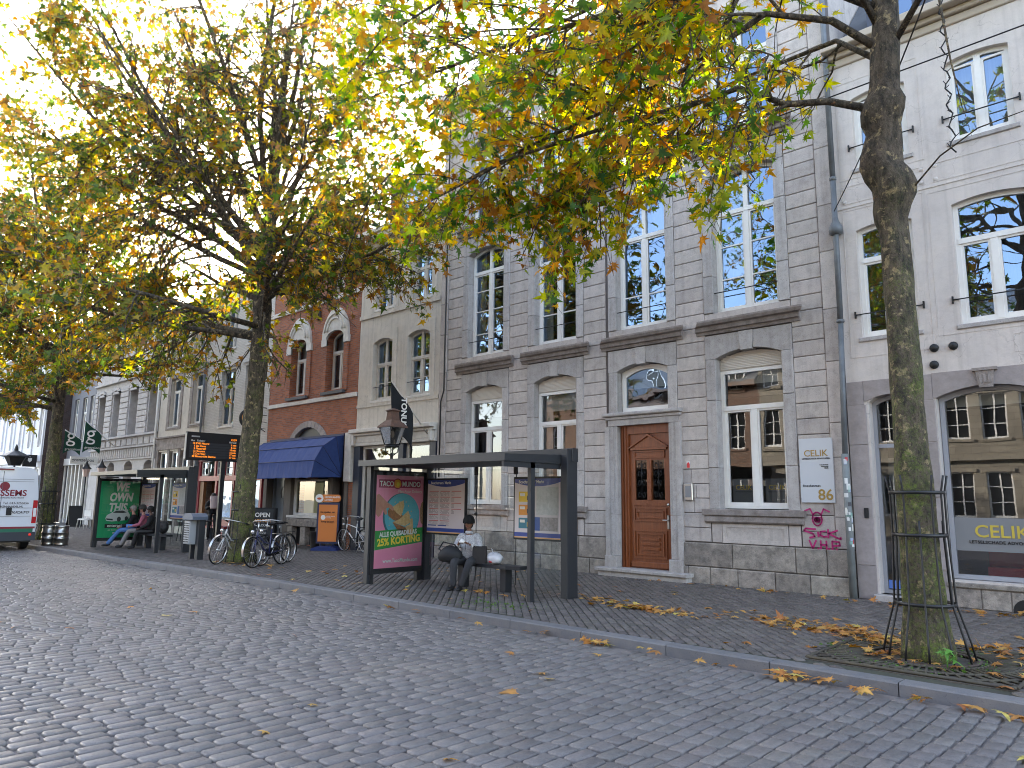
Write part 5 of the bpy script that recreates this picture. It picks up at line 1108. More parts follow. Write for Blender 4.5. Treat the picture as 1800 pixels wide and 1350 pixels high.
# ------------------------------------------------------------ lantern
T = thing('street_lantern', 'old cast iron street lantern with a rusty hood in front of the cream shop', 'street lamp', (-15.78, 12.0, 0))
lx, ly = -15.78, 12.0
MB().lathe([(.12, 0), (.12, .25), (.08, .3), (.07, .9), (.05, 1.0), (.04, 2.7), (.06, 2.75), (.03, 2.8)], (lx, ly, 0), 12).build('post', 'iron', T)
m = MB()
for k in range(4):
    a = PI / 4 + k * PI / 2; c, s = math.cos(a), math.sin(a); m.tube([(lx + .03 * c, ly + .03 * s, 2.72), (lx + .16 * c, ly + .16 * s, 2.82), (lx + .17 * c, ly + .17 * s, 2.93), (lx + .13 * c, ly + .13 * s, 3.0)], .014, 5)
m.lathe([(.19, 2.95), (.2, 2.95), (.2, 2.99), (.19, 2.99), (.19, 2.95)], (lx, ly, 0), 12); m.build('cradle', 'iron', T)
m = MB(); w0, w1, z0, z1 = .14, .25, 3.02, 3.48
def sq(w_, z): return [(lx - w_, ly - w_, z), (lx + w_, ly - w_, z), (lx + w_, ly + w_, z), (lx - w_, ly + w_, z)]
m.add(sq(w0, z0) + sq(w1, z1), [(0, 1, 5, 4), (1, 2, 6, 5), (2, 3, 7, 6), (3, 0, 4, 7), (3, 2, 1, 0)]); m.build('lamp_glass', glassmat('dusty lantern glass', .25, (.62, .55, .5)), T)
m = MB()
for a, b in zip(sq(w0, z0), sq(w1, z1)): m.tube([a, b], .014, 5)
for q in (sq(w0, z0), sq(w1, z1)): m.tube(q + [q[0]], .014, 5)
m.build('lamp_frame', 'iron', T)
m = MB(); m.add(sq(.30, 3.47) + sq(.28, 3.52) + sq(.13, 3.68) + sq(.11, 3.9) + sq(.16, 3.93) + sq(.03, 4.0), [(4 * l + k, 4 * l + (k + 1) % 4, 4 * l + 4 + (k + 1) % 4, 4 * l + 4 + k) for l in range(5) for k in range(4)] + [(20, 21, 22, 23)])
m.build('hood', flat('rusty hood', (.16, .085, .06), .8, col2=(.08, .05, .04), ns=8), T)
MB().ball((lx, ly, 3.3), .06, .06, .1, 8).build('bulb', flat('bulb white', (.7, .68, .6)), T)
for q, (xx, yy, lab) in enumerate(((-42.6, 12.6, 'black wall lantern under the left green flag'), (-40.3, 12.6, 'black wall lantern under the right green flag'))):
    T = thing('wall_lantern', lab, 'street lamp', (xx, yy, 2.6), 'lanterns under the green flags')
    MB().tube([(xx, yy, .0), (xx, yy, 2.55)] if q == 0 else [(xx, D, 2.5), (xx, yy, 2.5)], .04, 6).build('post', 'iron', T)
    MB().lathe([(.1, 2.55), (.2, 2.95)], (xx, yy, 0), 6, smooth=False).build('lamp_glass', flat('pink lamp glass', (.5, .36, .32), .3), T); MB().lathe([(.26, 2.95), (.12, 3.1), (.04, 3.3), (0, 3.4)], (xx, yy, 0), 6, smooth=False).build('hood', 'iron', T)
# ------------------------------------------------------------ green flags and hanging sign
def gflag(p0, p1, lab):
    T = thing('shop_flag', lab, 'flag', p0, 'green flags of the shop'); p0, p1 = Vector(p0), Vector(p1)
    MB().tube([p0, p1], .03, 6).build('pole', 'white', T)
    A_ = p0 + (p1 - p0) * .45; n = 10; vs = []
    for i in range(n + 1):
        t = i / n; top = A_ + (p1 - A_) * t; bz = p0.z - .45 + .25 * math.sin(t * 3) 
        for j in range(6): q = j / 5; vs.append((top.x + .05 * math.sin(q * 5 + t * 6), top.y, top.z + (bz - top.z) * q))
    MB().add(vs, [(i * 6 + j, (i + 1) * 6 + j, (i + 1) * 6 + j + 1, i * 6 + j + 1) for i in range(n) for j in range(5)], True).build('cloth', flat('flag green', (.006, .06, .035), .8, col2=(.005, .045, .025), ns=2), T)
    mid = A_ + (p1 - A_) * .5; ym = mid.y
    text('letter_g', 'g', (mid.x + .12, ym - .36, p0.z + .25), (0, 1, 0), (0, 0, 1), 1.05, 'white', T, lift=.03); text('lettering', 'grenzeloos', (mid.x + .12, ym - .38, p0.z - .2), (0, 1, 0), (0, 0, 1), .17, 'white', T, lift=.03)
gflag((-41.2, D - .05, 4.1), (-40.6, 11.75, 5.3), 'dark green shop flag with a white letter g, right one of the two'); gflag((-44.3, D - .05, 4.15), (-43.8, 11.75, 5.0), 'dark green shop flag with a white letter g, left one nearest the brick tower')
T = base_at(MB().box(-43.4, -43.3, 12.0, 13.3, 3.22, 3.6), 'hanging_sign', 'white', (-43.3, 13.3, 3.4), 'white hanging sign with grey lettering below the green flags', 'sign')
text('lettering', 'grenzeloos', (-43.3, 12.08, 3.36), (0, 1, 0), (0, 0, 1), .24, flat('sign grey text', (.12, .12, .12)), T, bold=.02)
T = base_at(MB().box(-50.1, -50.0, 11.4, 12.1, 3.2, 3.9), 'black_sign', 'black', (-50, 12.1, 3.5), 'black hanging sign above the white delivery van', 'sign')
MB().add([(-49.99, 11.65, 3.7), (-49.99, 11.65, 3.55), (-49.99, 11.75, 3.45), (-49.99, 11.85, 3.55), (-49.99, 11.85, 3.7)], [(0, 1, 2, 3, 4)]).build('emblem', 'white', T)
m = MB().lathe([(0, .75), (.08, .55), (.12, .35), (.75, .05), (.78, 0), (0, .0)], (-49, 10.8, 3.7), 8, smooth=False); m.lathe([(.55, 0), (.3, -.5), (0, -.5)], (-49, 10.8, 3.7), 8, smooth=False); m.tube([(-49, 10.8, 0), (-49, 10.8, 3.3)], .05, 6)
base_at(m, 'street_lantern', 'iron', (-49, 10.8, 0), 'dark street lantern above the roof of the white van', 'street lamp')
# ------------------------------------------------------------ pavement signs
def frame_axes(c, nrm):
    n_ = Vector(nrm).normalized(); U = Vector((0, 0, 1)).cross(n_); return Vector(c), n_, U
c, n_, U = frame_axes((-19.85, 12.75, 0), (.62, -.78, 0)); V = Vector((0, 0, 1))
T = thing('orange_pavement_sign', 'orange lottery pavement sign with a round topped header on a blue water base', 'pavement sign', tuple(c))
MB().gprism([(-.42, 0), (.42, 0), (.38, .07), (.2, .13), (-.2, .13), (-.38, .07)], c - n_ * .3, U, V, n_ * .6).build('base', flat('blue plastic base', (.012, .03, .13), .45), T)
fr = MB().obox(c + V * .82, U * .35, n_ * .02, V * .62).obox(c + V * .16 + U * .2, U * .015, n_ * .02, V * .08).obox(c + V * .16 - U * .2, U * .015, n_ * .02, V * .08).build('frame', flat('dark blue frame', (.02, .03, .08), .4), T)
orm = flat('lottery orange', (.60, .19, .04), .5)
MB().obox(c + V * .82 + n_ * .022, U * .295, n_ * .004, V * .56).build('poster', orm, T)
hd_ = MB().gprism([(-.36, 1.46), (.3, 1.46), (.36, 1.5), (.38, 1.57), (.36, 1.65), (.3, 1.69), (-.36, 1.69)], c - n_ * .02, U, V, n_ * .04).build('header', orm, T)
q = c + n_ * .024; n = 20
MB().add([q + U * (-.3 + .13 * math.cos(2 * PI * k / n)) + V * (1.575 + .13 * math.sin(2 * PI * k / n)) for k in range(n)], [tuple(range(n))]).build('emblem', 'white', hd_)
MB().add([q + n_ * .003 + U * (-.3 + .07 * math.cos(2 * PI * k / n)) + V * (1.565 + .035 * math.sin(2 * PI * k / n)) for k in range(n)], [tuple(range(n))]).build('emblem_core', flat('lottery red', (.5, .08, .02)), hd_)
text('lettering', 'NEDERLANDSE', q + U * -.13 + V * 1.585, U, V, .072, 'white', hd_, bold=.02); text('lettering', 'LOTERIJ', q + U * -.13 + V * 1.5, U, V, .072, 'white', hd_, bold=.02)
q = c + n_ * .028
text('lettering', 'De spellen van', q + U * -.24 + V * 1.13, U, V, .078, 'black', T, bold=.02); text('lettering', 'koop je hier!', q + U * -.2 + V * .84, U, V, .078, 'black', T, bold=.02); text('lettering', 'NEDERLANDSE\nLOTERIJ', q + U * -.06 + V * 1.01, U, V, .042, 'white', T)
MB().add([q + U * (-.15 + .075 * math.cos(2 * PI * k / 20)) + V * (.99 + .075 * math.sin(2 * PI * k / 20)) for k in range(20)], [tuple(range(20))]).build('emblem', 'white', T)
c, n_, U = frame_axes((-23.3, 12.45, 0), (.66, -.75, 0))
T = thing('chalk_board', 'black open and welcome chalk board standing in front of the dark timber shop front', 'pavement sign', tuple(c))
MB().obox(c + V * .62 + n_ * .08, U * .42, n_ * .015, V * .62).build('frame', 'black', T); MB().obox(c + V * .62 - n_ * .2, U * .4, n_ * .01, V * .6).build('rear_leg', 'black', T)
MB().obox(c + V * .64 + n_ * .098, U * .36, n_ * .003, V * .55).build('slate', flat('chalk slate', (.03, .033, .035), .7), T); q = c + n_ * .105
text('lettering', 'OPEN', q + V * .93, U, V, .2, 'white', T, 'CENTER', bold=.03); text('lettering', 'WELKOM', q + V * .76, U, V, .14, flat('chalk orange', (.7, .35, .12)), T, 'CENTER', bold=.03); text('lettering', 'WELCOME', q + V * .62, U, V, .11, 'white', T, 'CENTER', bold=.02)
for k, s_ in enumerate(('benvenuto', 'bienvenue', 'willkommen')): text('lettering', s_, q + V * (.5 - k * .12), U, V, .085, 'white', T, 'CENTER', bold=.01)
T = thing('chalk_board', 'small black A frame chalk board beside white chairs under the green flags', 'pavement sign', (-42.4, 12.2, 0))
MB().add([(-42.3, 11.9, 1.05), (-42.3, 12.5, 1.05), (-42.0, 12.5, 0), (-42.0, 11.9, 0)], [(0, 1, 2, 3)]).add([(-42.3, 11.9, 1.05), (-42.3, 12.5, 1.05), (-42.6, 12.5, 0), (-42.6, 11.9, 0)], [(3, 2, 1, 0)]).add([(-42.02, 11.88, 0), (-41.98, 11.88, 0), (-42.3, 11.88, 1.07), (-42.34, 11.88, 1.07)], [(0, 1, 2, 3)]).build('board', 'black', T)
def chair(x, y, rz, mt, label, cat='chair'):
    T = thing('cafe_chair', label, cat, (x, y, 0), None, rz)
    MB().box(-.2, .2, -.2, .2, .43, .46).build('seat', mt, T, True); MB().box(-.2, .2, .17, .2, .6, .88).build('backrest', mt, T, True)
    for sx in (-1, 1):
        for sy in (-1, 1): MB().tube([(sx * .22, sy * .22, 0), (sx * .18, sy * .18, .45), (sx * .18, sy * .19, .88 if sy > 0 else .45)], .014, 5).build('leg', mt, T, True)
chair(-38.8, 11.6, .5, 'white', 'white cafe chair nearest the left bus shelter'); chair(-40.2, 12.0, -.6, 'white', 'white cafe chair next to the small chalk board')
def table(x, y, label):
    T = thing('high_stool', label, 'stool', (x, y, 0)); MB().lathe([(0, .72), (.2, .72), (.2, .76), (0, .76)], (0, 0, 0), 14).build('seat', 'anth', T, True)
    for k in range(4): a = PI / 4 + k * PI / 2; MB().tube([(.14 * math.cos(a), .14 * math.sin(a), .73), (.22 * math.cos(a), .22 * math.sin(a), 0)], .015, 5).build('leg', 'anth', T, True)
table(-26.9, 11.3, 'dark bar stool behind the glass of the left bus shelter, left one'); table(-25.7, 11.6, 'dark bar stool behind the glass of the left bus shelter, right one')
T = thing('cafe_bench', 'red and grey bench in front of the red cafe', 'bench', (-27.3, 12.7, 0)); MB().box(-28.2, -26.3, 12.5, 12.9, .42, .5).build('seat', 'red', T); MB().box(-28.2, -26.3, 12.92, 12.96, .75, .82).build('backrest', 'zinc', T)
for xx in (-28.0, -26.5): MB().box(xx, xx + .35, 12.55, 12.85, 0, .42).build('leg', 'zinc', T)
m = MB().lathe([(.14, 0), (.17, .5), (.18, .52), (0, .52)], (-20.85, 12.95, 0), 14); base_at(m, 'waste_bucket', 'black', (-20.85, 12.95, 0), 'black bucket beside the orange sign under the shop window', 'bucket')
m = MB().lathe([(.16, 0), (.2, .35), (0, .35)], (-41.9, 12.9, 0), 10); T = thing('potted_shrub', 'small potted shrub beside the wall lantern under the green flags', 'plant', (-41.9, 12.9, 0)); m.build('pot', 'oldwood', T)
# ------------------------------------------------------------ kegs
K = thing('beer_keg', 'steel beer keg, left one of the pair at the kerb', 'keg', (-27.25, 7.17, 0), 'steel beer kegs at the kerb')
pr = [(0, .02), (.19, .02), (.2, 0), (.205, .04), (.19, .07), (.2, .1), (.205, .2), (.215, .21), (.215, .23), (.205, .24), (.205, .38), (.215, .39), (.215, .41), (.205, .42), (.2, .52), (.19, .55), (.205, .58), (.2, .63), (.185, .63), (.185, .57), (0, .56)]
MB().lathe(pr, (0, 0, 0), 20).build('barrel', mat('dull keg steel', (.42, .41, .38), .32, metal=1, col2=(.25, .24, .22), ns=6), K, True); MB().lathe([(0, .62), (.04, .62), (.04, .56)], (0, 0, 0), 10).build('valve', 'steel', K, True)
K2 = copy_tree(K); K2.location = (-26.85, 7.42, 0); K2['label'] = 'steel beer keg, right one of the pair at the kerb'
# ------------------------------------------------------------ van
T = thing('delivery_van', 'white delivery van with dark red wine merchant lettering on its rear doors', 'van', (-26.55, 5.6, -.1))
vx = -26.55; y0, y1 = 4.6, 6.62; ym = (y0 + y1) / 2
pw = mat('van white paint', (.62, .64, .69), .35, coat=.5)
sec = [(y0 + .02, .38), (y0, .9), (y0 + .02, 1.5), (y0 + .1, 2.25), (y0 + .2, 2.38), (y0 + .4, 2.43), (y1 - .4, 2.43), (y1 - .2, 2.38), (y1 - .1, 2.25), (y1 - .02, 1.5), (y1, .9), (y1 - .02, .38)]
m = MB(); n = len(sec); xs = [vx, vx - .08, vx - 3.6, vx - 4.4, vx - 5.1, vx - 5.5]
def scl(k):
    out = []
    for (yy, zz) in sec:
        s_ = (.985, 1, 1, .98, .95, .88)[k]; zmax = (9, 9, 9, 2.2, 1.35, 1.0)[k]; out.append((xs[k], ym + (yy - ym) * s_, min(zz, zmax) if k else zz * .995))
    return out
for k in range(6): m.v += scl(k)
for k in range(5):
    for i in range(n): m.f.append((k * n + i, (k + 1) * n + i, (k + 1) * n + (i + 1) % n, k * n + (i + 1) % n)); m.sm.append(False); m.mi.append(0)
m.f += [tuple(range(n)), tuple(range(6 * n - 1, 5 * n - 1, -1))]; m.sm += [False] * 2; m.mi += [0] * 2
body = m.build('body', pw, T); xr = vx + .005
ln = flat('panel gap', (.08, .08, .09))
m = MB().box(xr, xr + .004, ym - .006, ym + .006, .6, 2.3); 
for z in (2.05, 1.98, 1.18, .93): m.box(xr, xr + .003, y0 + .12, y1 - .2, z, z + .008)
m.build('door_gap', ln, T)
MB().box(xr - .01, xr + .006, y0 + .02, y1 - .05, .56, .62).build('red_stripe', flat('van wine red', (.2, .01, .025)), T); MB().box(xr - .01, xr + .006, y0 + .02, y1 - .1, .46, .56).build('green_stripe', flat('van green', (.01, .13, .07)), T)
MB().box(vx - .15, vx + .07, y0 + .02, y1 - .03, .2, .46).build('bumper', flat('bumper dark', (.03, .035, .045), .6), T)
for sy in (y0 + .04, y1 - .16):
    l_ = MB().box(xr - .03, xr + .012, sy, sy + .12, .72, 1.42).build('tail_light', flat('tail red', (.4, .01, .015), .2), T); MB().box(xr + .012, xr + .016, sy + .02, sy + .1, .92, 1.18).build('clear_lens', flat('lens white', (.7, .7, .7), .2), l_)
MB().lathe([(0, .02), (.04, .015), (.04, 0)], (vx + .07, y1 - .18, .38), 12, axis='x').build('reflector', mat('glowing red reflector', (.7, .04, .02), .3, emit=.04), T)  # reflector is no lamp; a faint glow is put into its red
MB().box(xr, xr + .02, ym - .35, ym + .25, 2.32, 2.37).build('brake_light', flat('brake dark red', (.16, .01, .02), .3), T); MB().box(xr, xr + .03, ym + .16, ym + .3, .97, 1.2).build('handle', 'black', T)
MB().box(vx - .35, vx - .2, y1 - .02, y1 + .02, .4, 2.2).build('rear_pillar', flat('pillar grey', (.3, .32, .36)), T)
for xx in (vx - .85, vx - 4.6):
    for yy in (y0 + .02, y1 - .24):
        wh = MB().lathe([(.16, 0), (.3, 0), (.335, .03), (.335, .19), (.3, .22), (.16, .22)], (xx, yy, .235), 20, axis='y').build('wheel', 'black', T); MB().lathe([(0, .05), (.16, .03), (.18, .0), (.18, .2), (0, .18)], (xx, yy, .235), 14, axis='y').build('rim', 'zinc', wh)
MB().box(vx - 5.4, vx - .1, y0 + .1, y1 - .1, .15, .4).build('underside', 'black', T)
wr = flat('van wine red', (.2, .01, .025)); dg = flat('van text dark', (.06, .05, .06))
MB().add([(xr + .002, ym + .06 + .13 * math.cos(2 * PI * k / 20), 1.84 + .13 * math.sin(2 * PI * k / 20)) for k in range(20)], [tuple(range(20))]).build('emblem', wr, T)
text('lettering', 'ESSEMS', (xr, y1 - .36, 1.55), (0, 1, 0), (0, 0, 1), .26, wr, T, 'RIGHT', bold=.02, wide=1.0)
text('lettering', 'DRANKENHANDEL MAASTRICHT', (xr, y1 - .42, 1.47), (0, 1, 0), (0, 0, 1), .058, dg, T, 'RIGHT', bold=.01)
text('lettering', 'Maastricht  Tel. 043-3250656', (xr, y1 - .28, 1.30), (0, 1, 0), (0, 0, 1), .095, dg, T, 'RIGHT', bold=.01); text('lettering', 'WWW.DRANKENHANDEL.NL', (xr, y1 - .42, 1.2), (0, 1, 0), (0, 0, 1), .08, dg, T, 'RIGHT', bold=.03)
text('lettering', 'DUCATO', (xr, y1 - .25, 1.02), (0, 1, 0), (0, 0, 1), .1, dg, T, 'RIGHT', bold=.03, shear=.3, wide=1.2)
# ------------------------------------------------------------ bicycles
def bicycle(loc, ang, lean, fm, label, tyre='black', fender='steel', steer=0., ladies=True):
    T = thing('bicycle', label, 'bicycle', loc, 'parked bicycles'); T.rotation_euler = (lean, 0, ang)
    R = .34
    for k, wx in enumerate((0, -1.08)):
        w_ = MB().lathe([(R - .018, -.017), (R, -.012), (R + .004, 0), (R, .012), (R - .018, .017), (R - .018, -.017)], (wx, 0, R), 32, axis='y').build('wheel', tyre, T, True)
        MB().lathe([(R - .03, -.012), (R - .018, -.013), (R - .018, .013), (R - .03, .012), (R - .03, -.012)], (wx, 0, R), 32, axis='y').build('rim', 'steel', w_, True)
        s_ = MB()
        for q in range(18):
            a = 2 * PI * q / 18; s_.tube([(wx + .02 * math.cos(a + .8), .02 * (-1) ** q, R + .02 * math.sin(a + .8)), (wx + (R - .03) * math.cos(a), 0, R + (R - .03) * math.sin(a))], .0018, 3, False)
        s_.tube([(wx, -.05, R), (wx, .05, R)], .018, 8); s_.build('spokes', 'steel', w_, True)
        a0, a1 = (-.2, 2.5) if k == 0 else (.2, 3.5); f_ = MB(); n = 14
        pts = [(wx + (R + .025) * math.cos(a0 + (a1 - a0) * i / n), R + (R + .025) * math.sin(a0 + (a1 - a0) * i / n)) for i in range(n + 1)]
        f_.add([(x, -.028, z) for x, z in pts] + [(x, .028, z) for x, z in pts] + [(x * 1., 0, z + .008) for x, z in pts], [q2 for i in range(n) for q2 in ((i, i + 1, 2 * n + 3 + i, 2 * n + 2 + i), (2 * n + 2 + i, 2 * n + 3 + i, n + 2 + i, n + 1 + i))], True); f_.build('mudguard', fender, T, True)
    hd0, hd1 = (-.2, 0, .82), (-.15, 0, .66); st = (-.72, 0, .84); bb_ = (-.6, 0, .28); ra = (-1.08, 0, R)
    f_ = MB().tube([hd1, (-.0, .045, R)], .012, 6).tube([hd1, (0, -.045, R)], .012, 6).tube([hd0, hd1], .02, 8).tube([st, bb_], .016, 8).tube([bb_, (ra[0], .045, R)], .01, 6).tube([bb_, (ra[0], -.045, R)], .01, 6).tube([(-.68, 0, .66), (ra[0], .045, R)], .008, 6).tube([(-.68, 0, .66), (ra[0], -.045, R)], .008, 6)
    f_.tube([hd1, (-.4, 0, .4), bb_] if ladies else [hd1, bb_], .018, 8); f_.tube([(-.18, 0, .76), (-.42, 0, .55), (-.66, 0, .5)] if ladies else [hd0, (-.7, 0, .72)], .015, 8); f_.build('frame', fm, T, True)
    h = MB().tube([hd0, (-.24, 0, 1.02)], .013, 6).tube([(-.52, .29, .98), (-.36, .27, 1.02), (-.2, .1, 1.05), (-.2, -.1, 1.05), (-.36, -.27, 1.02), (-.52, -.29, .98)], .012, 6); h.build('handlebar', 'steel', T, True)
    MB().tube([(-.6, .3, .96), (-.48, .285, .99)], .018, 6).tube([(-.6, -.3, .96), (-.48, -.285, .99)], .018, 6).build('grip', 'black', T, True)
    MB().tube([st, (-.75, 0, .93)], .013, 6).build('seat_post', 'steel', T, True); s_ = MB(); s_.ball((-.8, 0, .97), .15, .09, .035, 10); s_.ball((-.66, 0, .965), .1, .035, .03, 8); s_.build('saddle', 'black', T, True)
    m = MB().box(-1.3, -.8, -.06, -.045, .73, .742).box(-1.3, -.8, .045, .06, .73, .742)
    for q in (-1.28, -1.05, -.85): m.box(q, q + .012, -.06, .06, .728, .742)
    m.tube([(-1.2, .055, .73), (-1.1, .05, R)], .006, 5).tube([(-1.2, -.055, .73), (-1.1, -.05, R)], .006, 5); m.build('luggage_rack', 'steel' if fender == 'steel' else 'black', T, True)
    MB().lathe([(.08, -.055), (.09, -.055), (.09, -.05), (.08, -.05), (.08, -.055)], (-.6, 0, .28), 16, axis='y').tube([(-.6, -.06, .28), (-.5, -.075, .15)], .009, 5).tube([(-.6, .06, .28), (-.7, .075, .41)], .009, 5).build('crank', 'steel', T, True)
    MB().box(-.56, -.44, -.15, -.08, .13, .155).box(-.76, -.64, .08, .15, .4, .425).build('pedal', 'black', T, True)
    MB().box(-.95, -.55, -.075, -.045, .22, .40).build('chain_guard', 'black', T, True)
    MB().lathe([(0, 0), (.035, .0), (.045, .06), (.04, .07), (0, .07)], (-.06, 0, .8), 12, axis='x').build('headlight', 'steel', T, True)
    MB().tube([(-.95, .06, .3), (-.85, .16, .01)], .009, 5).build('kickstand', 'steel', T, True)
    return T
def bdir(f, r): return math.atan2(f[1] - r[1], f[0] - r[0])
fr_, rr_ = (-16.55, 8.1), (-15.95, 9.0)
bicycle((-15.95, 8.33, 0), bdir((-15.95, 8.33), (-16.4, 9.27)), .08, flat('dark blue frame paint', (.02, .025, .09), .3, coat=.5), 'dark blue city bicycle leaning on the right side of the tree guard')
bicycle((-17.3, 8.1, 0), bdir((-17.3, 8.1), (-17.85, 9.1)), -.12, flat('silver frame paint', (.5, .5, .5), .3), 'silver city bicycle leaning on the left side of the tree guard')
bicycle((-16.35, 8.75, 0), bdir((-16.35, 8.75), (-16.8, 9.65)), .06, flat('black frame paint', (.015, .015, .017), .3), 'black bicycle parked behind the dark blue one', fender='black')
bicycle((-19.2, 12.95, 0), PI, -.08, flat('white frame paint', (.7, .7, .7), .3, coat=.5), 'white bicycle leaning by the cream shop behind the pink poster', fender='black', ladies=False)
# ------------------------------------------------------------ cables
for i, (a, b, lab) in enumerate((((-33, 9.6, 7.6), (3, 8.9, 6.75), 'thin black cable crossing the whole street front in the tree crowns'), ((-4.5, D - .1, 6.9), (.5, 4.0, 7.4), 'thin black cable from the drainpipe over the right tree'))):
    n = 24; pts = [(a[0] + (b[0] - a[0]) * t / n, a[1] + (b[1] - a[1]) * t / n, a[2] + (b[2] - a[2]) * t / n - .35 * math.sin(PI * t / n)) for t in range(n + 1)]
    base_at(MB().tube(pts, .009, 5), 'overhead_cable', 'black', a, lab, 'cable')
for i, (x_, y_, z0, z1, lab) in enumerate(((-3.35, 7.4, 6.6, 5.0, 'dark string of lights dangling in front of the right stone window'), (-1.62, 8.6, 7.2, 5.35, 'dark string of lights dangling right of the big trunk'), (-5.85, 7.6, 5.9, 5.1, 'short dark string of lights dangling by the middle branches'))):
    n = 30; m = MB(); P_ = [(x_ + .03 * math.sin(q * 1.7), y_ + .03 * math.cos(q * 2.3), z0 + (z1 - z0) * q / n) for q in range(n + 1)]; m.tube(P_, .008, 4)
    for q in range(n): p_ = P_[q]; a = q * 2.1; m.tube([p_, (p_[0] + .04 * math.cos(a), p_[1] + .04 * math.sin(a), p_[2] + .03)], .005, 3)
    base_at(m, 'light_string', 'black', (x_, y_, z1), lab, 'light string')
# ------------------------------------------------------------ plane trees
LO = [(0, 0), (.10, .06), (.30, -.14), (.20, .12), (.56, .10), (.24, .27), (.50, .56), (.15, .44), (.14, .66), (0, 1.08)]
LO = LO + [(-x, y) for x, y in LO[-2:0:-1]]
LC = [(0, .28)] + LO                                     # centre + 18 outline points
LS = [(0, .26), (0, 0), (.34, -.1), (.2, .14), (.54, .34), (.16, .4), (0, 1.05), (-.16, .4), (-.54, .34), (-.2, .14), (-.34, -.1)]
def leaves(name, P, size, mt, parent, seed, simple=False, droop=.55, flatz=None):
    r = np.random.RandomState(seed); P = np.asarray(P); n = len(P); T = np.array(LS if simple else LC)
    tip = r.randn(n, 3); tip /= np.linalg.norm(tip, axis=1)[:, None]; tip[:, 2] = tip[:, 2] * .6 - droop
    if flatz is not None: tip[:, 2] = r.randn(n) * .12
    tip /= np.linalg.norm(tip, axis=1)[:, None]
    q = r.randn(n, 3)
    if flatz is not None: q = np.zeros((n, 3)); q[:, 2] = 1; q += r.randn(n, 3) * flatz
    side = np.cross(tip, q); side /= np.linalg.norm(side, axis=1)[:, None]; nor = np.cross(side, tip)
    s = size * (.55 + .75 * r.rand(n)); curl = (.1 + .35 * r.rand(n)) * (1 if flatz is None else .8); fold = r.rand(n) * .3
    V = np.zeros((n, len(T), 3))
    for k, (a, b) in enumerate(T):
        h = -curl * (b - .2) ** 2 * (b > .2) - fold * a * a * 2 + (abs(a) > .3) * r.randn(n) * .05
        V[:, k] = P + (s * a)[:, None] * side + (s * b)[:, None] * tip + (s * h)[:, None] * nor
    m = len(T) - 1; i = np.arange(n)[:, None] * len(T)
    F = np.concatenate([i + np.array([[0, 1 + k, 1 + (k + 1) % m]]) for k in range(m)])
    o = npmesh(name, V.reshape(-1, 3), F, mt, parent); return o
X['leaf'] = leafmat('plane leaf', [(0, (.03, .08, .02)), (.16, (.07, .13, .015)), (.36, (.17, .21, .018)), (.56, (.30, .27, .02)), (.72, (.38, .26, .02)), (.87, (.32, .14, .025)), (1, (.17, .07, .02))], .58)
X['leaffar'] = leafmat('plane leaf dry', [(0, (.03, .055, .015)), (.22, (.07, .105, .018)), (.45, (.17, .165, .02)), (.65, (.28, .2, .025)), (.84, (.26, .12, .025)), (1, (.1, .055, .02))], .4)
X['litter'] = leafmat('fallen leaf', [(0, (.33, .13, .03)), (.3, (.42, .2, .05)), (.6, (.48, .28, .07)), (.85, (.26, .09, .03)), (1, (.5, .42, .1))], .12)
def unit(v): return v / (np.linalg.norm(v) + 1e-9)
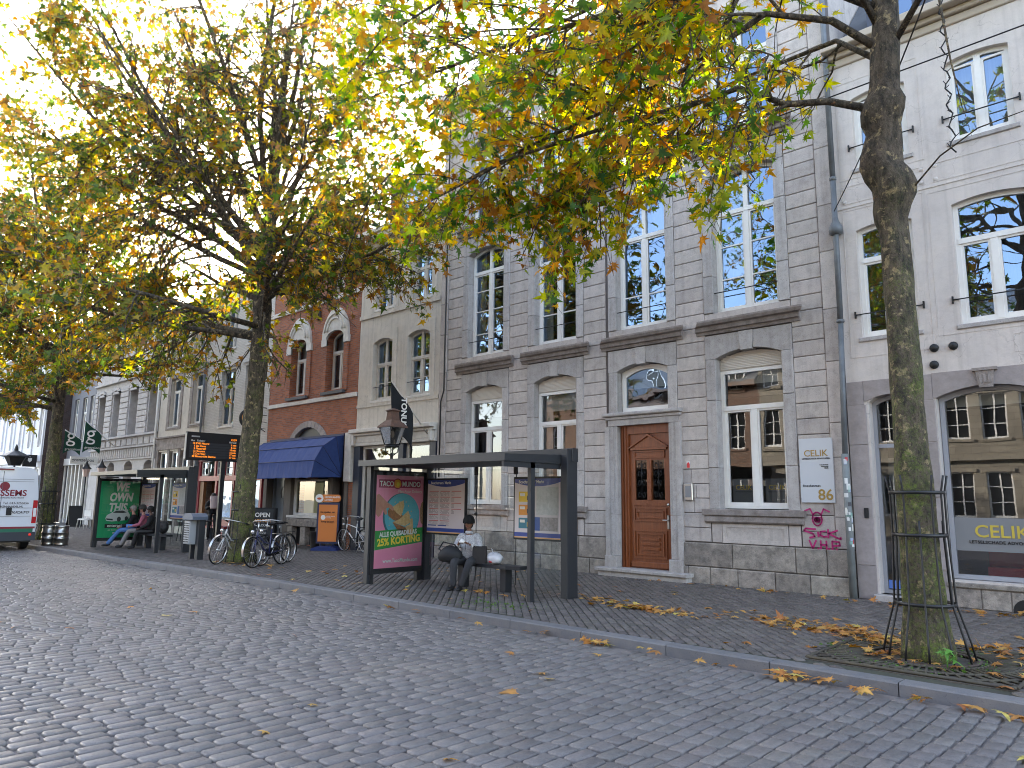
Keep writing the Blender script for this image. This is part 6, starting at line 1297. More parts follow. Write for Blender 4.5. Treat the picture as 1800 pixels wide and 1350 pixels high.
class Tree:
    def __init__(s, seed, leafgap, keep): s.r = np.random.RandomState(seed); s.wood = MB(); s.L = []; s.gap = leafgap; s.keep = keep; s.grav = {2: .05, 1: -.07, 0: -.16}
    def limb(s, pts, r0, r1, depth, kids, klen, spread=(35, 65), n=6):
        pts = [np.array(p, float) for p in pts]; seg = [np.linalg.norm(pts[i + 1] - pts[i]) for i in range(len(pts) - 1)]; tot = sum(seg)
        s.wood.tube(pts, [r0 + (r1 - r0) * i / (len(pts) - 1) for i in range(len(pts))], n if r0 > .02 else 4)
        def at(t):
            d = t * tot
            for i, l in enumerate(seg):
                if d <= l or i == len(seg) - 1: return pts[i] + (pts[i + 1] - pts[i]) * min(d / l, 1), unit(pts[i + 1] - pts[i])
                d -= l
        for k in range(kids):
            t = .18 + .82 * (k + s.r.rand()) / kids; p, d = at(min(t, .99)); a = math.radians(s.r.uniform(*spread)); o = unit(np.cross(d, s.r.randn(3)))
            nd = unit(d * math.cos(a) + o * math.sin(a)); L_ = klen * (1.15 - .6 * t) * s.r.uniform(.65, 1.25)
            s.grow(p, nd, L_, max(r0 + (r1 - r0) * t, .006) * .55, depth - 1)
        s.grow(pts[-1], unit(pts[-1] - pts[-2]), klen * .6, r1 * .8, depth - 1)
    def grow(s, p, d, L_, r0, depth):
        st = max(3, int(L_ / .28)); pts = [p]; q = p.copy(); g = s.grav.get(depth, .0)
        for i in range(st):
            d = unit(d + s.r.randn(3) * .13 + np.array([0, 0, g])); q = q + d * L_ / st; pts.append(q.copy())
        if not s.keep(pts[-1], 1): return
        if depth <= 0:
            s.wood.tube(pts, [max(r0, .005) * (1 - .6 * i / st) for i in range(st + 1)], 3, False); nl = max(2, int(L_ / s.gap))
            for k in range(nl):
                t = (k + .6) / nl * st; i = min(int(t), st - 1); c = pts[i] + (pts[i + 1] - pts[i]) * (t - i) + s.r.randn(3) * .05
                if s.keep(c, 0): s.L.append(c)
            return
        s.wood.tube(pts, [max(r0, .008) * (1 - .6 * i / st) for i in range(st + 1)], 5, False)
        kids = int(L_ * (4.0 if depth == 1 else 2.6)) + 1
        for k in range(kids):
            t = .15 + .85 * (k + s.r.rand()) / kids; i = min(int(t * st), st - 1); c = pts[i] + (pts[i + 1] - pts[i]) * (t * st - i); dd = unit(pts[i + 1] - pts[i]); a = math.radians(s.r.uniform(30, 65))
            o = unit(np.cross(dd, s.r.randn(3))); s.grow(c, unit(dd * math.cos(a) + o * math.sin(a)), L_ * s.r.uniform(.35, .6), r0 * .5, depth - 1)
        s.grow(pts[-1], d, L_ * .4, r0 * .35, 0)
def envf(pts):
    xs = [p[0] for p in pts]; ys = [p[1] for p in pts]; return lambda u: float(np.interp(u, xs, ys))
def trunkmesh(path, rad, seed, knobs=()):
    r = random.Random(seed); m = MB(); n = 22; pts = []; rr = []
    for i in range(len(path) - 1):
        a, b = Vector(path[i]), Vector(path[i + 1]); k = max(1, int((b - a).length / .12))
        for q in range(k): t = q / k; pts.append(a + (b - a) * t); rr.append(rad[i] + (rad[i + 1] - rad[i]) * t)
    pts.append(Vector(path[-1])); rr.append(rad[-1]); m.tube(pts, rr, n)
    ph = [r.uniform(0, 6) for _ in range(8)]
    for i in range(len(pts)):
        for j in range(n):
            v = Vector(m.v[i * n + j]); c = pts[i]; a = 2 * PI * j / n; z = c.z
            f = 1 + .05 * math.sin(3 * a + ph[0] + z * .7) + .04 * math.sin(5 * a + ph[1] - z * 1.3) + .03 * math.sin(z * 5 + ph[2] + 2 * a) + .025 * math.sin(z * 11 + a * 4 + ph[3]) + .012 * r.uniform(-1, 1)
            if z < .5: f *= 1 + (.5 - z) * (.18 + .16 * math.sin(5 * a + ph[4]) + .1 * math.sin(3 * a))
            w_ = c + (v - c) * f
            for kc, kr, kh in knobs:
                d = (w_ - Vector(kc)).length
                if d < kr: w_ = w_ + (w_ - c).normalized() * kh * (1 - (d / kr) ** 2)
            m.v[i * n + j] = tuple(w_)
    return m
# right tree -------------------------------------------------
envA = envf([(500, 0), (560, 150), (620, 330), (700, 470), (760, 430), (860, 450), (905, 470), (960, 570), (1010, 530), (1060, 470), (1110, 500), (1170, 420), (1240, 420), (1285, 480), (1320, 400), (1360, 300), (1400, 270), (1450, 280), (1500, 200), (1560, 120), (1620, 120), (1660, 240), (1720, 340), (1800, 360), (1900, 400)])
ra = random.Random(1)
def keepA(p, tw):
    u, v = pix(p)
    if u < -9000: return False
    if u < -300 or u > 2300 or v < -500: return ra.random() < .35
    if 640 < u < 1900 and p[1] < 4.3: return False
    e = envA(min(max(u, 500), 1900)); 
    if v > e + (10 if tw else 0): return False
    if u > 1640 and v > -50 and ra.random() < .84: return False
    if 1440 < u < 1640 and v > 30 and ra.random() < .7: return False
    if not tw and v > e - 80 and ra.random() < .15: return False
    if not tw and 1180 < u < 1450 and 60 < v < 230 and ra.random() < .4: return False
    if not tw and 700 < u < 1100 and 0 < v < 330 and p[2] > 6.9 and ra.random() < .42: return False
    return True
T = thing('plane_tree', 'large plane tree with a mossy knobbly trunk in an iron guard at the right', 'tree', (TA[0], TA[1], 0), 'plane trees along the kerb')
m = trunkmesh([(TA[0], TA[1], -.02), (TA[0], TA[1], .5), (-2.32, 8.84, 2.7), (-2.33, 8.83, 4.7), (-2.36, 8.82, 5.5), (-2.30, 8.80, 6.4), (-2.22, 8.8, 7.4), (-2.2, 8.8, 9.4)], [.24, .2, .165, .152, .185, .165, .145, .11], 4,
              knobs=[((-2.12, 8.75, 5.2), .32, .14), ((-2.6, 8.7, 5.55), .35, .10), ((-2.5, 8.65, 6.15), .3, .11), ((-2.1, 8.7, 6.2), .22, .09), ((-2.55, 8.7, 4.9), .25, .05)])
m.build('trunk', 'bark', T)
t = Tree(21, .088, keepA)
t.limb([(-2.4, 8.75, 6.2), (-2.85, 8.5, 6.38), (-3.3, 8.35, 6.45), (-3.75, 8.05, 6.72), (-4.2, 7.85, 6.62), (-5.1, 7.6, 6.42), (-5.45, 7.45, 5.95), (-5.7, 7.3, 5.5)], .048, .012, 2, 18, 1.6)
t.limb([(-4.2, 7.85, 6.62), (-5.4, 7.3, 6.45), (-6.6, 6.9, 6.3), (-7.8, 6.5, 5.9)], .035, .01, 2, 20, 1.8)
t.limb([(-2.3, 8.8, 6.95), (-2.75, 8.5, 7.4), (-3.4, 8.1, 7.6), (-4.3, 7.7, 7.05), (-5.3, 7.4, 6.75), (-6.6, 7.1, 6.5), (-8.4, 6.8, 6.1)], .05, .012, 2, 30, 1.9)
t.limb([(-2.3, 8.8, 7.5), (-3.2, 7.9, 8.0), (-4.8, 7.2, 7.9), (-6.3, 6.9, 8.0), (-8.0, 6.8, 8.2), (-9.8, 6.7, 8.4)], .052, .015, 2, 34, 2.2)
t.limb([(-2.25, 8.8, 8.2), (-3.4, 8.6, 8.9), (-5.2, 8.4, 9.2), (-7.4, 8.2, 9.2), (-9.4, 8.0, 9.4)], .052, .015, 2, 30, 2.2)
t.limb([(-2.3, 8.8, 6.8), (-3.0, 9.4, 7.7), (-4.6, 10.0, 8.1), (-6.4, 10.4, 8.3)], .042, .015, 2, 13, 1.8)
t.limb([(-2.3, 8.8, 7.2), (-2.6, 7.9, 8.3), (-3.6, 6.6, 8.6), (-5.4, 5.6, 8.0), (-6.8, 5.0, 7.4)], .045, .015, 2, 22, 1.9)
t.limb([(-2.15, 8.8, 7.0), (-1.4, 8.3, 7.6), (-.6, 7.6, 7.9), (.4, 7.0, 7.8)], .042, .015, 2, 10, 1.7)
t.limb([(-2.1, 8.75, 7.6), (-1.2, 9.2, 8.6), (.2, 9.6, 9.2)], .042, .015, 2, 8, 1.7)
t.limb([(-5.1, 7.6, 6.42), (-5.8, 7.5, 5.9), (-6.2, 7.5, 5.2), (-6.45, 7.5, 4.35)], .02, .006, 1, 22, .8)
t.limb([(-5.6, 7.4, 6.2), (-6.2, 7.2, 5.6), (-6.7, 7.2, 4.9)], .02, .006, 1, 16, .8)
t.limb([(-3.3, 7.9, 6.9), (-3.6, 7.6, 6.0), (-3.75, 7.5, 5.2), (-3.8, 7.5, 4.7)], .016, .005, 1, 16, .6)
t.limb([(-4.6, 7.7, 6.5), (-5.0, 7.6, 5.9), (-5.2, 7.6, 5.3)], .018, .006, 1, 9, .7)
t.limb([(-6.6, 7.1, 6.5), (-7.2, 7.2, 6.0), (-7.6, 7.2, 5.4)], .02, .006, 1, 14, .75)
t.limb([(-7.4, 7.0, 6.3), (-8.0, 7.0, 5.9), (-8.4, 7.0, 5.3)], .018, .006, 1, 12, .7)
t.limb([(-8.4, 6.8, 6.1), (-9.0, 7.0, 5.6), (-9.4, 7.1, 4.9)], .018, .006, 1, 14, .8)
t.limb([(-8.6, 6.8, 7.2), (-9.8, 6.8, 6.6), (-10.6, 6.9, 5.8), (-10.9, 6.9, 5.2)], .02, .006, 1, 16, .9)
t.limb([(-3.75, 8.05, 6.7), (-3.95, 7.8, 5.9), (-4.0, 7.6, 4.9)], .016, .005, 1, 16, .6)
t.limb([(-5.4, 7.3, 6.4), (-5.2, 7.0, 5.9), (-5.3, 6.9, 5.4)], .016, .005, 1, 8, .6)
t.limb([(-2.05, 8.75, 5.15), (-1.75, 8.6, 5.35), (-1.35, 8.4, 5.45), (-.9, 8.2, 5.4)], .014, .005, 1, 5, .7)
t.limb([(-1.6, 8.4, 7.2), (-1.5, 8.2, 6.2), (-1.42, 8.1, 5.6)], .014, .005, 1, 5, .7)
for k in range(6):
    a = k * 1.05; t.limb([(-2.2, 8.8, 8.6), (-2.2 + 1.2 * math.cos(a), 8.8 + 1.2 * math.sin(a), 10.2), (-2.2 + 3 * math.cos(a), 8.8 + 2.6 * math.sin(a), 11.8)], .07, .02, 2, 7, 2.0)
t.wood.build('branches', 'bark', T); print('tree A leaves', len(t.L)); leaves('crown', t.L, .158, 'leaf', T, 3)
# middle tree --------------------------------------------------
def crown(T, seed, cx, cy, limbs, gap, keep, lsize, trunkz, simple=True, mt='leaffar'):
    t = Tree(seed, gap, keep); t.grav = {2: 0, 1: -.1, 0: -.24}
    for (az, el, L_, z0, r0, kids, kl) in limbs:
        a = math.radians(az); e = math.radians(el); d = np.array([math.cos(a) * math.cos(e), math.sin(a) * math.cos(e), math.sin(e)]); p = np.array([cx, cy, z0]); pts = [p]; 
        st = 6
        for i in range(st): d = unit(d + t.r.randn(3) * .07 + np.array([0, 0, .05])); p = p + d * L_ / st; pts.append(p.copy())
        t.limb(pts, r0, .018, 2, kids, kl, (30, 60), 7)
    t.wood.build('branches', 'bark', T); print('leaves', len(t.L)); leaves('crown', t.L, lsize, mt, T, seed + 1, simple)
envB = envf([(-200, 640), (100, 650), (200, 650), (240, 690), (300, 700), (360, 690), (400, 740), (430, 600), (480, 690), (530, 640), (560, 560), (610, 545), (650, 590), (700, 590), (760, 560), (800, 500), (840, 420)])
rb_ = random.Random(2)
def keepB(p, tw):
    if p[1] > 12.9: return False
    u, v = pix(p)
    if v < -250 or u < -500: return rb_.random() < .5
    e = envB(u)
    if v > e + (15 if tw else 0): return False
    if not tw:
        if 230 < u < 430 and 330 < v < 480 and rb_.random() < .55: return False
        q = math.hypot(p[0] + 17.2, p[1] - 8.85)
        if rb_.random() < .8 * (1 - q / 3.2): return False
        if 200 < u < 560 and 0 < v < 460 and rb_.random() < .4: return False
        if v > e - 110 and rb_.random() < .3: return False
    return True
T = thing('plane_tree', 'plane tree between the two bus shelters with bicycles at its foot', 'tree', (TB[0], TB[1], 0), 'plane trees along the kerb')
trunkmesh([(TB[0], TB[1], -.02), (TB[0], TB[1], .5), (-17.45, 8.88, 4), (-17.3, 8.85, 6.5), (-17.25, 8.85, 8.2), (-17.0, 8.8, 10.5), (-16.7, 8.8, 14)], [.34, .28, .22, .21, .17, .12, .06], 8, knobs=[((-17.1, 8.6, 6.6), .4, .08), ((-17.5, 8.7, 7.5), .4, .07)]).build('trunk', 'bark', T)
lb = [(10, 2, 5.4, 6.9, .07, 16, 1.8), (350, -2, 5.4, 6.8, .07, 16, 1.8), (35, 4, 4.6, 7.0, .07, 13, 1.7), (330, 0, 5.4, 6.6, .07, 15, 1.8), (200, 40, 9.5, 8.0, .1, 24, 2.5), (222, 28, 9.0, 7.2, .09, 22, 2.4), (255, 30, 8.0, 7.6, .09, 20, 2.3), (330, 45, 8.0, 8.8, .09, 18, 2.4), (350, 60, 8.0, 9.6, .09, 16, 2.3), (228, 42, 9.0, 7.6, .1, 22, 2.3), (210, 52, 8.5, 8.4, .1, 20, 2.3), (275, 40, 7.0, 7.8, .09, 16, 2.1), (190, 58, 8.0, 9.0, .1, 18, 2.2), (300, 58, 7.5, 9.2, .09, 16, 2.2), (190, 8, 6.0, 5.7, .08, 15, 2.0), (235, 4, 6.2, 5.6, .08, 15, 2.0), (280, 4, 5.6, 5.9, .08, 13, 2.0), (330, 8, 5.2, 5.9, .075, 12, 1.9), (15, 14, 4.4, 6.6, .07, 10, 1.8), (160, 10, 5.0, 5.8, .07, 11, 1.8), (215, 35, 7.6, 7.4, .1, 18, 2.1), (255, 38, 6.6, 7.6, .1, 16, 2.1), (200, 22, 5.5, 6.6, .085, 14, 2.0), (150, 30, 4.2, 6.9, .08, 10, 1.8), (250, 28, 5.0, 7.2, .085, 13, 2.0), (300, 30, 4.6, 7.0, .08, 12, 1.9), (345, 30, 5.0, 7.3, .085, 13, 2.0), (25, 32, 4.4, 7.4, .08, 11, 1.8), (80, 45, 3.6, 7.8, .07, 8, 1.6),
      (275, 52, 5.8, 8.2, .09, 14, 2.2), (325, 50, 6.0, 8.4, .10, 15, 2.2), (10, 52, 5.8, 8.6, .09, 14, 2.1), (120, 55, 4.6, 8.8, .08, 10, 1.9), (310, 70, 6.2, 10, .09, 14, 2.1), (60, 66, 5.6, 10, .08, 11, 2.0), (0, 80, 5, 11, .07, 11, 2.0)]
crown(T, 31, -17.28, 8.87, lb, .09, keepB, .185, 0)
envC = envf([(-400, 760), (0, 745), (40, 740), (60, 770), (90, 700), (130, 700), (200, 660), (260, 690), (330, 680), (380, 650), (450, 560)])
def keepC(p, tw):
    if p[1] > 12.9: return False
    u, v = pix(p)
    if u < -500 or v < -100: return rb_.random() < .4
    if v > envC(u): return False
    if not tw and 230 < u < 430 and 330 < v < 470 and rb_.random() < .6: return False
    return True
T = thing('plane_tree', 'plane tree behind the beer kegs and the white van', 'tree', (TC[0], TC[1], 0), 'plane trees along the kerb')
trunkmesh([(TC[0], TC[1], -.02), (TC[0], TC[1], .5), (-30.75, 7.95, 4), (-30.8, 7.95, 7), (-30.8, 7.95, 10), (-30.7, 7.95, 14)], [.3, .24, .2, .17, .13, .07], 9).build('trunk', 'bark', T)
lc = [(az + 13, el, L_ * 1.0, z - .9, r_, max(6, k - 2), kl) for (az, el, L_, z, r_, k, kl) in lb]
crown(T, 41, -30.78, 7.95, lc, .13, keepC, .23, 0)
T = thing('plane_tree', 'farthest plane tree, only its crown showing above the white van', 'tree', (-43.5, 7.2, 0), 'plane trees along the kerb')
trunkmesh([(-43.5, 7.2, -.02), (-43.5, 7.2, 4), (-43.5, 7.2, 8), (-43.5, 7.2, 13)], [.3, .22, .18, .07], 10).build('trunk', 'bark', T)
crown(T, 51, -43.5, 7.2, [(az + 40, el, L_, z - 1.2, r_, max(5, k - 5), kl) for (az, el, L_, z, r_, k, kl) in lb[::1]], .2, keepC, .3, 0)
# ------------------------------------------------------------ fallen leaves
r = np.random.RandomState(12); P = []
def sc(cx, cy, n, sx, sy, z=.012):
    for _ in range(n): P.append((cx + r.randn() * sx, cy + r.randn() * sy, z + r.rand() * .03))
for (x_, y_, n, sx, sy) in ((-6.8, 9.75, 44, .35, .08), (-6.1, 9.5, 40, .3, .07), (-7.3, 10.0, 8, .2, .08), (-5.6, 9.5, 6, .2, .1), (-4.3, 9.75, 22, .35, .16), (-3.5, 9.85, 90, .4, .2), (-3.0, 9.5, 50, .3, .15), (-2.6, 9.3, 20, .25, .12), (-2.75, 8.75, 18, .18, .12), (-2.2, 8.4, 16, .28, .1), (-1.6, 9.8, 50, .35, .2), (-4.6, 10.2, 20, .4, .12), (-5.2, 9.8, 10, .3, .1), (-1.2, 9.4, 20, .3, .2), (-2.9, 12.9, 34, .8, .12), (-2.0, 12.95, 12, .4, .1), (-5.6, 13.1, 14, .8, .12), (-8.2, 12.9, 3, .4, .1),
                          (-16.9, 8.45, 14, .3, .12), (-17.6, 8.4, 6, .25, .1), (-16.2, 8.7, 12, .4, .2), (-9.4, 9.1, 10, .35, .12), (-13.4, 9.4, 6, .8, .3), (-1.2, 8.7, 14, .4, .4)): sc(x_, y_, n, sx, sy)
for _ in range(110): x_ = r.uniform(-16, 0); P.append((x_, r.uniform(ky(x_) + .3, 13.2), .012))
for x_, n in ((-1.3, 5), (-1.6, 4), (-2.0, 5), (-2.55, 6), (-2.75, 4), (-3.1, 10), (-3.25, 6), (-3.9, 3), (-4.6, 3), (-5.45, 9), (-5.7, 5), (-6.4, 3), (-7.6, 2), (-8.8, 2), (-9.5, 2), (-12, 1)):
    for _ in range(n): xx = x_ + r.randn() * .09; P.append((xx, ky(xx) - .09 - abs(r.randn()) * .05, -.085 + r.rand() * .05))
for _ in range(26): P.append((r.uniform(-16, -1), r.uniform(1, 7), -.085))
o = leaves('fallen_leaves', P, .13, 'litter', None, 5, False, flatz=.28); tag(o, 'orange and brown fallen plane leaves on the pavement and along the kerb', 'fallen leaves', kind='stuff')
# moss and weeds at the grate
P = []
for k in range(420):
    a = r.uniform(0, 2 * PI); q = r.uniform(.5, .95); P.append((gx + q * math.cos(a) * 1.0 - .15, gy + q * math.sin(a) * .95, .005))
for k in range(160): P.append((-8.2 + r.randn() * .35, 8.3 + r.randn() * .25, .0))
o = leaves('moss_and_weeds', P, .045, leafmat('weed green', [(0, (.06, .12, .02)), (1, (.10, .2, .03))], .2), None, 6, True, flatz=.6); tag(o, 'small green moss tufts and weeds around the grate', 'weeds', kind='stuff')
m = MB(); W_ = []
for k in range(9): a = k * .7; W_.append((-2.02 + .05 * math.cos(a), 8.38 + .05 * math.sin(a), .1 + .012 * k))
pl = thing('weed_plant', 'small bright green weed at the foot of the right trunk', 'plant', (-2.02, 8.38, 0)); leaves('foliage', W_, .11, flat('weed leaf', (.07, .2, .02)), pl, 7, True, flatz=.5)
MB().tube([(-2.02, 8.38, 0), (-2.02, 8.38, .12)], .006, 5).build('stem', flat('weed leaf', (.07, .2, .02)), pl)
# ------------------------------------------------------------ people
def skin(chains, voxel=.012, smooth=2, sub=1):
    """chains: list of (points, radii) grown with a Skin modifier, fused by a voxel remesh into one surface"""
    import bmesh
    out = bmesh.new()
    for pts, rad in chains:
        me = bpy.data.meshes.new('s'); me.from_pydata([tuple(p) for p in pts], [(i, i + 1) for i in range(len(pts) - 1)], [])
        o = bpy.data.objects.new('s', me); C.objects.link(o); mo = o.modifiers.new('k', 'SKIN'); o.data.skin_vertices[0].data[0].use_root = True
        for i, q in enumerate(rad): o.data.skin_vertices[0].data[i].radius = q if hasattr(q, '__len__') else (q, q)
        if sub: o.modifiers.new('u', 'SUBSURF').levels = sub
        dg = bpy.context.evaluated_depsgraph_get(); dg.update(); e = bpy.data.meshes.new_from_object(o.evaluated_get(dg)); out.from_mesh(e)
        bpy.data.objects.remove(o); bpy.data.meshes.remove(e)
    me = bpy.data.meshes.new('b'); out.to_mesh(me); out.free()
    o = bpy.data.objects.new('b', me); C.objects.link(o); r_ = o.modifiers.new('r', 'REMESH'); r_.mode = 'VOXEL'; r_.voxel_size = voxel; r_.use_smooth_shade = True
    if smooth: s_ = o.modifiers.new('s', 'SMOOTH'); s_.iterations = smooth; s_.factor = .5
    dg = bpy.context.evaluated_depsgraph_get(); dg.update(); e = bpy.data.meshes.new_from_object(o.evaluated_get(dg)); bpy.data.objects.remove(o)
    return e
def obj(name, me, mt, parent=None):
    me.materials.clear(); me.materials.append(X[mt] if isinstance(mt, str) else mt); o = bpy.data.objects.new(name, me); C.objects.link(o); o.parent = parent; return o
def person(loc, rz, J, label, c, hold=None, female=True, group=None, hat='beanie', scale=1.):
    """J joints in the person's own frame (x left to right, y forward, z up)"""
    V_ = lambda k: np.array(J[k], float)
    def lerp(a, b, t): return a + (b - a) * t
    chains = []
    pel, chest, neck, head = V_('pelvis'), V_('chest'), V_('neck'), V_('head')
    chains.append(([pel, lerp(pel, chest, .5), chest, neck, lerp(neck, head, .6)], [(.145, .105), (.12, .09), (.14, .1), (.05, .05), (.052, .055)]))
    chains.append(([head + [0, -.008, -.085], head + [0, -.012, -.02], head + [0, -.012, .045], head + [0, -.005, .085]], [(.05, .06), (.072, .088), (.074, .09), (.05, .062)]))
    chains.append(([head + [0, .075, .012], head + [0, .1, -.015]], [.011, .016]))        # nose
    chains.append(([head + [0, .055, -.09], head + [0, .04, -.07]], [.028, .035]))          # chin
    for s in (-1, 1): chains.append(([head + [s * .074, -.005, .012], head + [s * .084, -.015, -.02]], [.014, .012]))
    hands = []
    for s, k in ((-1, 'L'), (1, 'R')):
        sh, el, wr = V_('sh' + k), V_('el' + k), V_('wr' + k); hd = V_('hd' + k); hip, kn, an, to = V_('hip' + k), V_('kn' + k), V_('an' + k), V_('to' + k)
        chains.append(([lerp(chest, sh, .5), sh, lerp(sh, el, .5), el, lerp(el, wr, .4), wr], [.06, .055, .045, .036, .036, .024]))
        chains.append(([hip, lerp(hip, kn, .5), kn, lerp(kn, an, .35), an], [.085, .075, .055, .052, .034])); chains.append(([an + [0, -.03, -.03], an + [0, .03, -.04], to], [.034, .036, .025]))
        d = unit(hd - wr); up = unit(np.cross(d, [s * 1., .3, .2])); sd = unit(np.cross(up, d)) 
        chains.append(([wr, wr + d * .035, wr + d * .08], [(.022, .022), (.034, .018), (.036, .016)]))
        for f in range(4):                                          # fingers, curled
            b0 = wr + d * .08 + sd * (f - 1.5) * .019; ln = (.072, .082, .076, .058)[f]; q1 = b0 + d * ln * .45 - up * .006; q2 = q1 + unit(d * .5 - up * .9) * ln * .33; q3 = q2 + unit(-d * .3 - up) * ln * .26
            chains.append(([b0 - d * .02, b0, q1, q2, q3], [.0095, .0095, .009, .0085, .007]))
        tb = wr + d * .03 - sd * s * .03; chains.append(([wr + d * .015, tb, tb + unit(d * .7 - sd * s * .5 - up * .5) * .04, tb + unit(d * .9 - up * .8) * .07], [.013, .012, .0105, .008]))
    P = obj('person', skin(chains, .0075, 2), flat('skin ' + c['skin'][0], c['skin'][1], .5)); P.location = loc; P.rotation_euler = (0, 0, rz); P.scale = (scale,) * 3
    tag(P, label, 'person', group)
    f = MB()
    for s in (-1, 1): f.ball(tuple(head + [s * .031, .077, .018]), .014, .007, .008, 8)
    f.build('eyes', flat('eye dark', (.02, .015, .012), .2), P, True)
    f = MB()
    for s in (-1, 1): f.tube([head + [s * .012, .088, .038], head + [s * .033, .086, .045], head + [s * .055, .074, .037]], .0045, 5)
    f.build('eyebrows', flat('brow ' + c['hair'][0], c['hair'][1], .8), P, True)
    MB().tube([head + [-.024, .076, -.05], head + [0, .086, -.047], head + [.024, .076, -.05]], .006, 6).build('mouth', flat('lip', (.2, .06, .05), .5), P, True)
    if c.get('glasses'):
        f = MB()
        for s in (-1, 1): f.tube([tuple(head + [s * .032 + .024 * math.cos(a), .092, .014 + .017 * math.sin(a)]) for a in [k * PI / 6 for k in range(13)]], .0022, 4); f.tube([tuple(head + [s * .056, .09, .02]), tuple(head + [s * .082, -.0, .02])], .0022, 4)
        f.build('glasses', 'black', P, True)
    # jacket
    G = []
    b = c.get('bulk', 0.02)
    G.append(([pel + [0, 0, -.03 + c.get('hem', 0)], lerp(pel, chest, .35), lerp(pel, chest, .75), chest + [0, 0, .04], neck + [0, 0, -.02]], [(.165 + b, .125 + b), (.15 + b, .12 + b), (.16 + b, .12 + b), (.15 + b, .105 + b), (.068, .072)]))
    for k in 'LR':
        sh, el, wr = V_('sh' + k), V_('el' + k), V_('wr' + k); G.append(([lerp(chest, sh, .4) + [0, 0, .03], sh, lerp(sh, el, .5), el, lerp(el, wr, .5), lerp(el, wr, .92)], [.075, .07 + b * .5, .062 + b * .5, .056 + b * .3, .05 + b * .3, .04]))
    obj('jacket', skin(G, .012, 3), c['jacket'], P)
    G = []
    for k in 'LR':
        hip, kn, an = V_('hip' + k), V_('kn' + k), V_('an' + k); G.append(([lerp(pel, hip, .2), hip, lerp(hip, kn, .5), kn, lerp(kn, an, .4), lerp(kn, an, 1.04)], [.12, .105, .092, .078, .07, .062]))
    obj('trousers', skin(G, .012, 3), c['trousers'], P)
    G = []
    for k in 'LR':
        an, to = V_('an' + k), V_('to' + k); G.append(([an + [0, -.045, -.035], an + [0, 0, -.03], lerp(an, to, .6) + [0, 0, -.005], to + [0, .01, 0]], [.04, .046, .042, .034]))
    obj('shoes', skin(G, .009, 2), c['shoes'], P)
    if hat == 'beanie':
        MB().lathe([(.0, .15), (.045, .145), (.085, .118), (.106, .07), (.112, .03), (.112, -.0), (.095, -.005)], (0, 0, 0), 18).build('beanie', c['hat'], P, True).location = tuple(head + [0, -.012, .01])
        MB().ball(tuple(head + [0, -.05, -.005]), .078, .06, .08, 12).build('hair', c['hair'][2], P, True)
    else:
        m = MB(); m.ball(tuple(head + [0, -.022, .04]), .088, .1, .088, 14); m.ball(tuple(head + [0, -.055, -.01]), .078, .06, .075, 12); m.build('hair', c['hair'][2], P, True)
    return P
def seat(dx=0., lean=0., hands=((-.06, .33, .80), (.06, .33, .80)), hd=((-.01, .4, .81), (.01, .4, .81)), knee=.16, foot=.10, reach=.5, cross=False):
    J = dict(pelvis=(0, -.02, .53), chest=(0, 0 + lean, .86), neck=(0, .03 + lean, 1.03), head=(0, .07 + lean, 1.17))
    for s, k in ((-1, 'L'), (1, 'R')):
        i = 0 if s < 0 else 1
        J['sh' + k] = (s * .165, lean, .965); J['el' + k] = (s * .245, .08 + lean, .72); J['wr' + k] = hands[i]; J['hd' + k] = hd[i]
        J['hip' + k] = (s * .095, .02, .51); J['kn' + k] = (s * knee, .42, .52); J['an' + k] = (s * foot, reach, .09); J['to' + k] = (s * (foot + .03), reach + .15, .035)
    return J
fleece = mat('grey speckled fleece', (.62, .61, .61), .95, col2=(.22, .22, .23), ns=55, na=.5, bump=.6, bs=80)
# woman on the bench; she faces the street
wl = (-9.93, 9.40, -.02); wr_ = math.atan2(-.52, .85) ; face = Vector((.42, -.91, 0)); rzf = lambda d: math.atan2(d[1], d[0]) - PI / 2
J = seat(hands=((-.10, .28, .82), (.10, .28, .82)), hd=((-.04, .345, .855), (.04, .345, .855)), knee=.15, foot=.07, reach=.40)
J['anL'] = (-.0, .40, .09); J['toL'] = (.0, .55, .035); J['anR'] = (.15, .40, .09); J['toR'] = (.18, .55, .035); J['knR'] = (.13, .42, .52); J['knL'] = (-.17, .42, .52)
Wm = person(wl, rzf(face), J, 'person in grey speckled fleece and black beanie on the right bench holding a wrapper', dict(skin=('brown', (.20, .09, .05)), hair=('black', (.01, .01, .01), 'black'), jacket=fleece, trousers=flat('charcoal trousers', (.03, .03, .033), .9), shoes='black', hat=flat('black knit', (.006, .006, .0065), .95, bump=.5, bs=60), glasses=True, bulk=.03))
def tow(p, loc=wl, rz=rzf(face)): 
    c_, s_ = math.cos(rz), math.sin(rz); return (loc[0] + p[0] * c_ - p[1] * s_, loc[1] + p[0] * s_ + p[1] * c_, loc[2] + p[2])
MB().tube([tuple((-.0, .2, 1.0)), (0, .185, .86), (0, .2, .72)], .004, 5).build('zip', 'black', Wm, True)
MB().lathe([(.05, 0), (.075, .01), (.072, .05), (.055, .06)], (0, 0, 0), 16).build('collar', fleece, Wm, True).location = (0, .03, .985)
c0 = tow((.0, .37, .865)); m = MB(); m.ball(c0, .06, .05, .035, 12); m.ball((c0[0], c0[1], c0[2] + .012), .045, .035, .04, 10)
R5 = random.Random(9); m.v = [(x + R5.uniform(-.006, .006), y + R5.uniform(-.006, .006), z + R5.uniform(-.006, .006)) for x, y, z in m.v]
base_at(m, 'paper_wrapper', 'white', c0, 'white paper wrapper held in both hands of the sitting person', 'wrapper')
def bagmesh(pts3, nseg=6): pass
bc = tow((.27, .27, .62)); T = thing('shoulder_bag', 'big black shoulder bag on the lap of the sitting person', 'bag', bc)
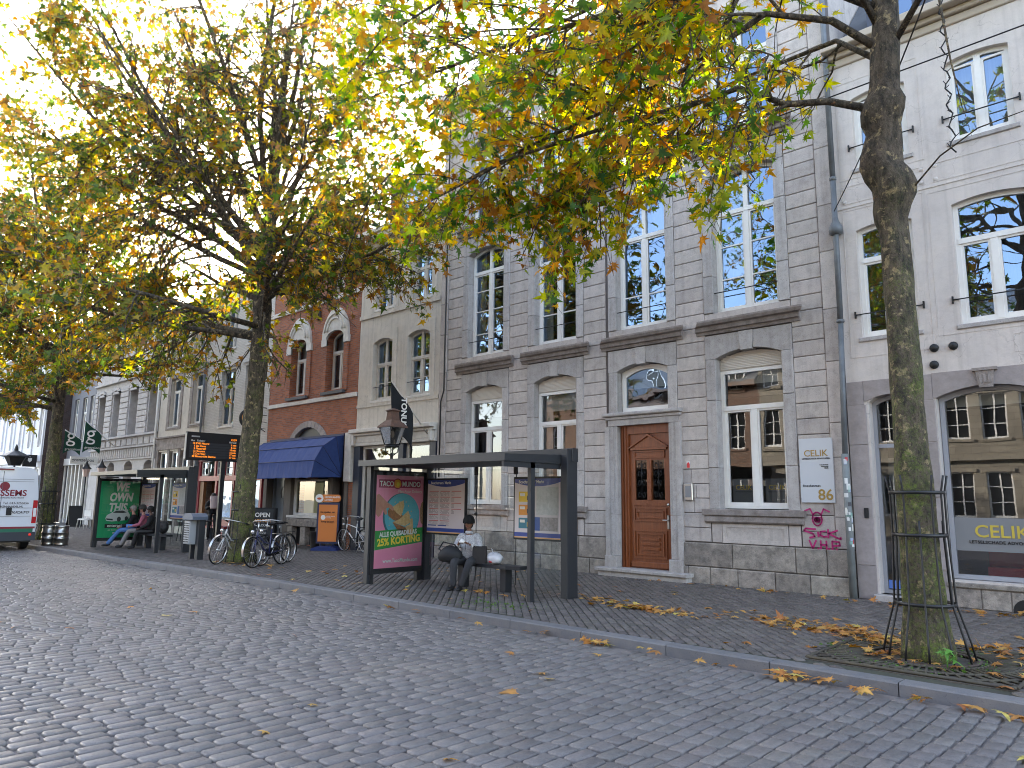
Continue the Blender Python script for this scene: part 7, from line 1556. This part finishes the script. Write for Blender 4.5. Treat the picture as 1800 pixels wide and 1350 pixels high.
m = MB(); m.ball((0, 0, 0), .25, .13, .17, 16); m.v = [(x * (1 - .35 * max(z, 0) / .17), y, max(z, -.14) + .025 * math.sin(x * 14) * (z < 0)) for x, y, z in m.v]; m.build('bag_body', flat('black nylon', (.007, .007, .008), .7, bump=.4, bs=9), T, True)
MB().tube([(-.17, 0, .08), (-.1, -.02, .17), (.05, -.1, .2), (.16, -.12, .24), (.22, -.02, .12), (.15, 0, .08)], .014, 6).build('strap', 'black', T, True); MB().tube([(-.2, -.115, .03), (0, -.13, .045), (.19, -.115, .03)], .005, 5).build('zip', 'zinc', T, True); T.rotation_euler = (0, .12, rzf(face))
bx = (-9.62, 9.36, .46); T = thing('paper_bag', 'stiff black paper bag standing on the bench beside the sitting person', 'bag', bx, None, rzf(face) + .2)
MB().add([(-.12, -.07, 0), (.12, -.07, 0), (.12, .07, 0), (-.12, .07, 0), (-.125, -.06, .3), (.125, -.06, .31), (.125, .06, .31), (-.125, .06, .3)], [(0, 3, 2, 1), (0, 1, 5, 4), (1, 2, 6, 5), (2, 3, 7, 6), (3, 0, 4, 7)]).build('bag_body', flat('black card', (.008, .008, .009), .5), T, True)
MB().tube([(.06, .065, .3), (.09, .1, .38), (.12, .1, .3), (.13, .08, .22)], .006, 5).build('handle', 'white', T, True); MB().box(-.0, .09, -.069, -.066, .12, .15).build('red_mark', flat('tag red', (.5, .03, .04)), T, True)
m = MB(); m.ball((0, 0, .1), .17, .12, .105, 18); m.v = [(x + R5.uniform(-.012, .012), y + R5.uniform(-.012, .012), max(.0, z + R5.uniform(-.014, .014))) for x, y, z in m.v]
T = thing('plastic_bag', 'shiny silver plastic bag with a knot lying on the bench', 'bag', (-9.33, 9.45, .46)); m.build('bag_body', flat('silver plastic', (.6, .6, .62), .22, spec=.8), T, True); MB().ball((0, -.1, .05), .05, .02, .02, 8).build('red_mark', flat('tag red', (.5, .03, .04)), T, True); MB().tube([(-.06, .02, .19), (-.09, 0, .27), (-.05, 0, .24)], .01, 5).build('handle', 'white', T, True)
# three people at the left shelter
d1 = Vector((-.5, -.86, 0)); grp = None
J = seat(lean=.06, hands=((-.1, .4, .62), (.1, .4, .6)), hd=((-.05, .47, .6), (.05, .47, .58)), reach=.75, foot=.12)
person((-25.0, 8.98, 0), rzf(d1), J, 'person in a black coat and blue jeans, nearest the green poster in the left shelter', dict(skin=('pale', (.42, .22, .16)), hair=('grey', (.3, .29, .27), flat('grey hair', (.3, .29, .27), .9)), jacket=flat('black coat', (.008, .008, .009), .9), trousers=flat('blue jeans', (.06, .15, .36), .85, col2=(.1, .21, .44), ns=8), shoes='black', hat='black', glasses=True), hat=None)
J = seat(lean=.04, hands=((-.1, .36, .66), (.1, .38, .66)), hd=((-.04, .43, .65), (.04, .44, .64)), reach=.62, foot=.1)
person((-24.3, 9.0, 0), rzf(Vector((-.45, -.89, 0))), J, 'person in a dusty pink jacket and dark beanie in the left shelter', dict(skin=('pale2', (.4, .2, .15)), hair=('dark', (.05, .04, .035), 'black'), jacket=flat('dusty pink jacket', (.42, .12, .17), .85, col2=(.3, .09, .13), ns=10, bump=.5, bs=14), trousers=flat('grey trousers', (.22, .21, .21), .9), shoes='black', hat=flat('dark grey knit', (.05, .048, .045), .95), glasses=True), hat='beanie')
J = seat(lean=.05, hands=((-.1, .36, .6), (.1, .36, .6)), hd=((-.04, .43, .58), (.04, .43, .58)), reach=.5)
person((-23.7, 9.02, 0), rzf(Vector((-.4, -.9, 0))), J, 'person all in black behind the one in the pink jacket', dict(skin=('dark', (.12, .06, .04)), hair=('black2', (.01, .01, .01), 'black'), jacket=flat('black puffer', (.007, .007, .008), .8, bump=.6, bs=12), trousers='black', shoes='black', hat='black', bulk=.05), hat=None)
m = MB(); m.ball((0, 0, .2), .2, .14, .2, 14); T = base_at(m, 'rucksack', flat('black nylon', (.007, .007, .008), .7), (0, 0, 0), 'black rucksack lying on the bench of the left bus shelter', 'bag'); T.location = (-23.1, 9.1, .46)
m = MB().box(-.16, .16, -.05, .05, 0, .09); T = base_at(m, 'folded_cloth', flat('blue cloth', (.08, .2, .5), .8), (0, 0, 0), 'folded bright blue cloth on the lap in the pink jacket', 'cloth'); T.location = (-24.5, 8.68, .62); T.rotation_euler = (0, 0, .5)
# person standing by the cafe with a menu
J = dict(pelvis=(0, 0, .95), chest=(0, 0, 1.28), neck=(0, .02, 1.46), head=(0, .06, 1.6))
for s, k in ((-1, 'L'), (1, 'R')):
    J.update({'sh' + k: (s * .18, 0, 1.4), 'el' + k: (s * .24, .06, 1.14), 'wr' + k: (s * .13, .3, 1.24), 'hd' + k: (s * .12, .37, 1.27), 'hip' + k: (s * .095, 0, .92), 'kn' + k: (s * .11, .03, .5), 'an' + k: (s * .12, 0, .09), 'to' + k: (s * .14, .15, .035)})
person((-26.95, 12.35, 0), rzf(Vector((.9, -.3, 0))), J, 'person dressed in black standing at the red cafe and reading a pale menu', dict(skin=('mid', (.3, .15, .1)), hair=('black3', (.01, .01, .01), 'black'), jacket=flat('black puffer', (.014, .014, .016)), trousers='black', shoes='black', hat='black', bulk=.05), hat=None)
m = MB().obox((0, 0, 0), (.0, .17, 0), (.02, 0, .02), (-.05, 0, .22)); T = base_at(m, 'menu_card', flat('menu pink', (.55, .42, .4), .6), (0, 0, 0), 'pale pink menu card held up by the person in black at the red cafe', 'menu'); T.location = (-26.5, 12.2, 1.38)
